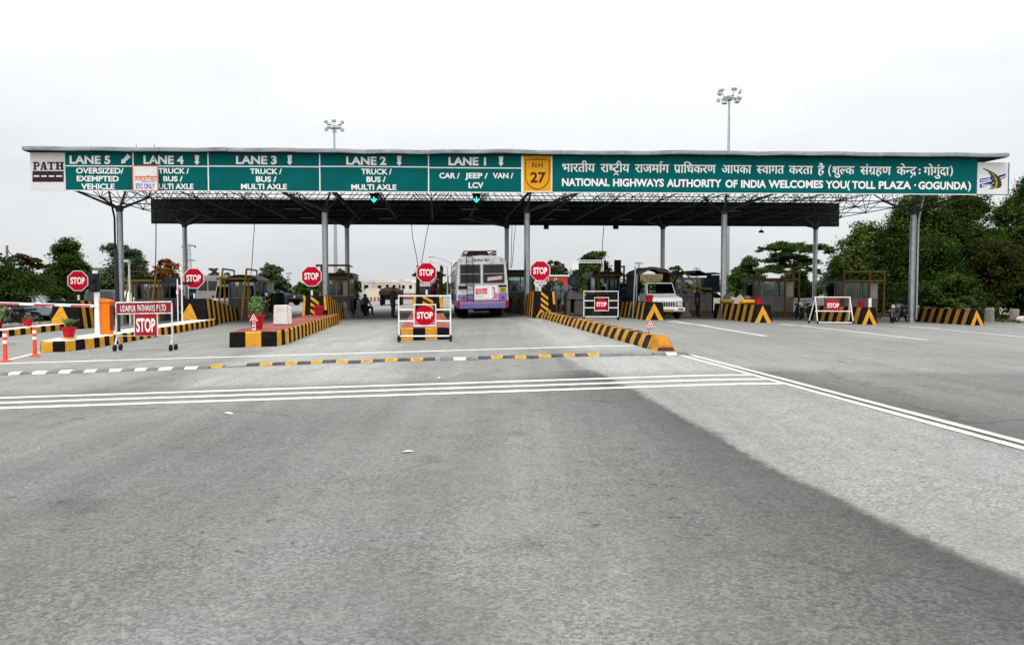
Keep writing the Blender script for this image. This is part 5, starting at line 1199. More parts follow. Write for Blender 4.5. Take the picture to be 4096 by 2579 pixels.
# crash guard post with a cable bracket near the middle booth
def jersey(label, lat, lo, ln, h, rz=0, m=None):
    t = thing('concrete_barrier', label, 'concrete barrier', GP(lat, lo), RZ + rz, 'plain concrete barriers by the booths')
    o = MB(); o.ext([(-.30, 0, -.06), (-.27, 0, .1), (-.12, 0, .35), (-.09, 0, h), (.09, 0, h), (.12, 0, .35), (.27, 0, .1), (.30, 0, -.06)], (0, ln, 0)); o.build('barrier_body', m or M_CONC, t, bevel=.015)
jersey('dark streaked concrete barrier at the end of the striped barrier, left of the seated pair', -4.55, 42.9, 2.2, .88)
jersey('worn white concrete barrier panel standing just before the seated pair', -4.05, 45.2, 2.4, .92, m=M_CONC)
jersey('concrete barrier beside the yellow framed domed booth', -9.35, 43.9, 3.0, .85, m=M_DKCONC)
jersey('low stained barrier at the foot of the tarpaulin booth', 13.9, 42.6, 2.5, .8, m=M_CONC)
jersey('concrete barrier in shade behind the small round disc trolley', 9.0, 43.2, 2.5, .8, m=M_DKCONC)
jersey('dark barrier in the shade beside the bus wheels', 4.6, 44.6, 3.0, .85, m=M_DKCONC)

# ------------------------------------------------------------------ wheels
def wheel(t, x, y, r, wd, name='wheel', rim=True):
    o = MB(); o.lathe([(r * .62, -wd / 2), (r * .93, -wd / 2), (r, -wd * .32), (r, wd * .32), (r * .93, wd / 2), (r * .62, wd / 2)], (x, y, r), 22, 0, 'x'); w_ = o.build(name, M_RUB, t, True)
    if rim:
        o = MB()
        for s in (-1, 1): o.lathe([(r * .60, s * wd * .30), (r * .58, s * wd * .46), (r * .3, s * wd * .40), (.02, s * wd * .42)], (x, y, r), 16, 0, 'x')
        o.build('rim', M_CARS, w_, True)
    return w_

# ------------------------------------------------------------------ the bus, seen from behind
def bus():
    t = thing('bus', 'white and lavender bus with rear ladder and roof rack waiting in the lane', 'bus', GP(2.46, 38.35), RZ); t.rotation_euler = (0, math.radians(-.9), RZ)
    X, LEN = 1.25, 10.2
    def prof(y, sh=0):                                   # cross section, roof corners rounded
        k = 1 - sh
        return [(-X * .965 * k, y, .52), (-X, y, .80), (-X * .985, y, 1.75), (-X * .93, y, 2.72), (-X * .86, y, 2.88), (-X * .70, y, 2.975), (0, y, 3.03), (X * .70, y, 2.975), (X * .86, y, 2.88), (X * .93, y, 2.72), (X * .985, y, 1.75), (X, y, .80), (X * .965 * k, y, .52)]
    o = MB(); secs = [prof(.0), prof(.04), prof(LEN)]; n = 13
    vs = []
    for i, s in enumerate(secs):
        for (x, y, z) in s:
            if i == 0: x *= .985; z = z if z < .7 else z - .012; y = .0 + max(0, z - 1.3) * .055
            if i == 1: y = .035 + max(0, z - 1.3) * .055
            vs.append((x, y, z))
    fs = [tuple(range(n - 1, -1, -1)), tuple(range(2 * n, 3 * n))] + [(i * n + k, i * n + (k + 1) % n, i * n + n + (k + 1) % n, i * n + n + k) for i in range(2) for k in range(n)]
    o.add(vs, fs); o.build('body', M_BUSW, t, True)
    yz = lambda z: max(0, z - 1.3) * .055
    def panel(nm, pts, m, off=.006, parent=None):        # pts (x, z) on the rear face
        o = MB(); p = [(x, yz(z) - off, z) for x, z in pts]; o.ext(p, (0, off * .9, 0)); return o.build(nm, m, parent or t)
    # windows
    for a, b in ((-1.07, -.07), (.03, 1.08)):
        f = panel('rear_window', [(a, 1.68), (b, 1.68), (b - .01 * (b > 0), 2.60), (a + .02, 2.60)], mat('window_rubber', (.12,.12,.12), .6, 0, .2, 5), .010)
        o = MB(); p = [(x, yz(z) - .014, z) for x, z in ((a + .035, 1.72), (b - .035, 1.72), (b - .04, 2.56), (a + .05, 2.56))]; o.poly(p); o.build('pane', mat('bus_rear_glass', (.012,.013,.013), .25, 0, .3, 1.5, spec=.3), f)
        o = MB(); o.box(((a + b) / 2, yz(2.15) - .016, 2.14), (b - a - .12, .004, .03)); o.build('window_bar', M_CARS, f)
    panel('window_sticker', [(.25, 1.80), (.95, 1.86), (.96, 2.03), (.26, 1.97)], mat('sticker_pink', (.52,.33,.34), .6, 0, .25, 12), .018)
    panel('rear_ridge', [(-1.16, 1.60), (1.16, 1.60), (1.16, 1.655), (-1.16, 1.655)], M_BUSW, .02)
    # lavender lower part, red strip, bumper
    panel('lavender_band', [(-1.17, .88), (-.42, .88), (-.42, 1.16), (-1.18, 1.16)], M_BUSP, .005); panel('lavender_band', [(.76, .88), (1.18, .88), (1.19, 1.20), (.76, 1.20)], M_BUSP, .005)
    panel('red_strip', [(-1.2, .815), (1.2, .815), (1.2, .872), (-1.2, .872)], M_BUSR, .012)
    o = MB(); o.ext([(-1.10, -.10, .49), (1.10, -.10, .49), (1.12, -.02, .49), (-1.12, -.02, .49)], (0, 0, .30)); bp = o.build('bumper', M_BUSP, t, bevel=.02)
    o = MB(); o.box((0, -.105, .60), (2.15, .02, .035)); o.box((0, -.105, .69), (2.15, .02, .03)); o.build('bumper_ridge', M_BUSP, bp)
    for s in (-1, 1):
        o = MB(); o.hexa([(s * 1.10, -.10, .50), (s * 1.25, -.02, .52), (s * 1.25, .1, .52), (s * 1.10, .1, .50), (s * 1.12, -.10, .82), (s * 1.25, -.0, .84), (s * 1.25, .1, .84), (s * 1.12, .1, .82)]); o.build('bumper_corner', M_BUSR, t)
    # lamp recesses, round lamps
    panel('lamp_recess', [(-1.15, 1.42), (-.72, 1.42), (-.72, 1.56), (-1.15, 1.56)], M_DARK, .006); panel('lamp_recess', [(.79, 1.50), (1.16, 1.50), (1.16, 1.62), (.79, 1.62)], M_DARK, .006)
    for x in (-.90, .98): o = MB(); o.lathe([(.055, -.03), (.06, 0)], (x, 0, 1.00), 14, 0, 'y'); o.build('tail_lamp', M_LAMPR, t)
    # advert poster
    ps = panel('poster', [(-.37, .93), (.72, .95), (.74, 1.60), (-.36, 1.60)], mat('poster_print', (.72,.69,.70), .4, 0, .06, 3), .012)
    panel('poster_edge', [(-.37, 1.585), (.74, 1.585), (.74, 1.61), (-.37, 1.61)], M_RED, .016, ps); panel('poster_box', [(-.32, 1.17), (.22, 1.19), (.22, 1.45), (-.32, 1.43)], mat('poster_red', (.62,.04,.05), .5), .016, ps)
    o = MB()
    for k, (a, b) in enumerate(((-.28, .02), (-.28, .17), (-.28, .19), (-.20, .12))):
        z0 = 1.385 - k * .06; put_deva(o, [W('k:भ k:ा k:र k:त'), W('k:क k:र k:त k:ा _ k:म k:ा k:न'), W('k:ग k:त k:ा _ k:प k:द k:ा k:व'), W('k:स k:ब k:क k:ा')][k], a, b, z0 - .012, z0 + .022, yz(1.4) - .020)
    o.build('lettering', M_WHITE, ps)
    o = MB()
    for k in range(3): o.box((-.15 + .05 * (k == 1), yz(1) - .015, 1.10 - k * .035), (.34 + .1 * (k == 0), .002, .008))
    o.build('fine_print', mat('print_grey', (.35,.33,.36), .6), ps)
    # plain figure of a woman in a pink dress on the advert
    o = MB(); z = 1.2; y = yz(1.3) - .018
    disc(o, (.53, 1.42), .055, y, 16, 0); o.poly([(.49, y, 1.38), (.55, y, 1.37), (.57, y, 1.30), (.49, y, 1.28)], 0); o.poly([(.46, y - .001, 1.20), (.52, y - .001, 1.30), (.56, y - .001, 1.28), (.60, y - .001, 1.08), (.50, y - .001, 1.08)], 0)
    o.build('figure_skin', mat('print_skin', (.62,.45,.38), .6), ps)
    o = MB(); o.poly([(.46, y - .002, 1.44), (.49, y - .002, 1.50), (.56, y - .002, 1.50), (.60, y - .002, 1.44), (.585, y - .002, 1.38), (.55, y - .002, 1.45), (.49, y - .002, 1.44)]); o.poly([(.58, y - .002, 1.42), (.605, y - .002, 1.40), (.60, y - .002, 1.16), (.58, y - .002, 1.14)]); o.build('figure_hair', M_BLACKP, ps)
    o = MB(); o.poly([(.46, y - .003, .965), (.70, y - .003, .97), (.70, y - .003, 1.25), (.62, y - .003, 1.22), (.57, y - .003, 1.12), (.52, y - .003, 1.05)]); o.build('figure_dress', mat('print_pink', (.70,.10,.33), .6), ps)
    # plate, words
    pl = panel('number_plate', [(.83, 1.24), (1.15, 1.26), (1.15, 1.48), (.83, 1.46)], M_PLATE, .014)
    o = MB(); put_text(o, 'RJ09', .87, 1.11, 1.365, 1.44, yz(1.4) - .018, off=.03); put_text(o, 'PA2073', .86, 1.13, 1.27, 1.345, yz(1.3) - .018, off=.03); o.build('lettering', M_BLACKP, pl)
    o = MB(); put_text(o, 'STOP', -1.07, -.80, 1.28, 1.38, yz(1.33) - .006, off=.0); o.build('lettering', mat('print_faded', (.34,.34,.33), .6), t)
    o = MB(); put_deva(o, W('i:ि k:च h:त k:त k:ौ k:ड k:ग k:ढ'), -.38, .05, 2.735, 2.835, yz(2.8) - .008, off=.02); put_deva(o, W('i:ि k:ड k:प k:ो'), .12, .34, 2.735, 2.835, yz(2.8) - .008, off=.02); o.build('lettering', mat('print_navy', (.03,.035,.09), .6), t)
    for x in (-1.0, .93):
        o = MB(); c = [(x + .085 * math.cos(2 * math.pi * k / 20), yz(2.8) - .008, 2.79 + .085 * math.sin(2 * math.pi * k / 20)) for k in range(20)]; o.tube(c, .007, 4, closed=True); o.box((x, yz(2.8) - .008, 2.79), (.14, .008, .010)); o.box((x, yz(2.8) - .008, 2.79), (.010, .008, .14)); o.build('round_emblem', mat('print_teal', (.22,.33,.36), .6), t)
    # ladder
    o = MB()
    for x in (-.74, -.43): o.tube([(x, -.02, .60), (x, -.06, 1.5), (x, .0, 2.6), (x, .05, 2.9), (x, .28, 3.06)], .016, 6)
    for k in range(11): z = .72 + k * .225; o.cyl((-.74, -.055 + max(0, z - 1.5) * .055, z), (-.43, -.055 + max(0, z - 1.5) * .055, z), .013, n=6)
    o.build('ladder', M_DKSTEEL, t)
    # roof rack and the bundle in it
    o = MB()
    for z in (3.10, 3.24): o.tube([(-.82, .45, z), (.72, .45, z), (.66, 4.5, z), (-.76, 4.5, z)], .028, 6, closed=True)
    for x in (-.82, -.05, .72): o.cyl((x, .45, 2.97), (x, .45, 3.24), .018, n=6); o.cyl((x, 4.5, 2.97), (x, 4.5, 3.24), .018, n=6)
    for k in range(8): o.cyl((-.82, .9 + k * .5, 3.05), (.72, .9 + k * .5, 3.05), .014, n=5)
    o.cyl((.72, .45, 3.24), (.62, 1.3, 3.05), .014, n=5); o.build('roof_rack', mat('rack_maroon', (.05,.02,.02), .6), t)
    o = MB(); r = random.Random(2)
    for k in range(7): o.ball((-.5 + k * .12, 1.0 + r.uniform(-.2, .2), 3.13), (.19, .4, .13), 10)
    q = o.build('roof_bundle', M_DARK, t, True)
    # side windows, mirrors and rails on the near side, wheels
    for s in (-1, 1):
        for k in range(7):
            y0 = .5 + k * 1.32; f = MB(); f.hexa([(s * 1.236, y0, 1.78), (s * 1.242, y0, 1.78), (s * 1.242, y0 + 1.16, 1.78), (s * 1.236, y0 + 1.16, 1.78), (s * 1.172, y0, 2.62), (s * 1.192, y0, 2.62), (s * 1.192, y0 + 1.16, 2.62), (s * 1.172, y0 + 1.16, 2.62)]); f.build('side_window', M_VGLASS, t)
        f = MB(); f.b2((s * 1.248, .1, .82), (s * 1.258, 10.1, 1.18)); f.build('side_band', M_BUSP, t)
    o = MB(); o.tube([(-1.24, 9.4, 2.2), (-1.42, 9.5, 2.15), (-1.42, 9.5, 1.9)], .02, 5); o.box((-1.43, 9.5, 1.85), (.05, .16, .34)); o.build('side_mirror', M_DKSTEEL, t)
    for k in range(3): o = MB(); o.tube([(-1.25, .8 + k * 2.6, 2.35), (-1.33, .9 + k * 2.6, 2.3), (-1.33, .9 + k * 2.6, 1.5), (-1.26, .8 + k * 2.6, 1.45)], .018, 5); o.build('window_guard', M_DKSTEEL, t)
    for y in (2.9,):
        for x in (-1.03, -.74, .74, 1.03): wheel(t, x, y, .48, .26, rim=False)
    for x in (-1.0, 1.0): wheel(t, x, 8.0, .48, .26, rim=False)
    o = MB(); o.b2((-.9, .3, .42), (.9, 9.8, .60)); o.cyl((-.7, 2.9, .48), (.7, 2.9, .48), .13, n=10); o.ball((0, 2.9, .48), .24, 12); o.b2((-.4, .3, .34), (.35, 1.2, .5)); o.build('chassis', M_DARK, t)
    for x in (-.85, .85): o = MB(); o.b2((x - .27, 2.35, .22), (x + .27, 2.37, .62)); o.build('mud_flap', M_RUB, t)
bus()

# ------------------------------------------------------------------ white pickup with a tarpaulin-covered bed
def pickup():
    t = thing('pickup_truck', 'white pickup with barred grille and tall tarpaulin covered bed facing us', 'pickup truck', GP(11.66, 38.7), RZ)   # front at y=0, pointing to the viewer
    X = .78
    o = MB()
    o.ext([(-X, .0, .42), (-X, -.02, .60), (-X, .0, .95), (-X, .12, 1.06), (-X, 1.15, 1.22), (-X, 1.5, 1.22), (-X, 1.5, .42)], (2 * X, 0, 0)); o.build('bonnet', M_CARW, t, bevel=.05)
    o = MB(); xb, xt = X, X * .90
    o.hexa([(-xb, 1.1, 1.2), (xb, 1.1, 1.2), (xb, 2.45, 1.2), (-xb, 2.45, 1.2), (-xt, 1.48, 1.82), (xt, 1.48, 1.82), (xt, 2.4, 1.82), (-xt, 2.4, 1.82)]); o.build('cab', M_CARW, t, bevel=.04)
    o = MB(); o.b2((-X, 1.45, .45), (X, 2.5, 1.25)); o.build('door_panels', M_CARW, t)
    o = MB(); P_ = lambda f, z: (f, 1.1 + (z - 1.2) / .62 * .38 - .012, z); o.poly([P_(-.70, 1.26), P_(.70, 1.26), P_(.64, 1.76), P_(-.64, 1.76)]); ws = o.build('windscreen', M_DARK, t)
    o = MB(); o.poly([(a, b - .008, c) for a, b, c in (P_(-.70, 1.26), P_(.70, 1.26), P_(.64, 1.76), P_(-.64, 1.76))]); o.build('pane', M_VGLASS, ws)
    o = MB(); o.tube([P_(-.5, 1.25), P_(.02, 1.31)], .012, 5); o.tube([P_(.1, 1.25), P_(.6, 1.33)], .012, 5); o.build('wiper', M_DKSTEEL, t)
    o = MB(); o.b2((-.66, -.03, .62), (.66, .0, .86)); g = o.build('grille_panel', mat('grille_grey', (.35,.36,.36), .4, .3, .1, 4), t)
    for k in range(6): o = MB(); x = -.30 + k * .12; o.hexa([(x - .035, -.036, .64), (x + .035, -.036, .64), (x + .035, -.03, .64), (x - .035, -.03, .64), (x - .035, -.036, .84), (x + .035, -.036, .84), (x + .035, -.03, .84), (x - .035, -.03, .84)]); o.build('grille_slot', M_DARK, g)
    for s in (-1, 1):
        o = MB(); o.b2((s * .44 - (0 if s > 0 else .30), -.045, .64), (s * .44 + (.30 if s > 0 else 0), -.02, .86)); h = o.build('headlight', M_DKSTEEL, t)
        o = MB(); o.lathe([(.095, -.06), (.1, -.045)], (s * .56, 0, .75), 16, 0, 'y'); o.build('lens', M_LAMPW, h)
        o = MB(); o.b2((s * .66 - .02, -.05, .66), (s * .66 + .06, -.046, .84)); o.build('lens', M_LAMPW, h)
    o = MB(); o.ext([(-.84, .05, .36), (-.84, -.16, .38), (-.84, -.18, .48), (-.84, -.14, .58), (-.84, .05, .58)], (1.68, 0, 0)); bp = o.build('bumper', M_CARW, t, bevel=.03)
    for s in (-1, 1): o = MB(); o.b2((s * .62 - .12, -.19, .47), (s * .62 + .12, -.176, .55)); o.build('indicator', mat('lamp_orange_red', (.55,.03,.02), .3), bp)
    o = MB(); o.b2((-.28, -.20, .38), (.26, -.182, .50)); o.build('number_plate', mat('plate_worn', (.42,.22,.03), .6, 0, .3, 14), bp)
    for s in (-1, 1):
        wheel(t, s * .66, .55, .33, .19); wheel(t, s * .66, 3.1, .33, .19); o = MB(); o.tube([(s * .78, 1.35, 1.25), (s * .95, 1.3, 1.32)], .015, 5); o.box((s * .98, 1.3, 1.38), (.12, .04, .22)); o.build('side_mirror', M_DKSTEEL, t)
        o = MB(); o.hexa([(s * .775, 1.55, 1.27), (s * .79, 1.55, 1.27), (s * .79, 2.35, 1.27), (s * .775, 2.35, 1.27), (s * .70, 1.68, 1.75), (s * .72, 1.68, 1.75), (s * .72, 2.3, 1.75), (s * .70, 2.3, 1.75)]); o.build('side_window', M_VGLASS, t)
    o = MB(); o.b2((-.85, 2.5, .55), (.85, 4.9, .68)); o.b2((-.87, 2.5, .68), (-.83, 4.9, 1.15)); o.b2((.83, 2.5, .68), (.87, 4.9, 1.15)); o.build('cargo_bed', M_DKSTEEL, t)
    o = MB(); o.b2((-.9, 2.5, 1.1), (-.86, 4.9, 2.2)); o.b2((.86, 2.5, 1.1), (.9, 4.9, 2.2)); o.b2((-.86, 4.86, 1.1), (.86, 4.9, 2.3)); o.build('tarpaulin_side', M_TARP, t)
    n = 12; A = []
    for k in range(n + 1): f = k / n; A.append((-1.0 + 2.0 * f, 2.20 + .42 * math.sin(math.pi * f) ** .8 + .03 * math.sin(f * 17)))
    o = MB()
    for j in range(5):
        for x, z in A: o.v.append((x + .02 * math.sin(j * 3 + x * 4), 2.3 + j * .66, z + .03 * math.sin(j * 2.3 + x * 3)))
    for j in range(4):
        for k in range(n): o.f.append((j * 13 + k, j * 13 + k + 1, j * 13 + 14 + k, j * 13 + 13 + k)); o.mi.append(0)
    q = o.build('tarpaulin_roof', M_TARP, t, True); s_ = q.modifiers.new('cloth', 'SOLIDIFY'); s_.thickness = .03
    o = MB(); o.ext([(-1.0, 2.3, 2.18), (-1.0, 2.3, 1.9), (-.9, 2.3, 1.5), (-.86, 2.3, 2.2)], (0, .05, 0)); o.ext([(x, 2.28, z) for x, z in A] + [(x, 2.28, z - .14 - .05 * math.sin(x * 5)) for x, z in reversed(A)], (0, .03, 0)); o.build('tarpaulin_flap', M_TARP, t)
    o = MB(); o.hexa([(-.80, 2.28, 1.86), (.40, 2.28, 1.86), (.40, 2.34, 1.86), (-.80, 2.34, 1.86), (-.80, 2.22, 2.27), (.40, 2.22, 2.27), (.40, 2.28, 2.27), (-.80, 2.28, 2.27)]); bd = o.build('header_board', mat('board_old_cream', (.36,.32,.17), .7, 0, .25, 5), t)
    o = MB(); put_deva(o, W('k:ज k:य _ k:म k:ा k:त k:ा _ k:द k:ी'), -.65, .26, 2.08, 2.17, 2.235); o.build('lettering', mat('print_rust', (.42,.10,.05), .7), bd)
    o = MB(); put_deva(o, W('k:र k:ा k:ज _ k:न k:ग k:र'), -.45, .30, 1.94, 2.0, 2.255); o.build('lettering', mat('print_slate', (.12,.12,.15), .7), bd)
    for x in (-.72, .34): o = MB(); o.lathe([(.05, -.03), (.05, 0)], (x, 2.26, 1.92), 10, 0, 'y'); o.build('marker_lamp', M_LAMPR, bd)
pickup()

# ------------------------------------------------------------------ plainer vehicles farther off
def car(label, loc, rz, ln=4.2, wd=1.7, h=1.75, m=None, kind='suv', cat='car', name='parked_car', group='cars beyond the booths'):
    t = thing(name, label, cat, loc, rz, group); m = m or M_CARW; x = wd / 2; hb = h * .55; k = .5 if kind == 'suv' else .9
    o = MB(); o.ext([(-x, 0, .35), (-x, -.05, .55), (-x, .02, hb - .12), (-x, .25, hb - .02), (-x, ln * .30, hb + .05), (-x, ln * .97, hb + .02), (-x, ln, .6), (-x, ln - .02, .35)], (wd, 0, 0)); o.build('body', m, t, bevel=.06)
    a0, a1 = ln * .28, ln * .28 + k; b0, b1 = ln * (.98 if kind == 'suv' else .9), ln * (.95 if kind == 'suv' else .78); xt = x * .86
    o = MB(); o.hexa([(-x + .03, a0, hb), (x - .03, a0, hb), (x - .03, b0, hb), (-x + .03, b0, hb), (-xt, a1, h), (xt, a1, h), (xt, b1, h), (-xt, b1, h)]); o.build('cabin', m, t, bevel=.05)
    def lerp(p, q, f): return tuple(p[i] + (q[i] - p[i]) * f for i in range(3))
    o = MB(); p = [(-x + .12, a0, hb + .05), (x - .12, a0, hb + .05), (xt - .06, a1 - .05, h - .1), (-xt + .06, a1 - .05, h - .1)]; o.poly([(a, b - .03, c) for a, b, c in p]); o.build('windscreen', M_VGLASS, t)
    o = MB(); p = [(-x + .12, b0, hb + .05), (x - .12, b0, hb + .05), (xt - .06, b1 + .03, h - .1), (-xt + .06, b1 + .03, h - .1)]; o.poly([(a, b + .03, c) for a, b, c in p]); o.build('rear_window', M_VGLASS, t)
    for s in (-1, 1):
        for f0, f1 in ((.10, .48), (.53, .92)):
            A = lerp((s * (x - .02), a0 + .1, hb + .06), (s * (x - .02), b0 - .1, hb + .06), f0); B_ = lerp((s * (x - .02), a0 + .1, hb + .06), (s * (x - .02), b0 - .1, hb + .06), f1)
            C_ = lerp((s * (xt + .015), a1, h - .1), (s * (xt + .015), b1 - .05, h - .1), f1); D = lerp((s * (xt + .015), a1, h - .1), (s * (xt + .015), b1 - .05, h - .1), f0)
            o = MB(); o.poly([(v[0] + s * .012, v[1], v[2]) for v in (A, B_, C_, D)]); o.build('side_window', M_VGLASS, t)
        for y in (ln * .19, ln * .80): wheel(t, s * (x - .1), y, .33, .2)
        o = MB(); o.b2((s * (x - .28) - .14, -.07, hb - .32), (s * (x - .28) + .14, -.03, hb - .14)); o.build('headlight', M_LAMPW, t)
        o = MB(); o.b2((s * (x - .15) - .08, ln - .01, hb - .3), (s * (x - .15) + .08, ln + .012, hb - .05)); o.build('tail_light', M_LAMPR, t)
        o = MB(); o.box((s * (x + .08), a0 + .35, hb + .12), (.16, .06, .12)); o.build('side_mirror', M_DKSTEEL, t)
    o = MB(); o.b2((-x * .5, -.075, .5), (x * .5, -.045, .68)); o.build('grille', M_DARK, t)
    o = MB(); o.b2((-x, -.12, .36), (x, .05, .50)); o.build('bumper', M_DKSTEEL, t)
    return t
def at(px, Y, h=0.0):
    p = P3(px, 1145, Y); return Vector((p.x, Y, gz(p.x, Y) + h))
car('dark blue grey car parked under trees behind the signal post of the boom gate', at(565, 54), RZ + 1.15, 4.3, 1.7, 1.75, mat('car_bluegrey', (.06,.075,.09), .3, .1, .1, 2, spec=.6))
car('pale car half hidden by shrubs left of the leftmost stop sign', at(300, 45.5), RZ + 1.1, 4.0, 1.65, 1.5, mat('car_paleblue', (.20,.24,.26), .25, .2, .05, 2, spec=.7), 'sedan')
car('white jeep seen through the pipes of the domed booth', at(905, 51), RZ + .15, 4.2, 1.75, 1.95, M_CARW)
car('dark car in the lane between the blue shirted man and the pickup', at(2502, 49.5), RZ, 4.1, 1.7, 1.85, M_CARD)
car('white car far behind the lanes right of the mast', at(2960, 72), RZ + 1.3, 4.0, 1.65, 1.5, M_CARW, 'sedan')
def lorry(label, loc, rz, ln, wd, h, mcab, mbody, bus_=False, stripe=None, name='lorry', cat='lorry', group='lorries and buses beyond the booths'):
    t = thing(name, label, cat, loc, rz, group); x = wd / 2
    if bus_:
        o = MB(); o.b2((-x, 0, .5), (x, ln, h - .1)); o.b2((-x + .1, .1, h - .1), (x - .1, ln - .1, h)); o.build('body', mbody, t, bevel=.06)
        n = int(ln / 1.2)
        for s in (-1, 1):
            for k in range(n): o = MB(); y = .3 + k * (ln - .5) / n; o.b2((s * x - .004, y, h * .5), (s * x + .008, y + (ln - .5) / n - .12, h * .82)); o.build('side_window', M_VGLASS, t)
        o = MB(); o.b2((-x + .15, -.01, h * .45), (x - .15, .005, h * .85)); o.build('windscreen', M_VGLASS, t)
        if stripe: o = MB(); o.b2((-x - .006, -.006, h * .30), (x + .006, ln + .006, h * .38)); o.build('stripe', stripe, t)
    else:
        o = MB(); o.hexa([(-x, 0, .6), (x, 0, .6), (x, 1.6, .6), (-x, 1.6, .6), (-x, .12, h * .8), (x, .12, h * .8), (x, 1.6, h * .8), (-x, 1.6, h * .8)]); o.build('cab', mcab, t, bevel=.06)
        o = MB(); o.poly([(-x + .12, .03, h * .48), (x - .12, .03, h * .48), (x - .12, .09, h * .74), (-x + .12, .09, h * .74)]); o.build('windscreen', M_VGLASS, t)
        o = MB(); o.b2((-x, 1.75, .9), (x, ln, h * .72)); o.build('cargo_body', mbody, t, bevel=.03)
        o = MB(); n = 8; o.ext([(-x + 2 * x * k / n, 1.8, h * .72 + h * .2 * math.sin(math.pi * k / n) ** .6) for k in range(n + 1)], (0, ln - 1.9, 0)); o.build('tarpaulin', M_TARP, t)
        for s in (-1, 1):
            for k in range(5): o = MB(); y = 2.0 + k * (ln - 2.3) / 5; o.b2((s * x - .01, y, .92), (s * x + .03, y + .08, h * .71)); o.build('side_stake', mcab, t)
        o = MB(); o.b2((-.5, .2, .5), (.5, ln - .1, .85)); o.build('chassis', M_DARK, t)
    for y in (1.0, ln - 1.3):
        for s in (-1, 1): wheel(t, s * (x - .16), y, .45, .28)
    for s in (-1, 1): o = MB(); o.b2((s * (x - .3) - .12, -.03, .75), (s * (x - .3) + .12, .0, .95)); o.build('headlight', M_LAMPW, t)
    return t
lorry('grey white bus with dark windows parked behind the second stop sign from the left', at(905, 84), RZ + 1.25, 8.5, 2.4, 3.15, M_BUSW, mat('bus_grey', (.24,.235,.23), .5, 0, .12, 1, dirt=.5, dirtcol=(.18,.16,.15), ds=1.5), True, name='parked_bus', cat='bus')
lorry('yellow truck cab peeping out left of the domed booth', at(945, 92), RZ + 1.3, 7, 2.3, 3.0, mat('truck_yellow', (.60,.40,.07), .5), mat('truck_yellow2', (.55,.36,.06), .5))
lorry('dark lorry seen from behind on the road left of the standing man', at(1556, 69) + Vector((-.4, 5, 0)), RZ + math.pi, 5.0, 1.95, 1.75, mat('lorry_dark', (.03,.026,.022), .7), mat('lorry_brown', (.035,.027,.022), .8))
lorry('truck with bright blue roof behind the red island', at(1195, 78), RZ + 1.0, 4.2, 1.9, 1.35, mat('lorry_dark', (.03,.026,.022)), mat('lorry_dark', (.03,.026,.022)))
q = [o_ for o_ in COL.objects if o_.name.startswith('lorry')][-1]
for ch in q.children:
    if ch.name.startswith('tarpaulin'): ch.data.materials[0] = mat('truck_blue', (.02,.20,.55), .6); ch.name = 'blue_roof_sheet'
# van with red and white zigzag roof band
t = lorry('white van with red zigzag band round its roof behind the left booth', at(770, 66), RZ + 1.52, 5.4, 2.0, 2.15, M_CARW, M_CARW, True, name='van', cat='van')
for k in range(9):
    y0 = k * .6; o = MB()
    for s in (-1, 1): o.poly([(s * 1.016, y0, 1.45), (s * 1.016, y0 + .34, 1.45), (s * 1.016, y0 + .46, 2.0), (s * 1.016, y0 + .12, 2.0)])
    o.build('red_stripe', M_RED, t)
# yellow machine box on a striped post with dark tank behind domed booth
t = thing('boom_machine', 'yellow and white machine box on a hazard striped post right of the domed booth', 'boom machine', at(1081, 48.5), RZ)
o = MB(); o.b2((-.17, -.15, 1.42), (.17, .15, 1.98)); o.build('box', M_PANEL, t); o = MB(); o.b2((-.22, -.2, 1.98), (.22, .2, 2.08)); o.b2((-.20, -.2, 1.36), (.20, .2, 1.42)); o.build('box_cap', M_KY, t)
o = MB(); o.hexa([(-.45, -.1, .2), (.0, -.1, .2), (.0, .1, .2), (-.45, .1, .2), (-.12, -.1, 1.36), (.18, -.1, 1.36), (.18, .1, 1.36), (-.12, .1, 1.36)]); o.build('post', M_KB, t)
for k in range(3): o = MB(); z = .4 + k * .34; o.poly([(-.40 + k * .1, -.106, z), (-.02 + k * .05, -.106, z + .22), (-.01 + k * .05, -.106, z + .38), (-.36 + k * .1, -.106, z + .15)]); o.build('stripe', M_KY, t)
t = thing('water_tank', 'round dark water tank beside the yellow machine box', 'water tank', at(1112, 50.5), 0); o = MB(); o.lathe([(.42, 0), (.48, .1), (.48, 1.15), (.40, 1.4), (.15, 1.5)], n=20); o.build('tank', mat('tank_plastic', (.02,.022,.025), .35, 0, .2, 3), t, True); o = MB(); o.lathe([(.16, 1.5), (.16, 1.56), (.02, 1.58)], n=14); o.build('lid', mat('tank_lid', (.05,.22,.22), .5), t)

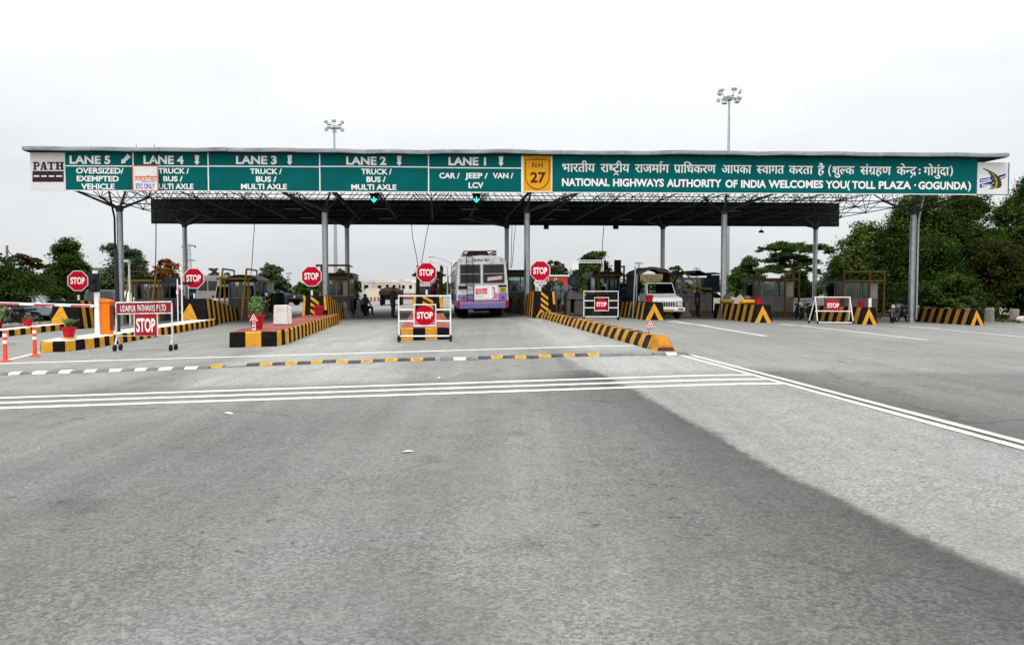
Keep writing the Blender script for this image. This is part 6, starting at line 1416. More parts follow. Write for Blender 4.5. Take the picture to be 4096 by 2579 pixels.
# ------------------------------------------------------------------ people
def person(label, loc, rz, hgt=1.68, shirt=(.05,.05,.05), trousers=(.02,.02,.03), pose='stand', seed=1, hair=True):
    """joints in metres for a 1.7 m figure facing -Y"""
    J = {'pelvis':(0,0,.93),'belly':(0,0,1.08),'chest':(0,.0,1.30),'neck':(0,.01,1.46),'head0':(0,-.01,1.53),'head1':(0,-.02,1.60),'head2':(0,-.01,1.68)}
    for s, n in ((-1,'l'),(1,'r')):
        J.update({'hip'+n:(s*.09,0,.88),'knee'+n:(s*.10,-.02,.48),'ankle'+n:(s*.10,.02,.08),'toe'+n:(s*.12,-.16,.035),'sh'+n:(s*.17,.01,1.40),'el'+n:(s*.23,.03,1.13),'wr'+n:(s*.22,-.06,.90),'hand'+n:(s*.22,-.09,.82)})
    if pose == 'reach':                                   # arms forward, looking down at something held
        J.update({'ell':(-.20,-.12,1.14),'wrl':(-.10,-.34,1.20),'handl':(-.07,-.42,1.22),'elr':(.20,-.14,1.12),'wrr':(.08,-.36,1.18),'handr':(.05,-.44,1.20),'head0':(0,-.04,1.53),'head1':(0,-.07,1.60),'head2':(0,-.07,1.67)})
    if pose == 'stoop':                                   # head bent, leaning forward a little
        J.update({'chest':(0,-.08,1.28),'neck':(0,-.16,1.42),'head0':(0,-.22,1.46),'head1':(0,-.27,1.51),'head2':(0,-.29,1.57),'shl':(-.17,-.10,1.37),'shr':(.17,-.10,1.37),'ell':(-.22,-.10,1.10),'wrl':(-.16,-.30,1.00),'handl':(-.12,-.38,1.02),'elr':(.22,-.08,1.10),'wrr':(.20,-.18,.90),'handr':(.19,-.22,.82)})
    if pose == 'sit':
        d = -.45
        for k in ('pelvis','belly','chest','neck','head0','head1','head2'): J[k] = (J[k][0], J[k][1], J[k][2] + d)
        for s, n in ((-1,'l'),(1,'r')):
            J.update({'hip'+n:(s*.10,-.02,.44),'knee'+n:(s*.14,-.44,.47),'ankle'+n:(s*.13,-.42,.08),'toe'+n:(s*.14,-.60,.035),'sh'+n:(s*.17,0,.95),'el'+n:(s*.22,-.08,.70),'wr'+n:(s*.14,-.30,.60),'hand'+n:(s*.12,-.38,.58)})
    E_ = [(a, b, r0 * 1.12, r1 * 1.12) for a, b, r0, r1 in [('pelvis','belly',.145,.15),('belly','chest',.14,.16),('chest','neck',.15,.055),('neck','head0',.05,.07),('head0','head1',.075,.095),('head1','head2',.095,.06)]]
    for n in 'lr': E_ += [(a, b, r0 * 1.25, r1 * 1.25) for a, b, r0, r1 in [('pelvis','hip'+n,.13,.10),('hip'+n,'knee'+n,.095,.062),('knee'+n,'ankle'+n,.06,.042),('ankle'+n,'toe'+n,.045,.035),('chest','sh'+n,.12,.065),('sh'+n,'el'+n,.06,.045),('el'+n,'wr'+n,.043,.03),('wr'+n,'hand'+n,.032,.03)]]
    names = list(J); rad = {}
    for a, b, r0, r1 in E_: rad.setdefault(a, []).append(r0); rad.setdefault(b, []).append(r1)
    me = bpy.data.meshes.new('body'); me.from_pydata([J[k] for k in names], [(names.index(a), names.index(b)) for a, b, _, _ in E_], [])
    o = bpy.data.objects.new('body', me); COL.objects.link(o)
    o.modifiers.new('skin', 'SKIN'); ss = o.modifiers.new('smooth', 'SUBSURF'); ss.levels = 1; ss.render_levels = 1
    for i, k in enumerate(names):
        r = max(rad[k]) if k in ('head1', 'chest', 'belly') else sum(rad[k]) / len(rad[k]); v = me.skin_vertices[0].data[i]; v.radius = (r, r * (.72 if k in ('chest','belly','pelvis') else 1)); v.use_root = k == 'pelvis'
    dg = bpy.context.evaluated_depsgraph_get(); m2 = bpy.data.meshes.new_from_object(o.evaluated_get(dg)); bpy.data.objects.remove(o); bpy.data.meshes.remove(me)
    m2.name = 'body'; k = hgt / 1.7
    ms = mat('shirt_%d' % seed, shirt, .85, 0, .18, 12); mtz = mat('trousers_%d' % seed, trousers, .85, 0, .18, 12)
    for m in (ms, mtz, M_SKIN, M_RUB): m2.materials.append(m)
    segs = [(Vector(J[a]), Vector(J[b]), a, b) for a, b, _, _ in E_]
    for p in m2.polygons:
        c = p.center; best = None; bd = 9
        for A, B_, a, b in segs:
            d = B_ - A; f = max(0, min(1, (c - A).dot(d) / d.length_squared)); dd = (c - A - d * f).length
            if dd < bd: bd = dd; best = (a, b, f)
        a, b, f = best
        if b.startswith(('hip', 'knee')): mi = 1
        elif b.startswith('ankle'): mi = 1 if f < .9 else 3
        elif b.startswith('toe'): mi = 3
        elif b.startswith('head') or (b == 'neck' and f > .85): mi = 2
        elif b.startswith('hand') or (b.startswith('wr') and f > .2): mi = 2
        elif a == 'pelvis' and b == 'belly' and f < .25: mi = 1
        else: mi = 0
        p.material_index = mi; p.use_smooth = True
    m2.transform(Matrix.Scale(k, 4)); m2.transform(Matrix.Diagonal((1.12, 1.18, 1.0, 1.0)))
    t = thing('person', label, 'person', loc, rz); bo = bpy.data.objects.new('body', m2); COL.objects.link(bo); bo.parent = t
    h = Vector(J['head1']) * k; hm = MB(); hm.ball(h + Vector((0, .025, .035)) * k, (.092 * k, .098 * k, .088 * k), 14); hm.build('hair', M_HAIR, t, True)
    f = MB(); f.ext([(0, h.y - .085 * k, h.z + .01), (-.014, h.y - .085 * k, h.z - .03), (.014, h.y - .085 * k, h.z - .03)], (0, -.025 * k, -.004)); 
    for s in (-1, 1): f.ball((s * .033 * k, h.y - .088 * k, h.z + .012 * k), .010, 6, 1); f.ball((s * .095 * k, h.y + .01, h.z), (.012, .02, .028), 6)
    f.box((0, h.y - .088 * k, h.z - .052 * k), (.04, .01, .008), 1); f.build('face_features', [M_SKIN, M_DARK], t)
    return t
person('man in dark clothes standing side on left of the large round disc trolley', GP(-2.0, 42.2), RZ + 1.35, 1.62, (.03,.036,.034), (.018,.024,.045), 'reach', 1)
person('man in plum red shirt with bent head standing before the middle stop sign', GP(.10, 43.7, .37), RZ + 1.2, 1.66, (.20,.022,.055), (.03,.02,.022), 'stoop', 2)
person('man in bright blue shirt, back turned, beside the booth right of the small trolley', GP(10.98, 44.9), RZ + 2.9, 1.72, (.012,.035,.14), (.02,.022,.03), 'stand', 3)
person('man in dark navy clothes standing at the tarpaulin booth', GP(14.72, 43.2), RZ + .9, 1.62, (.012,.014,.035), (.015,.014,.016), 'stand', 4)
person('man in grey brown shirt standing by the left booth beside the thin white pole', at(722, 43.5), RZ + .4, 1.60, (.10,.085,.075), (.05,.03,.025), 'stand', 5)
person('seated figure in black at the corner of the booth, left one of the pair', GP(-4.25, 46.6, .0), RZ + .9, 1.65, (.012,.011,.012), (.012,.011,.013), 'sit', 6)
person('seated figure in grey shirt beside the one in black', GP(-3.9, 48.0, .0), RZ + .7, 1.65, (.09,.09,.095), (.012,.012,.014), 'sit', 7)
for la_, lo_, a_, lab in ((-4.25, 46.6, .9, 'black stool under the seated figure in black'), (-3.9, 48.0, .7, 'black stool under the seated figure in grey')):
    t = thing('stool', lab, 'stool', GP(la_, lo_), RZ + a_); o = MB(); o.b2((-.19, -.17, .36), (.19, .19, .41)); o.build('seat', M_DARK, t)
    for sx in (-1, 1):
        for sy in (-1, 1): o = MB(); o.cyl((sx * .15, sy * .14 + .01, 0), (sx * .15, sy * .14 + .01, .36), .02, n=6); o.build('leg', M_DKSTEEL, t)
o = MB(); o.b2((-.30, -.1, 0), (.30, .35, .62)); o.b2((-.34, -.15, .62), (.34, .40, .66)); q = o.build('wooden_counter', M_DARK, None, loc=GP(-3.95, 45.9)); q.rotation_euler = (0, 0, RZ); tag(q, 'black low counter in front of the two seated figures', 'bench')

# ------------------------------------------------------------------ motorcycles
def motorcycle(label, loc, rz, col=(.02,.02,.022)):
    t = thing('motorcycle', label, 'motorcycle', loc, rz, 'parked motorcycles'); m = mat('bike_%s' % round(sum(col), 3), col, .3, .1, .1, 4)
    for x in (-.62, .62):
        o = MB(); o.tube([(x + .27 * math.cos(a), 0, .30 + .27 * math.sin(a)) for a in [2 * math.pi * k / 20 for k in range(20)]], .045, 8, closed=True); w_ = o.build('wheel', M_RUB, t)
        o = MB(); o.cyl((x, -.06, .3), (x, .06, .3), .05, n=8)
        for k in range(6): a = k * math.pi / 3; o.cyl((x, 0, .3), (x + .25 * math.cos(a), 0, .3 + .25 * math.sin(a)), .008, n=4)
        o.build('hub_and_spokes', M_CHROME, w_)
    o = MB(); o.tube([(-.62, .06, .3), (-.42, .05, .75), (-.36, .03, .92)], .025, 7); o.tube([(-.62, -.06, .3), (-.42, -.05, .75), (-.36, -.03, .92)], .025, 7); o.build('fork', M_CHROME, t)
    o = MB(); o.tube([(-.38, 0, .82), (-.15, 0, .42), (.25, 0, .40), (.62, 0, .32)], .035, 7); o.tube([(-.38, 0, .82), (.1, 0, .70), (.55, 0, .66)], .03, 7); o.build('frame', M_DKSTEEL, t)
    o = MB(); o.ball((-.10, 0, .80), (.28, .13, .13), 12); o.build('fuel_tank', m, t, True)
    o = MB(); o.hexa([(.1, -.12, .72), (.1, .12, .72), (.72, .10, .76), (.72, -.10, .76), (.1, -.11, .82), (.1, .11, .82), (.74, .09, .86), (.74, -.09, .86)][:0] or [(.1, -.12, .72), (.72, -.10, .76), (.72, .10, .76), (.1, .12, .72), (.1, -.11, .82), (.74, -.09, .86), (.74, .09, .86), (.1, .11, .82)]); o.build('seat', M_RUB, t, bevel=.02)
    o = MB(); o.b2((-.2, -.14, .28), (.18, .14, .58)); o.build('engine', M_DKSTEEL, t, bevel=.03)
    o = MB(); o.tube([(-.30, -.36, .98), (-.38, -.14, 1.0), (-.38, .14, 1.0), (-.30, .36, .98)], .016, 6); o.build('handlebar', M_CHROME, t)
    o = MB(); o.lathe([(.05, .1), (.09, .02), (.09, 0)], (-.50, 0, .86), 14, 0, 'x'); o.v = [(x - .05, y, z) for x, y, z in o.v]; o.build('headlight', M_LAMPW, t)
    o = MB(); o.tube([(.05, -.16, .34), (.6, -.18, .36), (.8, -.18, .42)], .04, 8); o.build('exhaust', M_CHROME, t)
    for s in (-1, 1): o = MB(); o.tube([(-.36, s * .22, 1.0), (-.34, s * .30, 1.16)], .008, 4); o.ball((-.34, s * .32, 1.2), (.02, .06, .04), 8); o.build('mirror', M_DKSTEEL, t)
    o = MB(); o.tube([(-.62 + .34 * math.cos(a), 0, .3 + .34 * math.sin(a)) for a in [.3 + k * .28 for k in range(8)]], .05, 6); o.tube([(.62 + .34 * math.cos(a), 0, .3 + .34 * math.sin(a)) for a in [.2 + k * .28 for k in range(8)]], .05, 6); o.build('mudguard', m, t)
    return t
motorcycle('motorcycle parked on the earth behind the raised boom arm', at(82, 43), RZ + .5, (.02,.022,.03))
motorcycle('motorcycle standing in the shade left of the square board trolley', at(3196, 44.5), RZ + 1.3)
motorcycle('motorcycle with red fuel tank parked between the two rightmost barriers', at(3572, 41.5), RZ + 1.1, (.10,.012,.012))
motorcycle('dark motorcycle parked just left of the bolted steel column foot', at(3612, 43.5), RZ + .6, (.012,.013,.02))
motorcycle('motorcycle behind the yellow arrow barrier with two tyres, right of its booth', at(3225, 47), RZ + .9, (.03,.03,.04))

# ------------------------------------------------------------------ small things on the right-hand barriers
def tyre(label, lat, lo, h, m=M_ORNG):
    t = thing('tyre', label, 'tyre', GP(lat, lo, h), RZ, 'tyres lying on the barrier'); o = MB(); o.tube([(.27 * math.cos(a), .27 * math.sin(a), .11) for a in [2 * math.pi * k / 24 for k in range(24)]], .11, 10, closed=True); o.build('tread', m, t, True)
M_TYREY = mat('painted_tyre', (.62,.27,.02), .7, 0, .15, 6, dirt=.4, dirtcol=(.25,.14,.04), ds=5)
tyre('dirty yellow painted tyre lying on the barrier at the foot of the mast', 15.15, 39.9, .83, mat('painted_tyre_dull', (.36,.19,.035), .8, 0, .25, 6)); tyre('bright yellow painted tyre lying beside the red pot', 15.3, 37.6, .84, M_TYREY)
pot('red pot standing at the right end of the barrier with two tyres', GP(15.42, 36.55, .86), .15, .17, .29, None, False, 31)
pot('red pot with branching shrub on the barrier in front of the pickup', GP(10.45, 37.7, .86), .15, .19, .32, (150, .95, .34, .05), False, 32)
pot('dark red pot on the barrier behind the square board trolley', GP(20.75, 36.9, .82), .12, .15, .27, None, False, 33)
o = MB(); o.cyl((0, 0, 0), (0, 0, .44), .075, n=14); q = o.build('white_pipe', M_WPAINT, None, True, loc=GP(20.95, 36.5, .81)); tag(q, 'short white pipe standing upright beside the dark red pot', 'pipe')
for la_, lo_, h_, r, lab in ((15.15, 39.9, 1.02, .18, 'brown sack lying on the dull yellow tyre'), (15.3, 37.6, 1.03, .15, 'brown sack lying on the bright yellow tyre')):
    o = MB(); o.ball((0, 0, r * .6), (r * 1.1, r * .8, r * .9), 12); q = o.build('sandbag', mat('sack_cloth', (.13,.10,.08), .95, 0, .3, 5, bump=.7, bs=15), None, True, loc=GP(la_, lo_, h_)); tag(q, lab, 'sandbag'); 
# stone bollards along the right edge, then smaller ones behind the last barrier
def stone(label, px, Y, w_, h, seed):
    r = random.Random(seed); o = MB(); n = 12; prof = []
    vs = []; q = w_ / 2
    for z, k in ((-.1, 1.05), (h * .3, 1.0), (h * .7, .97), (h * .95, .92), (h, .80)):
        for i in range(n): a = 2 * math.pi * i / n; rr = q * k * r.uniform(.93, 1.05); vs.append((rr * math.cos(a), rr * math.sin(a), z))
    o.add(vs, [(i * n + k, i * n + (k + 1) % n, (i + 1) * n + (k + 1) % n, (i + 1) * n + k) for i in range(4) for k in range(n)] + [tuple(range(4 * n, 5 * n))])
    b = o.build('stone_bollard', M_STONE, None, True, loc=at(px, Y)); tag(b, label, 'bollard', 'rough stone bollards along the right edge of the road')
stone('rough stone bollard nearest the end of the last barrier', 3961, 46.6, .53, .80, 1); stone('rough stone bollard at the very right edge of the view', 4060, 47.6, .56, .76, 2)
stone('stone bollard showing above the last barrier, left one of three', 3712, 48.5, .45, .74, 3); stone('stone bollard showing above the last barrier, middle one of three', 3790, 48.3, .45, .74, 4); stone('stone bollard showing above the last barrier, right one of three', 3870, 48.0, .45, .74, 5)
o = MB(); o.ball((0, 0, .12), (.4, .3, .26), 10); q = o.build('white_rock', mat('chalky_rock', (.45,.43,.39), .95, 0, .2, 4, bump=.6, bs=20), None, True, loc=at(4094, 47)); tag(q, 'whitewashed rock lying at the foot of the rightmost bollard', 'rock')

# ------------------------------------------------------------------ between the median and the booths on the right
t = thing('concrete_plinth', 'hollow concrete block with slanting lid between the bus lane column and the small trolley', 'concrete block', at(2303, 43.5), RZ)
o = MB(); o.b2((-.50, 0, 0), (-.28, .9, .86)); o.b2((-.28, .05, 0), (.55, .9, .10)); o.b2((-.05, .05, .1), (.55, .9, .80)); o.build('block_body', M_CONC, t, bevel=.02); o = MB(); o.b2((-.28, .5, .1), (-.05, .55, .86)); o.build('opening', M_DARK, t)
o = MB(); o.hexa([(-.52, -.1, .86), (.5, -.1, .82), (.5, 1, .82), (-.52, 1, .86), (-.42, .0, 1.22), (.28, .0, 1.22), (.5, 1, 1.0), (-.45, 1, 1.22)]); o.build('lid', M_CONC, t, bevel=.02)
t = thing('diamond_sign', 'grey diamond sign seen from behind above the hollow concrete block', 'road sign', at(2297, 45.6), RZ)
o = MB(); o.cyl((0, .04, 0), (0, .04, 2.0), .04, n=8); o.build('post', M_DKSTEEL, t); r = .36
o = MB(); o.ext([(r * 1.15 * math.cos(a), 0, 1.86 + r * 1.15 * math.sin(a)) for a in [math.pi / 8 + k * math.pi / 4 for k in range(8)]], (0, .015, 0)); o.build('back_plate', mat('plate_back_grey', (.12,.13,.14), .6, .2, .2, 3), t)
o = MB(); o.tube([(r * .98 * math.cos(a), -.02, 1.86 + r * .98 * math.sin(a)) for a in [k * math.pi / 2 for k in range(4)]], .025, 5, closed=True); o.build('stiffener', M_DKSTEEL, t); o = MB(); o.b2((-.25, -.02, 1.33), (.25, .02, 1.44)); o.build('lower_plate', M_DKSTEEL, t)
t = thing('height_gauge', 'white lattice height gauge portal with a square white sheet', 'portal', at(2340, 72), RZ * .5); gx0, gx1 = -1.45, 1.45; zt = 4.0
def lattice(o, a, b, wd, n, r=.03):
    a, b = Vector(a), Vector(b); d = (b - a).normalized(); s = Vector((wd, 0, 0)) if abs(d.z) > .5 else Vector((0, 0, wd)); o.cyl(a, b, r, n=5); o.cyl(a + s, b + s, r, n=5)
    for k in range(n): p, q_ = a.lerp(b, k / n), a.lerp(b, (k + 1) / n); o.cyl(p, q_ + s, r * .7, n=4); o.cyl(q_ + s, q_, r * .7, n=4)
o = MB(); lattice(o, (gx0, 0, 0), (gx0, 0, zt), .26, 12); o.build('post', M_WPAINT, t); o = MB(); lattice(o, (gx1, 0, 0), (gx1, 0, zt), .2, 12); o.build('post', M_WPAINT, t); o = MB(); lattice(o, (gx0, 0, zt - .22), (gx1 + .2, 0, zt - .22), .22, 11); o.build('beam', M_WPAINT, t)
o = MB(); o.b2((gx0 + .3, -.03, zt - .82), (gx0 + .86, .0, zt - .26)); o.build('white_sheet', M_WHITE, t)
t = thing('sheet_fence', 'pale blue sheet fence with dark posts behind the median', 'fence', at(2243, 60), RZ + .04)
for k in range(9): o = MB(); x = -1.2 + k * .27; o.hexa([(x, 0, .15), (x + .25, 0, .15), (x + .25, .02, .15), (x, .02, .15), (x, 0, 1.6 + .05 * (k % 2)), (x + .25, 0, 1.6 + .05 * (k % 2)), (x + .25, .02, 1.6 + .05 * (k % 2)), (x, .02, 1.6 + .05 * (k % 2))]); o.build('sheet_panel', mat('sheet_blue_%d' % (k % 3), ((.25,.36,.42), (.33,.42,.45), (.20,.30,.37))[k % 3], .6, .1, .15, 2), t)
for k in range(5): o = MB(); x = -1.2 + k * .6; o.cyl((x, -.06, 0), (x, -.06, 1.75), .03, n=6); o.build('post', M_DKSTEEL, t)
for z in (.6, 1.3): o = MB(); o.cyl((-1.25, -.05, z), (1.25, -.05, z), .02, n=5); o.build('rail', M_DKSTEEL, t)
t = thing('striped_kerb', 'low kerb with worn red and white upright stripes beyond the median', 'kerb', at(2240, 50.5), RZ)
for k in range(14): o = MB(); x = -.95 + k * .135; o.b2((x, 0, 0), (x + .13, .3, .40)); o.build('kerb_stone', mat('kerb_worn_red', (.32,.11,.09), .85, 0, .2, 5) if k % 2 == 0 else mat('kerb_worn_white', (.45,.40,.36), .85, 0, .15, 5), t)
pot('small terracotta pot with a shrub on the striped kerb beyond the median', at(2233, 50.6, .40), .11, .16, .30, (90, .5, .2, .04), False, 41, pm=mat('terracotta', (.20,.035,.025), .8))
o = MB(); o.b2((-.16, 0, 0), (.16, .3, .72)); q = o.build('white_marker', M_WPAINT, None, loc=at(2218, 50.2, .4)); q.rotation_euler = (0, 0, RZ); tag(q, 'white rectangular marker block left of the terracotta pot', 'marker')
o = MB(); o.ball((0, 0, .25), (.16, .16, .2), 12); o.cyl((0, 0, 0), (0, 0, .2), .12, n=10); q = o.build('rubber_stop', M_RUB, None, True, loc=GP(5.62, 38.2, 1.24)); tag(q, 'black rubber knob sitting on top of the median barrier', 'rubber knob')
# thin poles
def pole(label, px, py_top, Y, r, m=M_STEEL, cat='pole', lean=0.0):
    p = at(px, Y); z = P3(px, py_top, Y).z - p.z; o = MB(); o.cyl((0, 0, 0), (lean, 0, z), r, n=10); q = o.build('pole', m, None, True, loc=p); tag(q, label, cat); return q, z
t = thing('camera_pole', 'thin white pole with a small camera head above the company trolley', 'camera pole', GP(-14.95, 41.6, .0), RZ); z = P3(583, 1052, 41.4).z - t.location.z
o = MB(); o.cyl((0, 0, 0), (0, 0, z), .05, n=10); o.build('pole', M_WPAINT, t); o = MB(); o.box((-.06, -.05, z + .05), (.24, .34, .13)); o.cyl((0, 0, z - .1), (0, 0, z + .04), .08, n=8); o.build('camera_head', M_WPAINT, t, bevel=.02)
t = thing('camera_pole', 'pair of thin white tag reader poles at the second stop sign from the left', 'camera pole', GP(-10.95, 36.4, .28), RZ); z = P3(752, 1080, 36).z - t.location.z
o = MB(); o.cyl((-.12, 0, 0), (-.12, 0, z * .82), .025, n=8); o.build('pole', M_WPAINT, t); o = MB(); o.cyl((.03, .1, 0), (.03, .1, z), .035, n=8); o.build('pole', M_WPAINT, t); o = MB(); o.box((.03, .08, z + .06), (.10, .16, .2)); o.build('camera_head', M_WPAINT, t); o = MB(); o.b2((-.16, -.06, z * .52), (-.08, .0, z * .60)); o.build('junction_box', M_PANEL, t)
o = MB(); o.box((0, 0, 0), (.62, .12, .15)); o.cyl((-.2, .05, -1.55), (-.2, .05, 0), .03, n=8); q = o.build('gate_arm', mat('dark_maroon_box', (.035,.012,.012), .6), None, loc=P3(742, 1134, 37.3)); tag(q, 'dark maroon bar sticking out left of the second stop sign', 'boom arm')
pole('leaning silver pipe at the corner of the pickup bed', 2532, 1064, 39.6, .04, lean=.12)
pole('thin galvanised stick right beside the silver pipe near the pickup', 2546, 1098, 41, .03)
q, z = pole('dark broad upright board rising from the roof of the shaded booth', 2470, 1040, 46.2, .05, M_DKSTEEL, 'board'); 
o = MB(); o.b2((-.2, -.02, z - 1.0), (.2, .03, z)); o.build('sheet', mat('dark_board', (.035,.022,.022), .7), q)

# road edge stones, dirt patches, litter
def rubble(label, pts, n, seed):
    r = random.Random(seed); o = MB(); c = Vector((pts[0][0], pts[0][1], 0)); base = GP(*pts[0])
    for k in range(n):
        f = r.random(); la, lo = pts[0][0] + (pts[1][0] - pts[0][0]) * f, pts[0][1] + (pts[1][1] - pts[0][1]) * f; p = GP(la + r.uniform(-.15, .15), lo + r.uniform(-.2, .2)) - base; s = r.uniform(.12, .3); o.ball(p + Vector((0, 0, s * .3)), (s * 1.2, s, s * .55), 7)
    q = o.build('edging_stones', M_STONE, None, loc=base); tag(q, kind='stuff'); return q
rubble('', ((-22.5, 38.5), (-17.7, 44.5)), 70, 4)
for px, py, w_, l_, lab in ((915, 1655, .10, .07, 'scrap of white paper lying on the asphalt left of centre'), (1632, 1809, .13, .04, 'crumpled pale wrapper lying on the asphalt near the middle'), (1757, 1513, .10, .04, 'bit of white litter just beyond the triple white line')):
    x, y = G(px, py); o = MB(); o.add([(-w_ / 2, -l_ / 2, .004), (w_ / 2, -l_ * .3, .012), (w_ * .4, l_ / 2, .02), (-w_ * .45, l_ * .4, .006), (0, 0, .028)], [(0, 1, 4), (1, 2, 4), (2, 3, 4), (3, 0, 4)]); q = o.build('paper_scrap', M_PAPER, None, loc=(x, y, gz(x, y))); q.rotation_euler = (0, 0, px * .01); tag(q, lab, 'litter', 'litter on the asphalt')

# ------------------------------------------------------------------ street lights and pylons far away
def street_light(label, px, py, Y, arms=2):
    t = thing('street_light', label, 'street light', at(px, Y), .1, 'double armed street lights along the far road'); h = P3(px, py, Y).z - t.location.z
    o = MB(); o.cyl((0, 0, 0), (0, 0, h), .10, .05, 8); o.build('pole', M_STEEL, t)
    for s in (-1, 1): o = MB(); o.tube([(0, 0, h - .1), (s * 1.0, 0, h + .35), (s * 2.0, 0, h + .55)], .04, 5); a = o.build('arm', M_STEEL, t); o = MB(); o.box((s * 2.2, 0, h + .56), (.55, .2, .12)); o.build('lamp_head', M_STEEL, a)
street_light('nearest double armed street light left of the bus', 1806, 1049, 88); street_light('double armed street light between two others left of the bus', 1790, 1066, 108); street_light('far double armed street light seen right of the plum shirted man', 1769, 1090, 150); street_light('very distant double armed street light above the pink town houses', 1624, 1127, 330)
def pylon(label, px, py, Y):
    t = thing('power_pylon', label, 'power pylon', at(px, Y), .2, 'lattice power pylons far away'); h = P3(px, py, Y).z - t.location.z; w_ = h * .05; o = MB()
    for sx in (-1, 1):
        for sy in (-1, 1): o.cyl((sx * w_, sy * w_, 0), (sx * w_ * .3, sy * w_ * .3, h), .06, n=4)
    n = 14
    for k in range(n):
        f, g = k / n, (k + 1) / n; a, b = w_ * (1 - .7 * f), w_ * (1 - .7 * g)
        for s in (-1, 1): o.cyl((-a * s, -a, h * f), (b * s, -b, h * g), .04, n=4)
    o.build('tower', M_STEEL, t)
    for z in (.97, .72): o = MB(); o.cyl((-h * .10, 0, h * z), (h * .10, 0, h * z), .07, n=5); o.build('cross_arm', M_DKSTEEL, t)
    for s in (-1, 1): o = MB(); o.cyl((s * h * .10, 0, h * .97), (s * h * .10, 0, h * .93), .09, n=6); o.build('insulator', M_DKSTEEL, t)
pylon('lattice power pylon right of the second back column', 758, 975, 110); pylon('small lattice pylon above the tarpaulin of the pickup', 2555, 1048, 160); pylon('thin far pylon left of the high mast foot', 2786, 1070, 190); pylon('thin white pylon behind the bushes left of the third stop sign', 1156, 1090, 170)
t = thing('telegraph_pole', 'pale concrete telegraph pole at the far left edge above the bushes', 'telegraph pole', at(27, 60), 0); z = P3(27, 982, 60).z - t.location.z; o = MB(); o.cyl((0, 0, 0), (.1, 0, z), .14, .09, 8); o.build('pole', M_CONC, t); o = MB(); o.tube([(.1, 0, z - .3), (.45, 0, z - .7), (.6, 0, z - .9)], .03, 5); o.build('bracket', M_DKSTEEL, t)

# ------------------------------------------------------------------ trees
LEAF_DK = leafmat('leaves_dark', (.010,.020,.006), (.038,.070,.014), (.13,.195,.04))
LEAF_MD = leafmat('leaves_mid', (.014,.030,.009), (.046,.088,.020), (.14,.215,.05))
LEAF_LT = leafmat('leaves_light', (.028,.046,.010), (.085,.120,.026), (.23,.27,.07))
LEAF_GY = leafmat('leaves_greygreen', (.020,.034,.018), (.060,.088,.040), (.15,.195,.085))
LEAF_BR = leafmat('leaves_bronze', (.02,.018,.008), (.055,.045,.016), (.13,.10,.035))
LEAF_RD = leafmat('leaves_reddish', (.008,.016,.005), (.030,.046,.010), (.16,.062,.020))
LEAF_FL = leafmat('red_blossom', (.12,.015,.008), (.34,.045,.02), (.55,.10,.04))
LEAF_FAR = leafmat('leaves_far', (.03,.045,.035), (.065,.085,.06), (.12,.15,.10))
def leaf_mesh(name, P, N, S, tint, material, asp=.5):
    n = len(P); u = np.cross(N, RNG.normal(size=(n, 3))); u /= np.linalg.norm(u, axis=1)[:, None] + 1e-9; v = np.cross(N, u)
    u = u * S[:, None]; v = v * S[:, None] * asp
    co = np.stack([P - u, P - v * .9 + u * .15, P + u, P + v], 1).reshape(-1, 3)
    me = bpy.data.meshes.new(name); me.vertices.add(4 * n); me.vertices.foreach_set('co', co.reshape(-1).astype(np.float32))
    me.loops.add(4 * n); me.loops.foreach_set('vertex_index', np.arange(4 * n, dtype=np.int32)); me.polygons.add(n)
    me.polygons.foreach_set('loop_start', np.arange(0, 4 * n, 4, dtype=np.int32)); me.polygons.foreach_set('loop_total', np.full(n, 4, np.int32))
    me.update(calc_edges=True); a = me.attributes.new('tint', 'FLOAT', 'FACE'); a.data.foreach_set('value', np.clip(tint, 0, 1).astype(np.float32)); me.materials.append(material); return me
def crown_points(blobs, n, rng, clump=.30, shell=.55):
    """leaf clumps on the outside of several rounded masses"""
    vol = np.array([b[3] * b[4] * b[5] for b in blobs]) ** .67; vol /= vol.sum(); P = []; N = []; T = []
    for b, f in zip(blobs, vol):
        k = max(20, int(n * f)); c = np.array(b[:3]); r = np.array(b[3:6]); m = max(8, k // 45)
        d = rng.normal(size=(m, 3)); d /= np.linalg.norm(d, axis=1)[:, None]; d[:, 2] = np.where(d[:, 2] < -.45, -d[:, 2] * .6, d[:, 2]); cc = d * (shell + (1 - shell) * rng.random((m, 1)) ** .5); ct = rng.normal(size=m) * .13
        i = rng.integers(0, m, k); q = cc[i] + rng.normal(size=(k, 3)) * clump * .55 * np.array([1, 1, .75]); P.append(c + q * r)
        nn = q + rng.normal(size=(k, 3)) * .55 + np.array([0, 0, .45]); N.append(nn / (np.linalg.norm(nn, axis=1)[:, None] + 1e-9)); T.append(.45 + ct[i] + rng.normal(size=k) * .17)
    return np.concatenate(P), np.concatenate(N), np.concatenate(T)
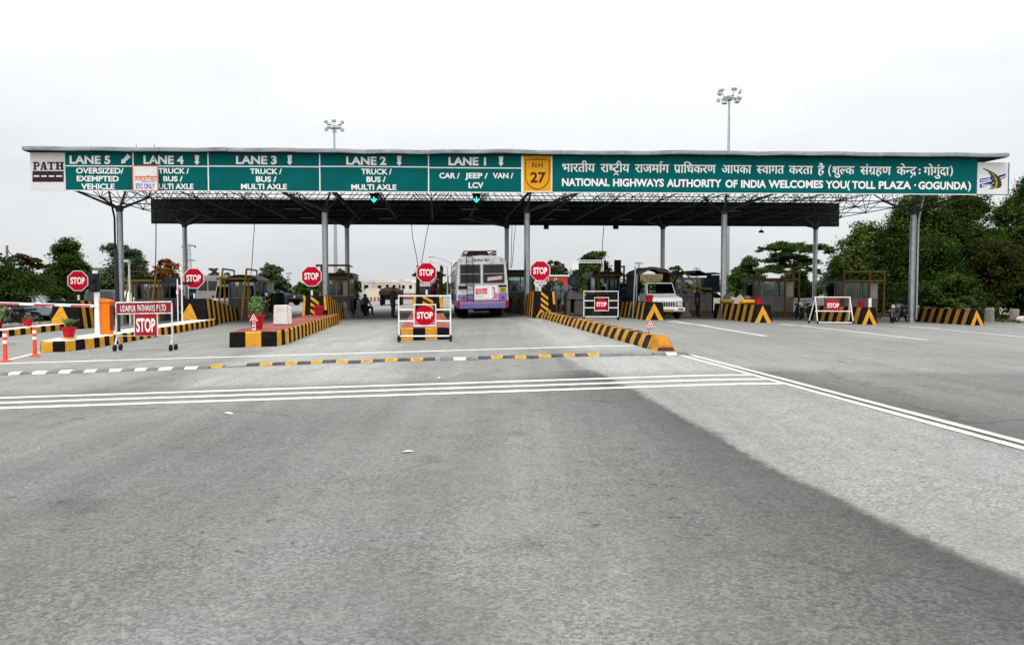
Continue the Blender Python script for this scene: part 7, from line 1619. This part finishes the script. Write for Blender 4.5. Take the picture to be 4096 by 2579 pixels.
def tree(name, label, px, top, wpx, Y, material, n, leaf, seed, base=.30, nb=9, style='round', group='trees beyond the toll plaza', depth=.9, blossom=0, trunk=None, cat='tree', clump=.30, dy=0, sink=0):
    rng = np.random.default_rng(seed); r_ = random.Random(seed)
    loc = at(px, Y); H_ = P3(px, top, Y).z - loc.z; W_ = wpx / F * Y
    t = thing(name, label, cat, loc, 0, group)
    zb = H_ * base; blobs = []
    if style == 'round':
        for k in range(nb):
            f = (k + .5) / nb; z = zb + (H_ - zb) * (.10 + .78 * f); env = math.sqrt(max(.05, 1 - (2 * (f * .86 + .12) - 1.0) ** 2)) if base > .12 else math.sqrt(max(.08, 1 - f ** 2.4))
            a = r_.uniform(0, 6.28); rad = W_ * .5 * env * r_.uniform(.25, .68); s = W_ * .5 * r_.uniform(.36, .58) * (1.1 - .35 * f)
            blobs.append((rad * math.cos(a), rad * math.sin(a) * depth, z, s, s * depth, min(s * .8, (H_ - zb) * .32)))
        top_ = max(b[2] + b[5] for b in blobs); blobs.append((r_.uniform(-.1, .1) * W_, 0, H_ - .18 * W_ * .6, W_ * .2, W_ * .2, max(.2, .16 * W_)))
        blobs.append((0, 0, zb + (H_ - zb) * .45, W_ * .34, W_ * .34 * depth, (H_ - zb) * .36))
        for s in (-1, 1): blobs.append((s * W_ * .34, 0, zb + (H_ - zb) * r_.uniform(.25, .45), W_ * .17, W_ * .25 * depth, (H_ - zb) * .22))
    elif style == 'umbrella':
        for k in range(nb):
            f = k / (nb - 1); x = (-.5 + f + r_.uniform(-.06, .06)) * W_ * .8; lay = k % 3; z = H_ * (.90 - .15 * lay + r_.uniform(-.05, .05)) - abs(x) / W_ * H_ * .14; s = W_ * r_.uniform(.13, .22)
            blobs.append((x, r_.uniform(-.3, .3) * W_ * .5, z, s * 1.2, s, s * .48))
    bt = MB(); tr = trunk or W_ * .028 + .05
    zt_ = zb + (H_ - zb) * .45; pts = [Vector((0, 0, -.1)), Vector((r_.uniform(-.1, .1), 0, zb * .6)), Vector((r_.uniform(-.2, .2), 0, max(zb, .5))), Vector((r_.uniform(-.3, .3), 0, zt_))]
    bt.tube(pts, [tr * 1.25, tr, tr * .85, tr * .45], 8)
    for b in blobs:
        e = Vector(b[:3]); s = pts[2].lerp(pts[3], r_.uniform(0, .8)); m = s.lerp(e, .5) + Vector((0, 0, .08 * W_ * r_.uniform(-.5, 1))); bt.tube([s, m, e], [tr * .42, tr * .28, tr * .10], 5)
    bt.build('trunk', M_BARK, t, True)
    P, N, T = crown_points(blobs, n, rng, clump)
    k = P[:, 2] > .08; P, N, T = P[k], N[k], T[k]
    S = leaf * rng.uniform(.6, 1.4, len(P))
    me = leaf_mesh('crown', P, N, S, T, material); o = bpy.data.objects.new('crown', me); COL.objects.link(o); o.parent = t
    if blossom:
        i = rng.choice(len(P), int(len(P) * blossom)); kk = P[i, 2] > zb + (H_ - zb) * .30; i = i[kk]
        me = leaf_mesh('blossoms', P[i] * np.array([1.03, 1.03, 1.01]), N[i], S[i] * 1.1, T[i] + .1, LEAF_FL, .9); o = bpy.data.objects.new('blossoms', me); COL.objects.link(o); o.parent = t
    return t
# left of the plaza
tree('spreading_tree', 'low dark spreading tree filling the left edge behind the boom arm', 60, 1068, 420, 47, LEAF_DK, 16000, .10, 1, base=.06, nb=13)
tree('bushy_tree', 'rounded mid green tree directly behind the leftmost stop sign', 262, 962, 225, 56, LEAF_DK, 20000, .10, 2, base=.07, nb=17, clump=.36)
tree('thin_tree', 'thin crowned bronze tree at the far left beside the telegraph pole', 100, 1000, 150, 64, LEAF_BR, 6000, .11, 3, base=.42, style='umbrella', nb=9)
tree('thin_tree', 'sparse tree cut off by the left edge of the view', -25, 1010, 130, 62, LEAF_BR, 4500, .12, 4, base=.3)
tree('bushy_tree', 'broad grey green tree behind the left column and booth', 490, 978, 245, 66, LEAF_GY, 19000, .12, 5, base=.09, nb=15, clump=.38)
tree('flame_tree', 'tree with bright red blossom behind the left booth', 664, 1044, 150, 74, LEAF_MD, 9000, .11, 6, base=.2, blossom=.28)
tree('bushy_tree', 'dark green shrubby tree between the leftmost stop sign and signal post', 345, 1085, 130, 60, LEAF_MD, 6000, .11, 7, base=.05)
tree('bushy_tree', 'small tree showing above the grey white bus, left one', 852, 1072, 70, 112, LEAF_GY, 3000, .16, 8, base=.2); tree('bushy_tree', 'small tree showing above the grey white bus, right one', 905, 1092, 60, 112, LEAF_GY, 2500, .16, 9, base=.2)
tree('bushy_tree', 'round grey green tree right of the domed booth', 1090, 1062, 150, 86, LEAF_GY, 9000, .15, 10, base=.12, clump=.32)
tree('bushy_tree', 'low dark bushes below the third stop sign', 1215, 1132, 130, 92, LEAF_MD, 5000, .14, 11, base=.04)
tree('bushy_tree', 'fresh green tree above the booth left of the standing man', 1365, 1078, 74, 82, LEAF_LT, 3500, .13, 12, base=.35)
tree('bushy_tree', 'airy small tree just right of the booth beside the seated pair', 1420, 1100, 52, 66, LEAF_MD, 2200, .10, 13, base=.25)
# behind the plaza, right half
tree('round_tree', 'low wide grey green tree right of the stop sign by the bus', 2228, 1046, 130, 118, LEAF_GY, 8000, .20, 20, base=.15)
tree('round_tree', 'dense dome shaped dark tree behind the white height gauge', 2368, 1008, 190, 98, LEAF_DK, 16000, .18, 21, base=.12, nb=14)
tree('bushy_tree', 'pale tree between the pickup tarpaulin and the tripod of pipes', 2695, 1066, 100, 96, LEAF_GY, 4500, .16, 22, base=.15)
tree('bushy_tree', 'mid green bushy tree right of the mast foot', 2990, 1036, 190, 74, LEAF_MD, 13000, .14, 23, base=.06, nb=12)
tree('umbrella_tree', 'flat topped layered tree rising above the pipe framed booth', 3165, 965, 235, 67, LEAF_MD, 13000, .11, 24, base=.5, style='umbrella', nb=13, trunk=.16)
tree('bushy_tree', 'mid green bush filling the gap below the flat topped tree', 3190, 1085, 200, 70, LEAF_MD, 9000, .14, 25, base=.04, nb=10)
tree('willowy_tree', 'pale feathery green tree left of the tall dark trees', 3440, 900, 280, 59, LEAF_LT, 24000, .11, 26, base=.05, nb=14, clump=.4)
tree('tall_tree', 'tall dark tree right behind the last grey column, top cut by the white emblem panel', 3660, 775, 400, 57, LEAF_DK, 75000, .10, 27, base=.05, nb=26, clump=.34)
tree('tall_tree', 'tall dark tree standing under the right end of the welcome board', 3850, 772, 400, 58, LEAF_DK, 75000, .10, 28, base=.05, nb=26, clump=.34)
tree('tall_tree', 'highest dark tree at the right edge of the view', 4120, 685, 330, 62, LEAF_DK, 58000, .11, 29, base=.06, nb=22, clump=.34)
tree('red_leaved_tree', 'smaller tree with rust tinged leaves in front of the tall trees at the right', 3990, 965, 330, 53, LEAF_RD, 20000, .11, 30, base=.05, nb=12, clump=.36)
tree('bushy_tree', 'dark shrub mass at the foot of the tall trees behind the last barrier', 3780, 1110, 420, 52, LEAF_DK, 14000, .11, 31, base=.02, nb=14)
tree('bushy_tree', 'dark shrub behind the stone bollards at the right edge', 4090, 1110, 300, 52.5, LEAF_DK, 10000, .11, 32, base=.02, nb=12)
tree('bushy_tree', 'dark shrub behind the rightmost booth', 3480, 1105, 300, 55, LEAF_DK, 11000, .11, 33, base=.02, nb=12)
tree('bushy_tree', 'small leafy shrub at the foot of the column beside the last barrier', 3905, 1210, 70, 48.5, LEAF_MD, 900, .07, 34, base=.02, nb=6, trunk=.03)
tree('bushy_tree', 'bright green shrubs left of the bus along the far road', 1790, 1135, 120, 120, LEAF_MD, 4000, .18, 35, base=.03)
tree('bushy_tree', 'bright shrub below the red wall behind the small trolley', 2215, 1122, 130, 80, LEAF_LT, 4500, .13, 36, base=.03)
tree('bushy_tree', 'green shrub in front of the dome shaped tree', 2345, 1150, 110, 76, LEAF_LT, 3500, .12, 37, base=.03)
# a distant belt of trees along the horizon
rng = np.random.default_rng(5); P = []
for k in range(210):
    X_ = rng.uniform(-420, 420); Yk = rng.uniform(330, 560)
    if -.14 < X_ / Yk < -.075: Yk += 260
    c = np.array([X_, Yk, -.9]); h = rng.uniform(2.5, 7.5) * (.8 if -.2 < X_ / Yk < 0 else 1); w_ = h * rng.uniform(.8, 1.6)
    d = rng.normal(size=(220, 3)); d /= np.linalg.norm(d, axis=1)[:, None]; d[:, 2] = np.abs(d[:, 2]); P.append(c + d * np.array([w_ * .6, w_ * .6, h]) * rng.uniform(.7, 1.0, (220, 1)))
P = np.concatenate(P); N = rng.normal(size=P.shape) + np.array([0, 0, .6]); N /= np.linalg.norm(N, axis=1)[:, None]
me = leaf_mesh('distant_treeline', P, N, rng.uniform(.4, .9, len(P)), rng.normal(.5, .18, len(P)), LEAF_FAR); o = bpy.data.objects.new('distant_treeline', me); COL.objects.link(o); tag(o, kind='stuff')
# rough grass along the verges
def grass(n, la0, la1, lo0, lo1, h, seed, name='verge_grass'):
    rng = np.random.default_rng(seed); la = rng.uniform(la0, la1, n); lo = rng.uniform(lo0, lo1, n); keep = np.sin(la * 1.1 + 2 * np.sin(lo * .4)) + np.sin(lo * .9) > rng.normal(size=n) * .6 - .3; la, lo = la[keep], lo[keep]; n = len(la)
    x = la * R[0] + lo * L[0]; y = la * R[1] + lo * L[1]; z = gzn(x, y); P = np.stack([x, y, z + h * .4], -1); N = rng.normal(size=(n, 3)); N[:, 2] *= .15; N /= np.linalg.norm(N, axis=1)[:, None]
    me = leaf_mesh(name, P, N, h * rng.uniform(.5, 1.2, n), rng.normal(.55, .2, n), LEAF_BR if seed % 2 else LEAF_MD, .25); o = bpy.data.objects.new(name, me); COL.objects.link(o); tag(o, kind='stuff')
grass(9000, 32.5, 45, 40, 66, .16, 2); grass(6000, -32, -18.6, 45, 66, .14, 4)

# ------------------------------------------------------------------ the town on the horizon, and walls nearer by
WALLS = [(.58,.42,.40), (.62,.58,.54), (.55,.47,.36), (.60,.50,.48), (.50,.50,.50), (.56,.48,.37), (.45,.36,.33), (.66,.64,.62), (.42,.34,.31)]
DESC = ['pinkish', 'off white', 'sandy', 'pale rose', 'grey', 'tan', 'dull brown', 'white', 'brick brown']
def house(px, Y, w_, h, ci, seed, floors=1, label=None):
    r = random.Random(seed); t = thing('town_house', label or '%s flat roofed house in the distant town left of the bus' % DESC[ci], 'house', at(px, Y), r.uniform(-.5, .5), 'houses of the distant town'); m = mat('house_wall_%d' % ci, WALLS[ci], .85, 0, .12, .4, dirt=.4, dirtcol=tuple(c * .6 for c in WALLS[ci]), ds=.3); d = w_ * .8
    o = MB(); o.b2((-w_ / 2, 0, -.5), (w_ / 2, d, h)); o.build('wall', m, t)
    o = MB(); e = .12
    for a, b in (((-w_ / 2 - .1, -.1, h), (w_ / 2 + .1, e, h + .25)), ((-w_ / 2 - .1, d - e, h), (w_ / 2 + .1, d + .1, h + .25)), ((-w_ / 2 - .1, e, h), (-w_ / 2 + e, d - e, h + .25)), ((w_ / 2 - e, e, h), (w_ / 2 + .1, d - e, h + .25))): o.b2(a, b)
    if r.random() < .5: o.b2((-w_ * .1, d * .4, h), (w_ * .3, d * .9, h + .9))
    o.build('roof_parapet', m, t)
    fh = h / floors
    for f in range(floors):
        k = max(2, int(w_ / 2.6))
        for i in range(k):
            x = -w_ / 2 + (i + .5) * w_ / k + r.uniform(-.3, .3); q = MB(); q.b2((x - .5, -.03, f * fh + fh * .38), (x + .5, .0, f * fh + fh * .8)); wn_ = q.build('window', M_DARK, t); q = MB(); q.b2((x - .6, -.18, f * fh + fh * .8), (x + .6, -.0, f * fh + fh * .84)); q.build('window_shade', m, wn_)
    return t
spec = [(1447,200,5,2.9,4,1),(1476,250,6,3.0,2,1),(1500,215,5,2.7,5,1),(1515,330,8,3.6,0,1),(1532,270,6,3.1,3,1),(1548,380,8,3.9,1,1),(1562,310,7,3.3,0,1),(1580,420,8,4.4,7,2),(1592,290,6,3.0,3,1),(1608,370,8,3.8,1,1),(1620,270,6,2.9,0,1),(1634,400,8,4.2,2,2),(1647,310,7,3.2,7,1),(1660,260,6,2.9,6,1),(1676,350,7,3.7,0,1),(1463,360,8,4.0,7,2),(1490,400,9,4.3,3,2),(1528,470,10,5.2,1,2),(1565,500,10,5.4,2,2),(1600,500,10,5.3,0,2),(1640,510,10,5.2,7,2)]
pos = ['just right of the seated pair', 'above the sandy parapet wall', 'with pink front left of the lorry', 'upper row above the lorry', 'lower row above the lorry', 'tall one behind the lorry', 'middle row right of the lorry', 'tall one right of the lorry', 'right beside the standing man', 'upper row behind the standing man', 'low one right of the standing man', 'upper row right of the standing man', 'lower row left of the middle stop sign', 'low one nearest the middle stop sign', 'half hidden by the middle stop sign', 'highest one on the left of the town', 'back row left of the lorry', 'farthest one above the lorry', 'farthest one in the middle of the town', 'farthest one above the standing man', 'farthest one left of the middle stop sign']
rh = random.Random(17)
for k in range(26):
    Yh = rh.uniform(230, 560); house(rh.uniform(1425, 1700), Yh, rh.uniform(3.2, 6.5), rh.uniform(2.4, 3.4) * (.8 + Yh / 1500) + Yh * .0011, rh.choice([0, 1, 2, 3, 4, 7, 8]), 200 + k, 1, 'tiny far house in the pale town rows along the horizon')
for k, (s, q) in enumerate(zip(spec, pos)): house(s[0], s[1], s[2], s[3], s[4], 50 + k, s[5], '%s flat roofed town house, %s' % (DESC[s[4]], q))
# sandy parapet wall with a red and white base, low brick shed, red wall
t = thing('parapet_wall', 'sandy cream wall with red and white blocks along its foot at the far bend', 'wall', at(1490, 92), RZ * .4); o = MB(); o.b2((-.8, 0, .5), (.85, .25, 1.5)); o.build('wall', mat('cream_plaster', (.62,.56,.42), .85, 0, .1, 1), t)
for k in range(9): o = MB(); x = -.9 + k * .21; o.b2((x, -.06, 0), (x + .2, .28, .5)); o.build('base_block', mat('base_red', (.36,.10,.06), .85) if k % 2 else mat('base_white', (.55,.52,.46), .85), t)
o = MB(); o.b2((-1.3, 0, 0), (1.3, .3, .75)); q = o.build('brick_wall', mat('far_brick', (.26,.10,.075), .9, 0, .2, 3), None, loc=at(1632, 100)); tag(q, 'low brick red wall beside the far road between the standing man and the trolley', 'wall')
t = thing('red_building', 'low red and white building half hidden by shrubs beyond the median', 'building', at(2233, 96), .1); o = MB(); o.b2((-1.4, 0, -.2), (1.2, 3, 2.9)); o.build('wall', mat('red_wall', (.38,.05,.05), .8, 0, .2, 1.5), t); o = MB(); o.b2((-1.5, -.1, 2.9), (1.3, 3.1, 3.05)); o.build('roof', M_WPAINT, t)
for x in (-1.25, -.45, -.25): o = MB(); o.b2((x, -.03, 1.9), (x + .07, 0, 2.7)); o.build('pilaster', M_WPAINT, t)
o = MB(); o.b2((-9, 0, 0), (9, .25, .9)); q = o.build('boundary_wall', mat('white_lowwall', (.5,.46,.42), .85, 0, .15, .8), None, loc=at(2890, 68)); q.rotation_euler = (0, 0, .05); tag(q, 'low pale boundary wall behind the tarpaulin booth and the mast foot', 'wall')
t = thing('plaza_office', 'pale plastered building glimpsed between trees right of the signal post', 'building', at(420, 84), .2); o = MB(); o.b2((-2.4, 0, -.3), (2.0, 4, 4.0)); o.build('wall', mat('cream_wall', (.55,.50,.38), .85, 0, .1, .6), t); o = MB(); o.b2((-2.6, -.2, 4.0), (2.2, 4.2, 4.25)); o.build('roof', M_CONC, t)
for x in (-1.6, .6): o = MB(); o.b2((x, -.03, 2.0), (x + .9, .0, 3.2)); o.build('window', M_DARK, t)
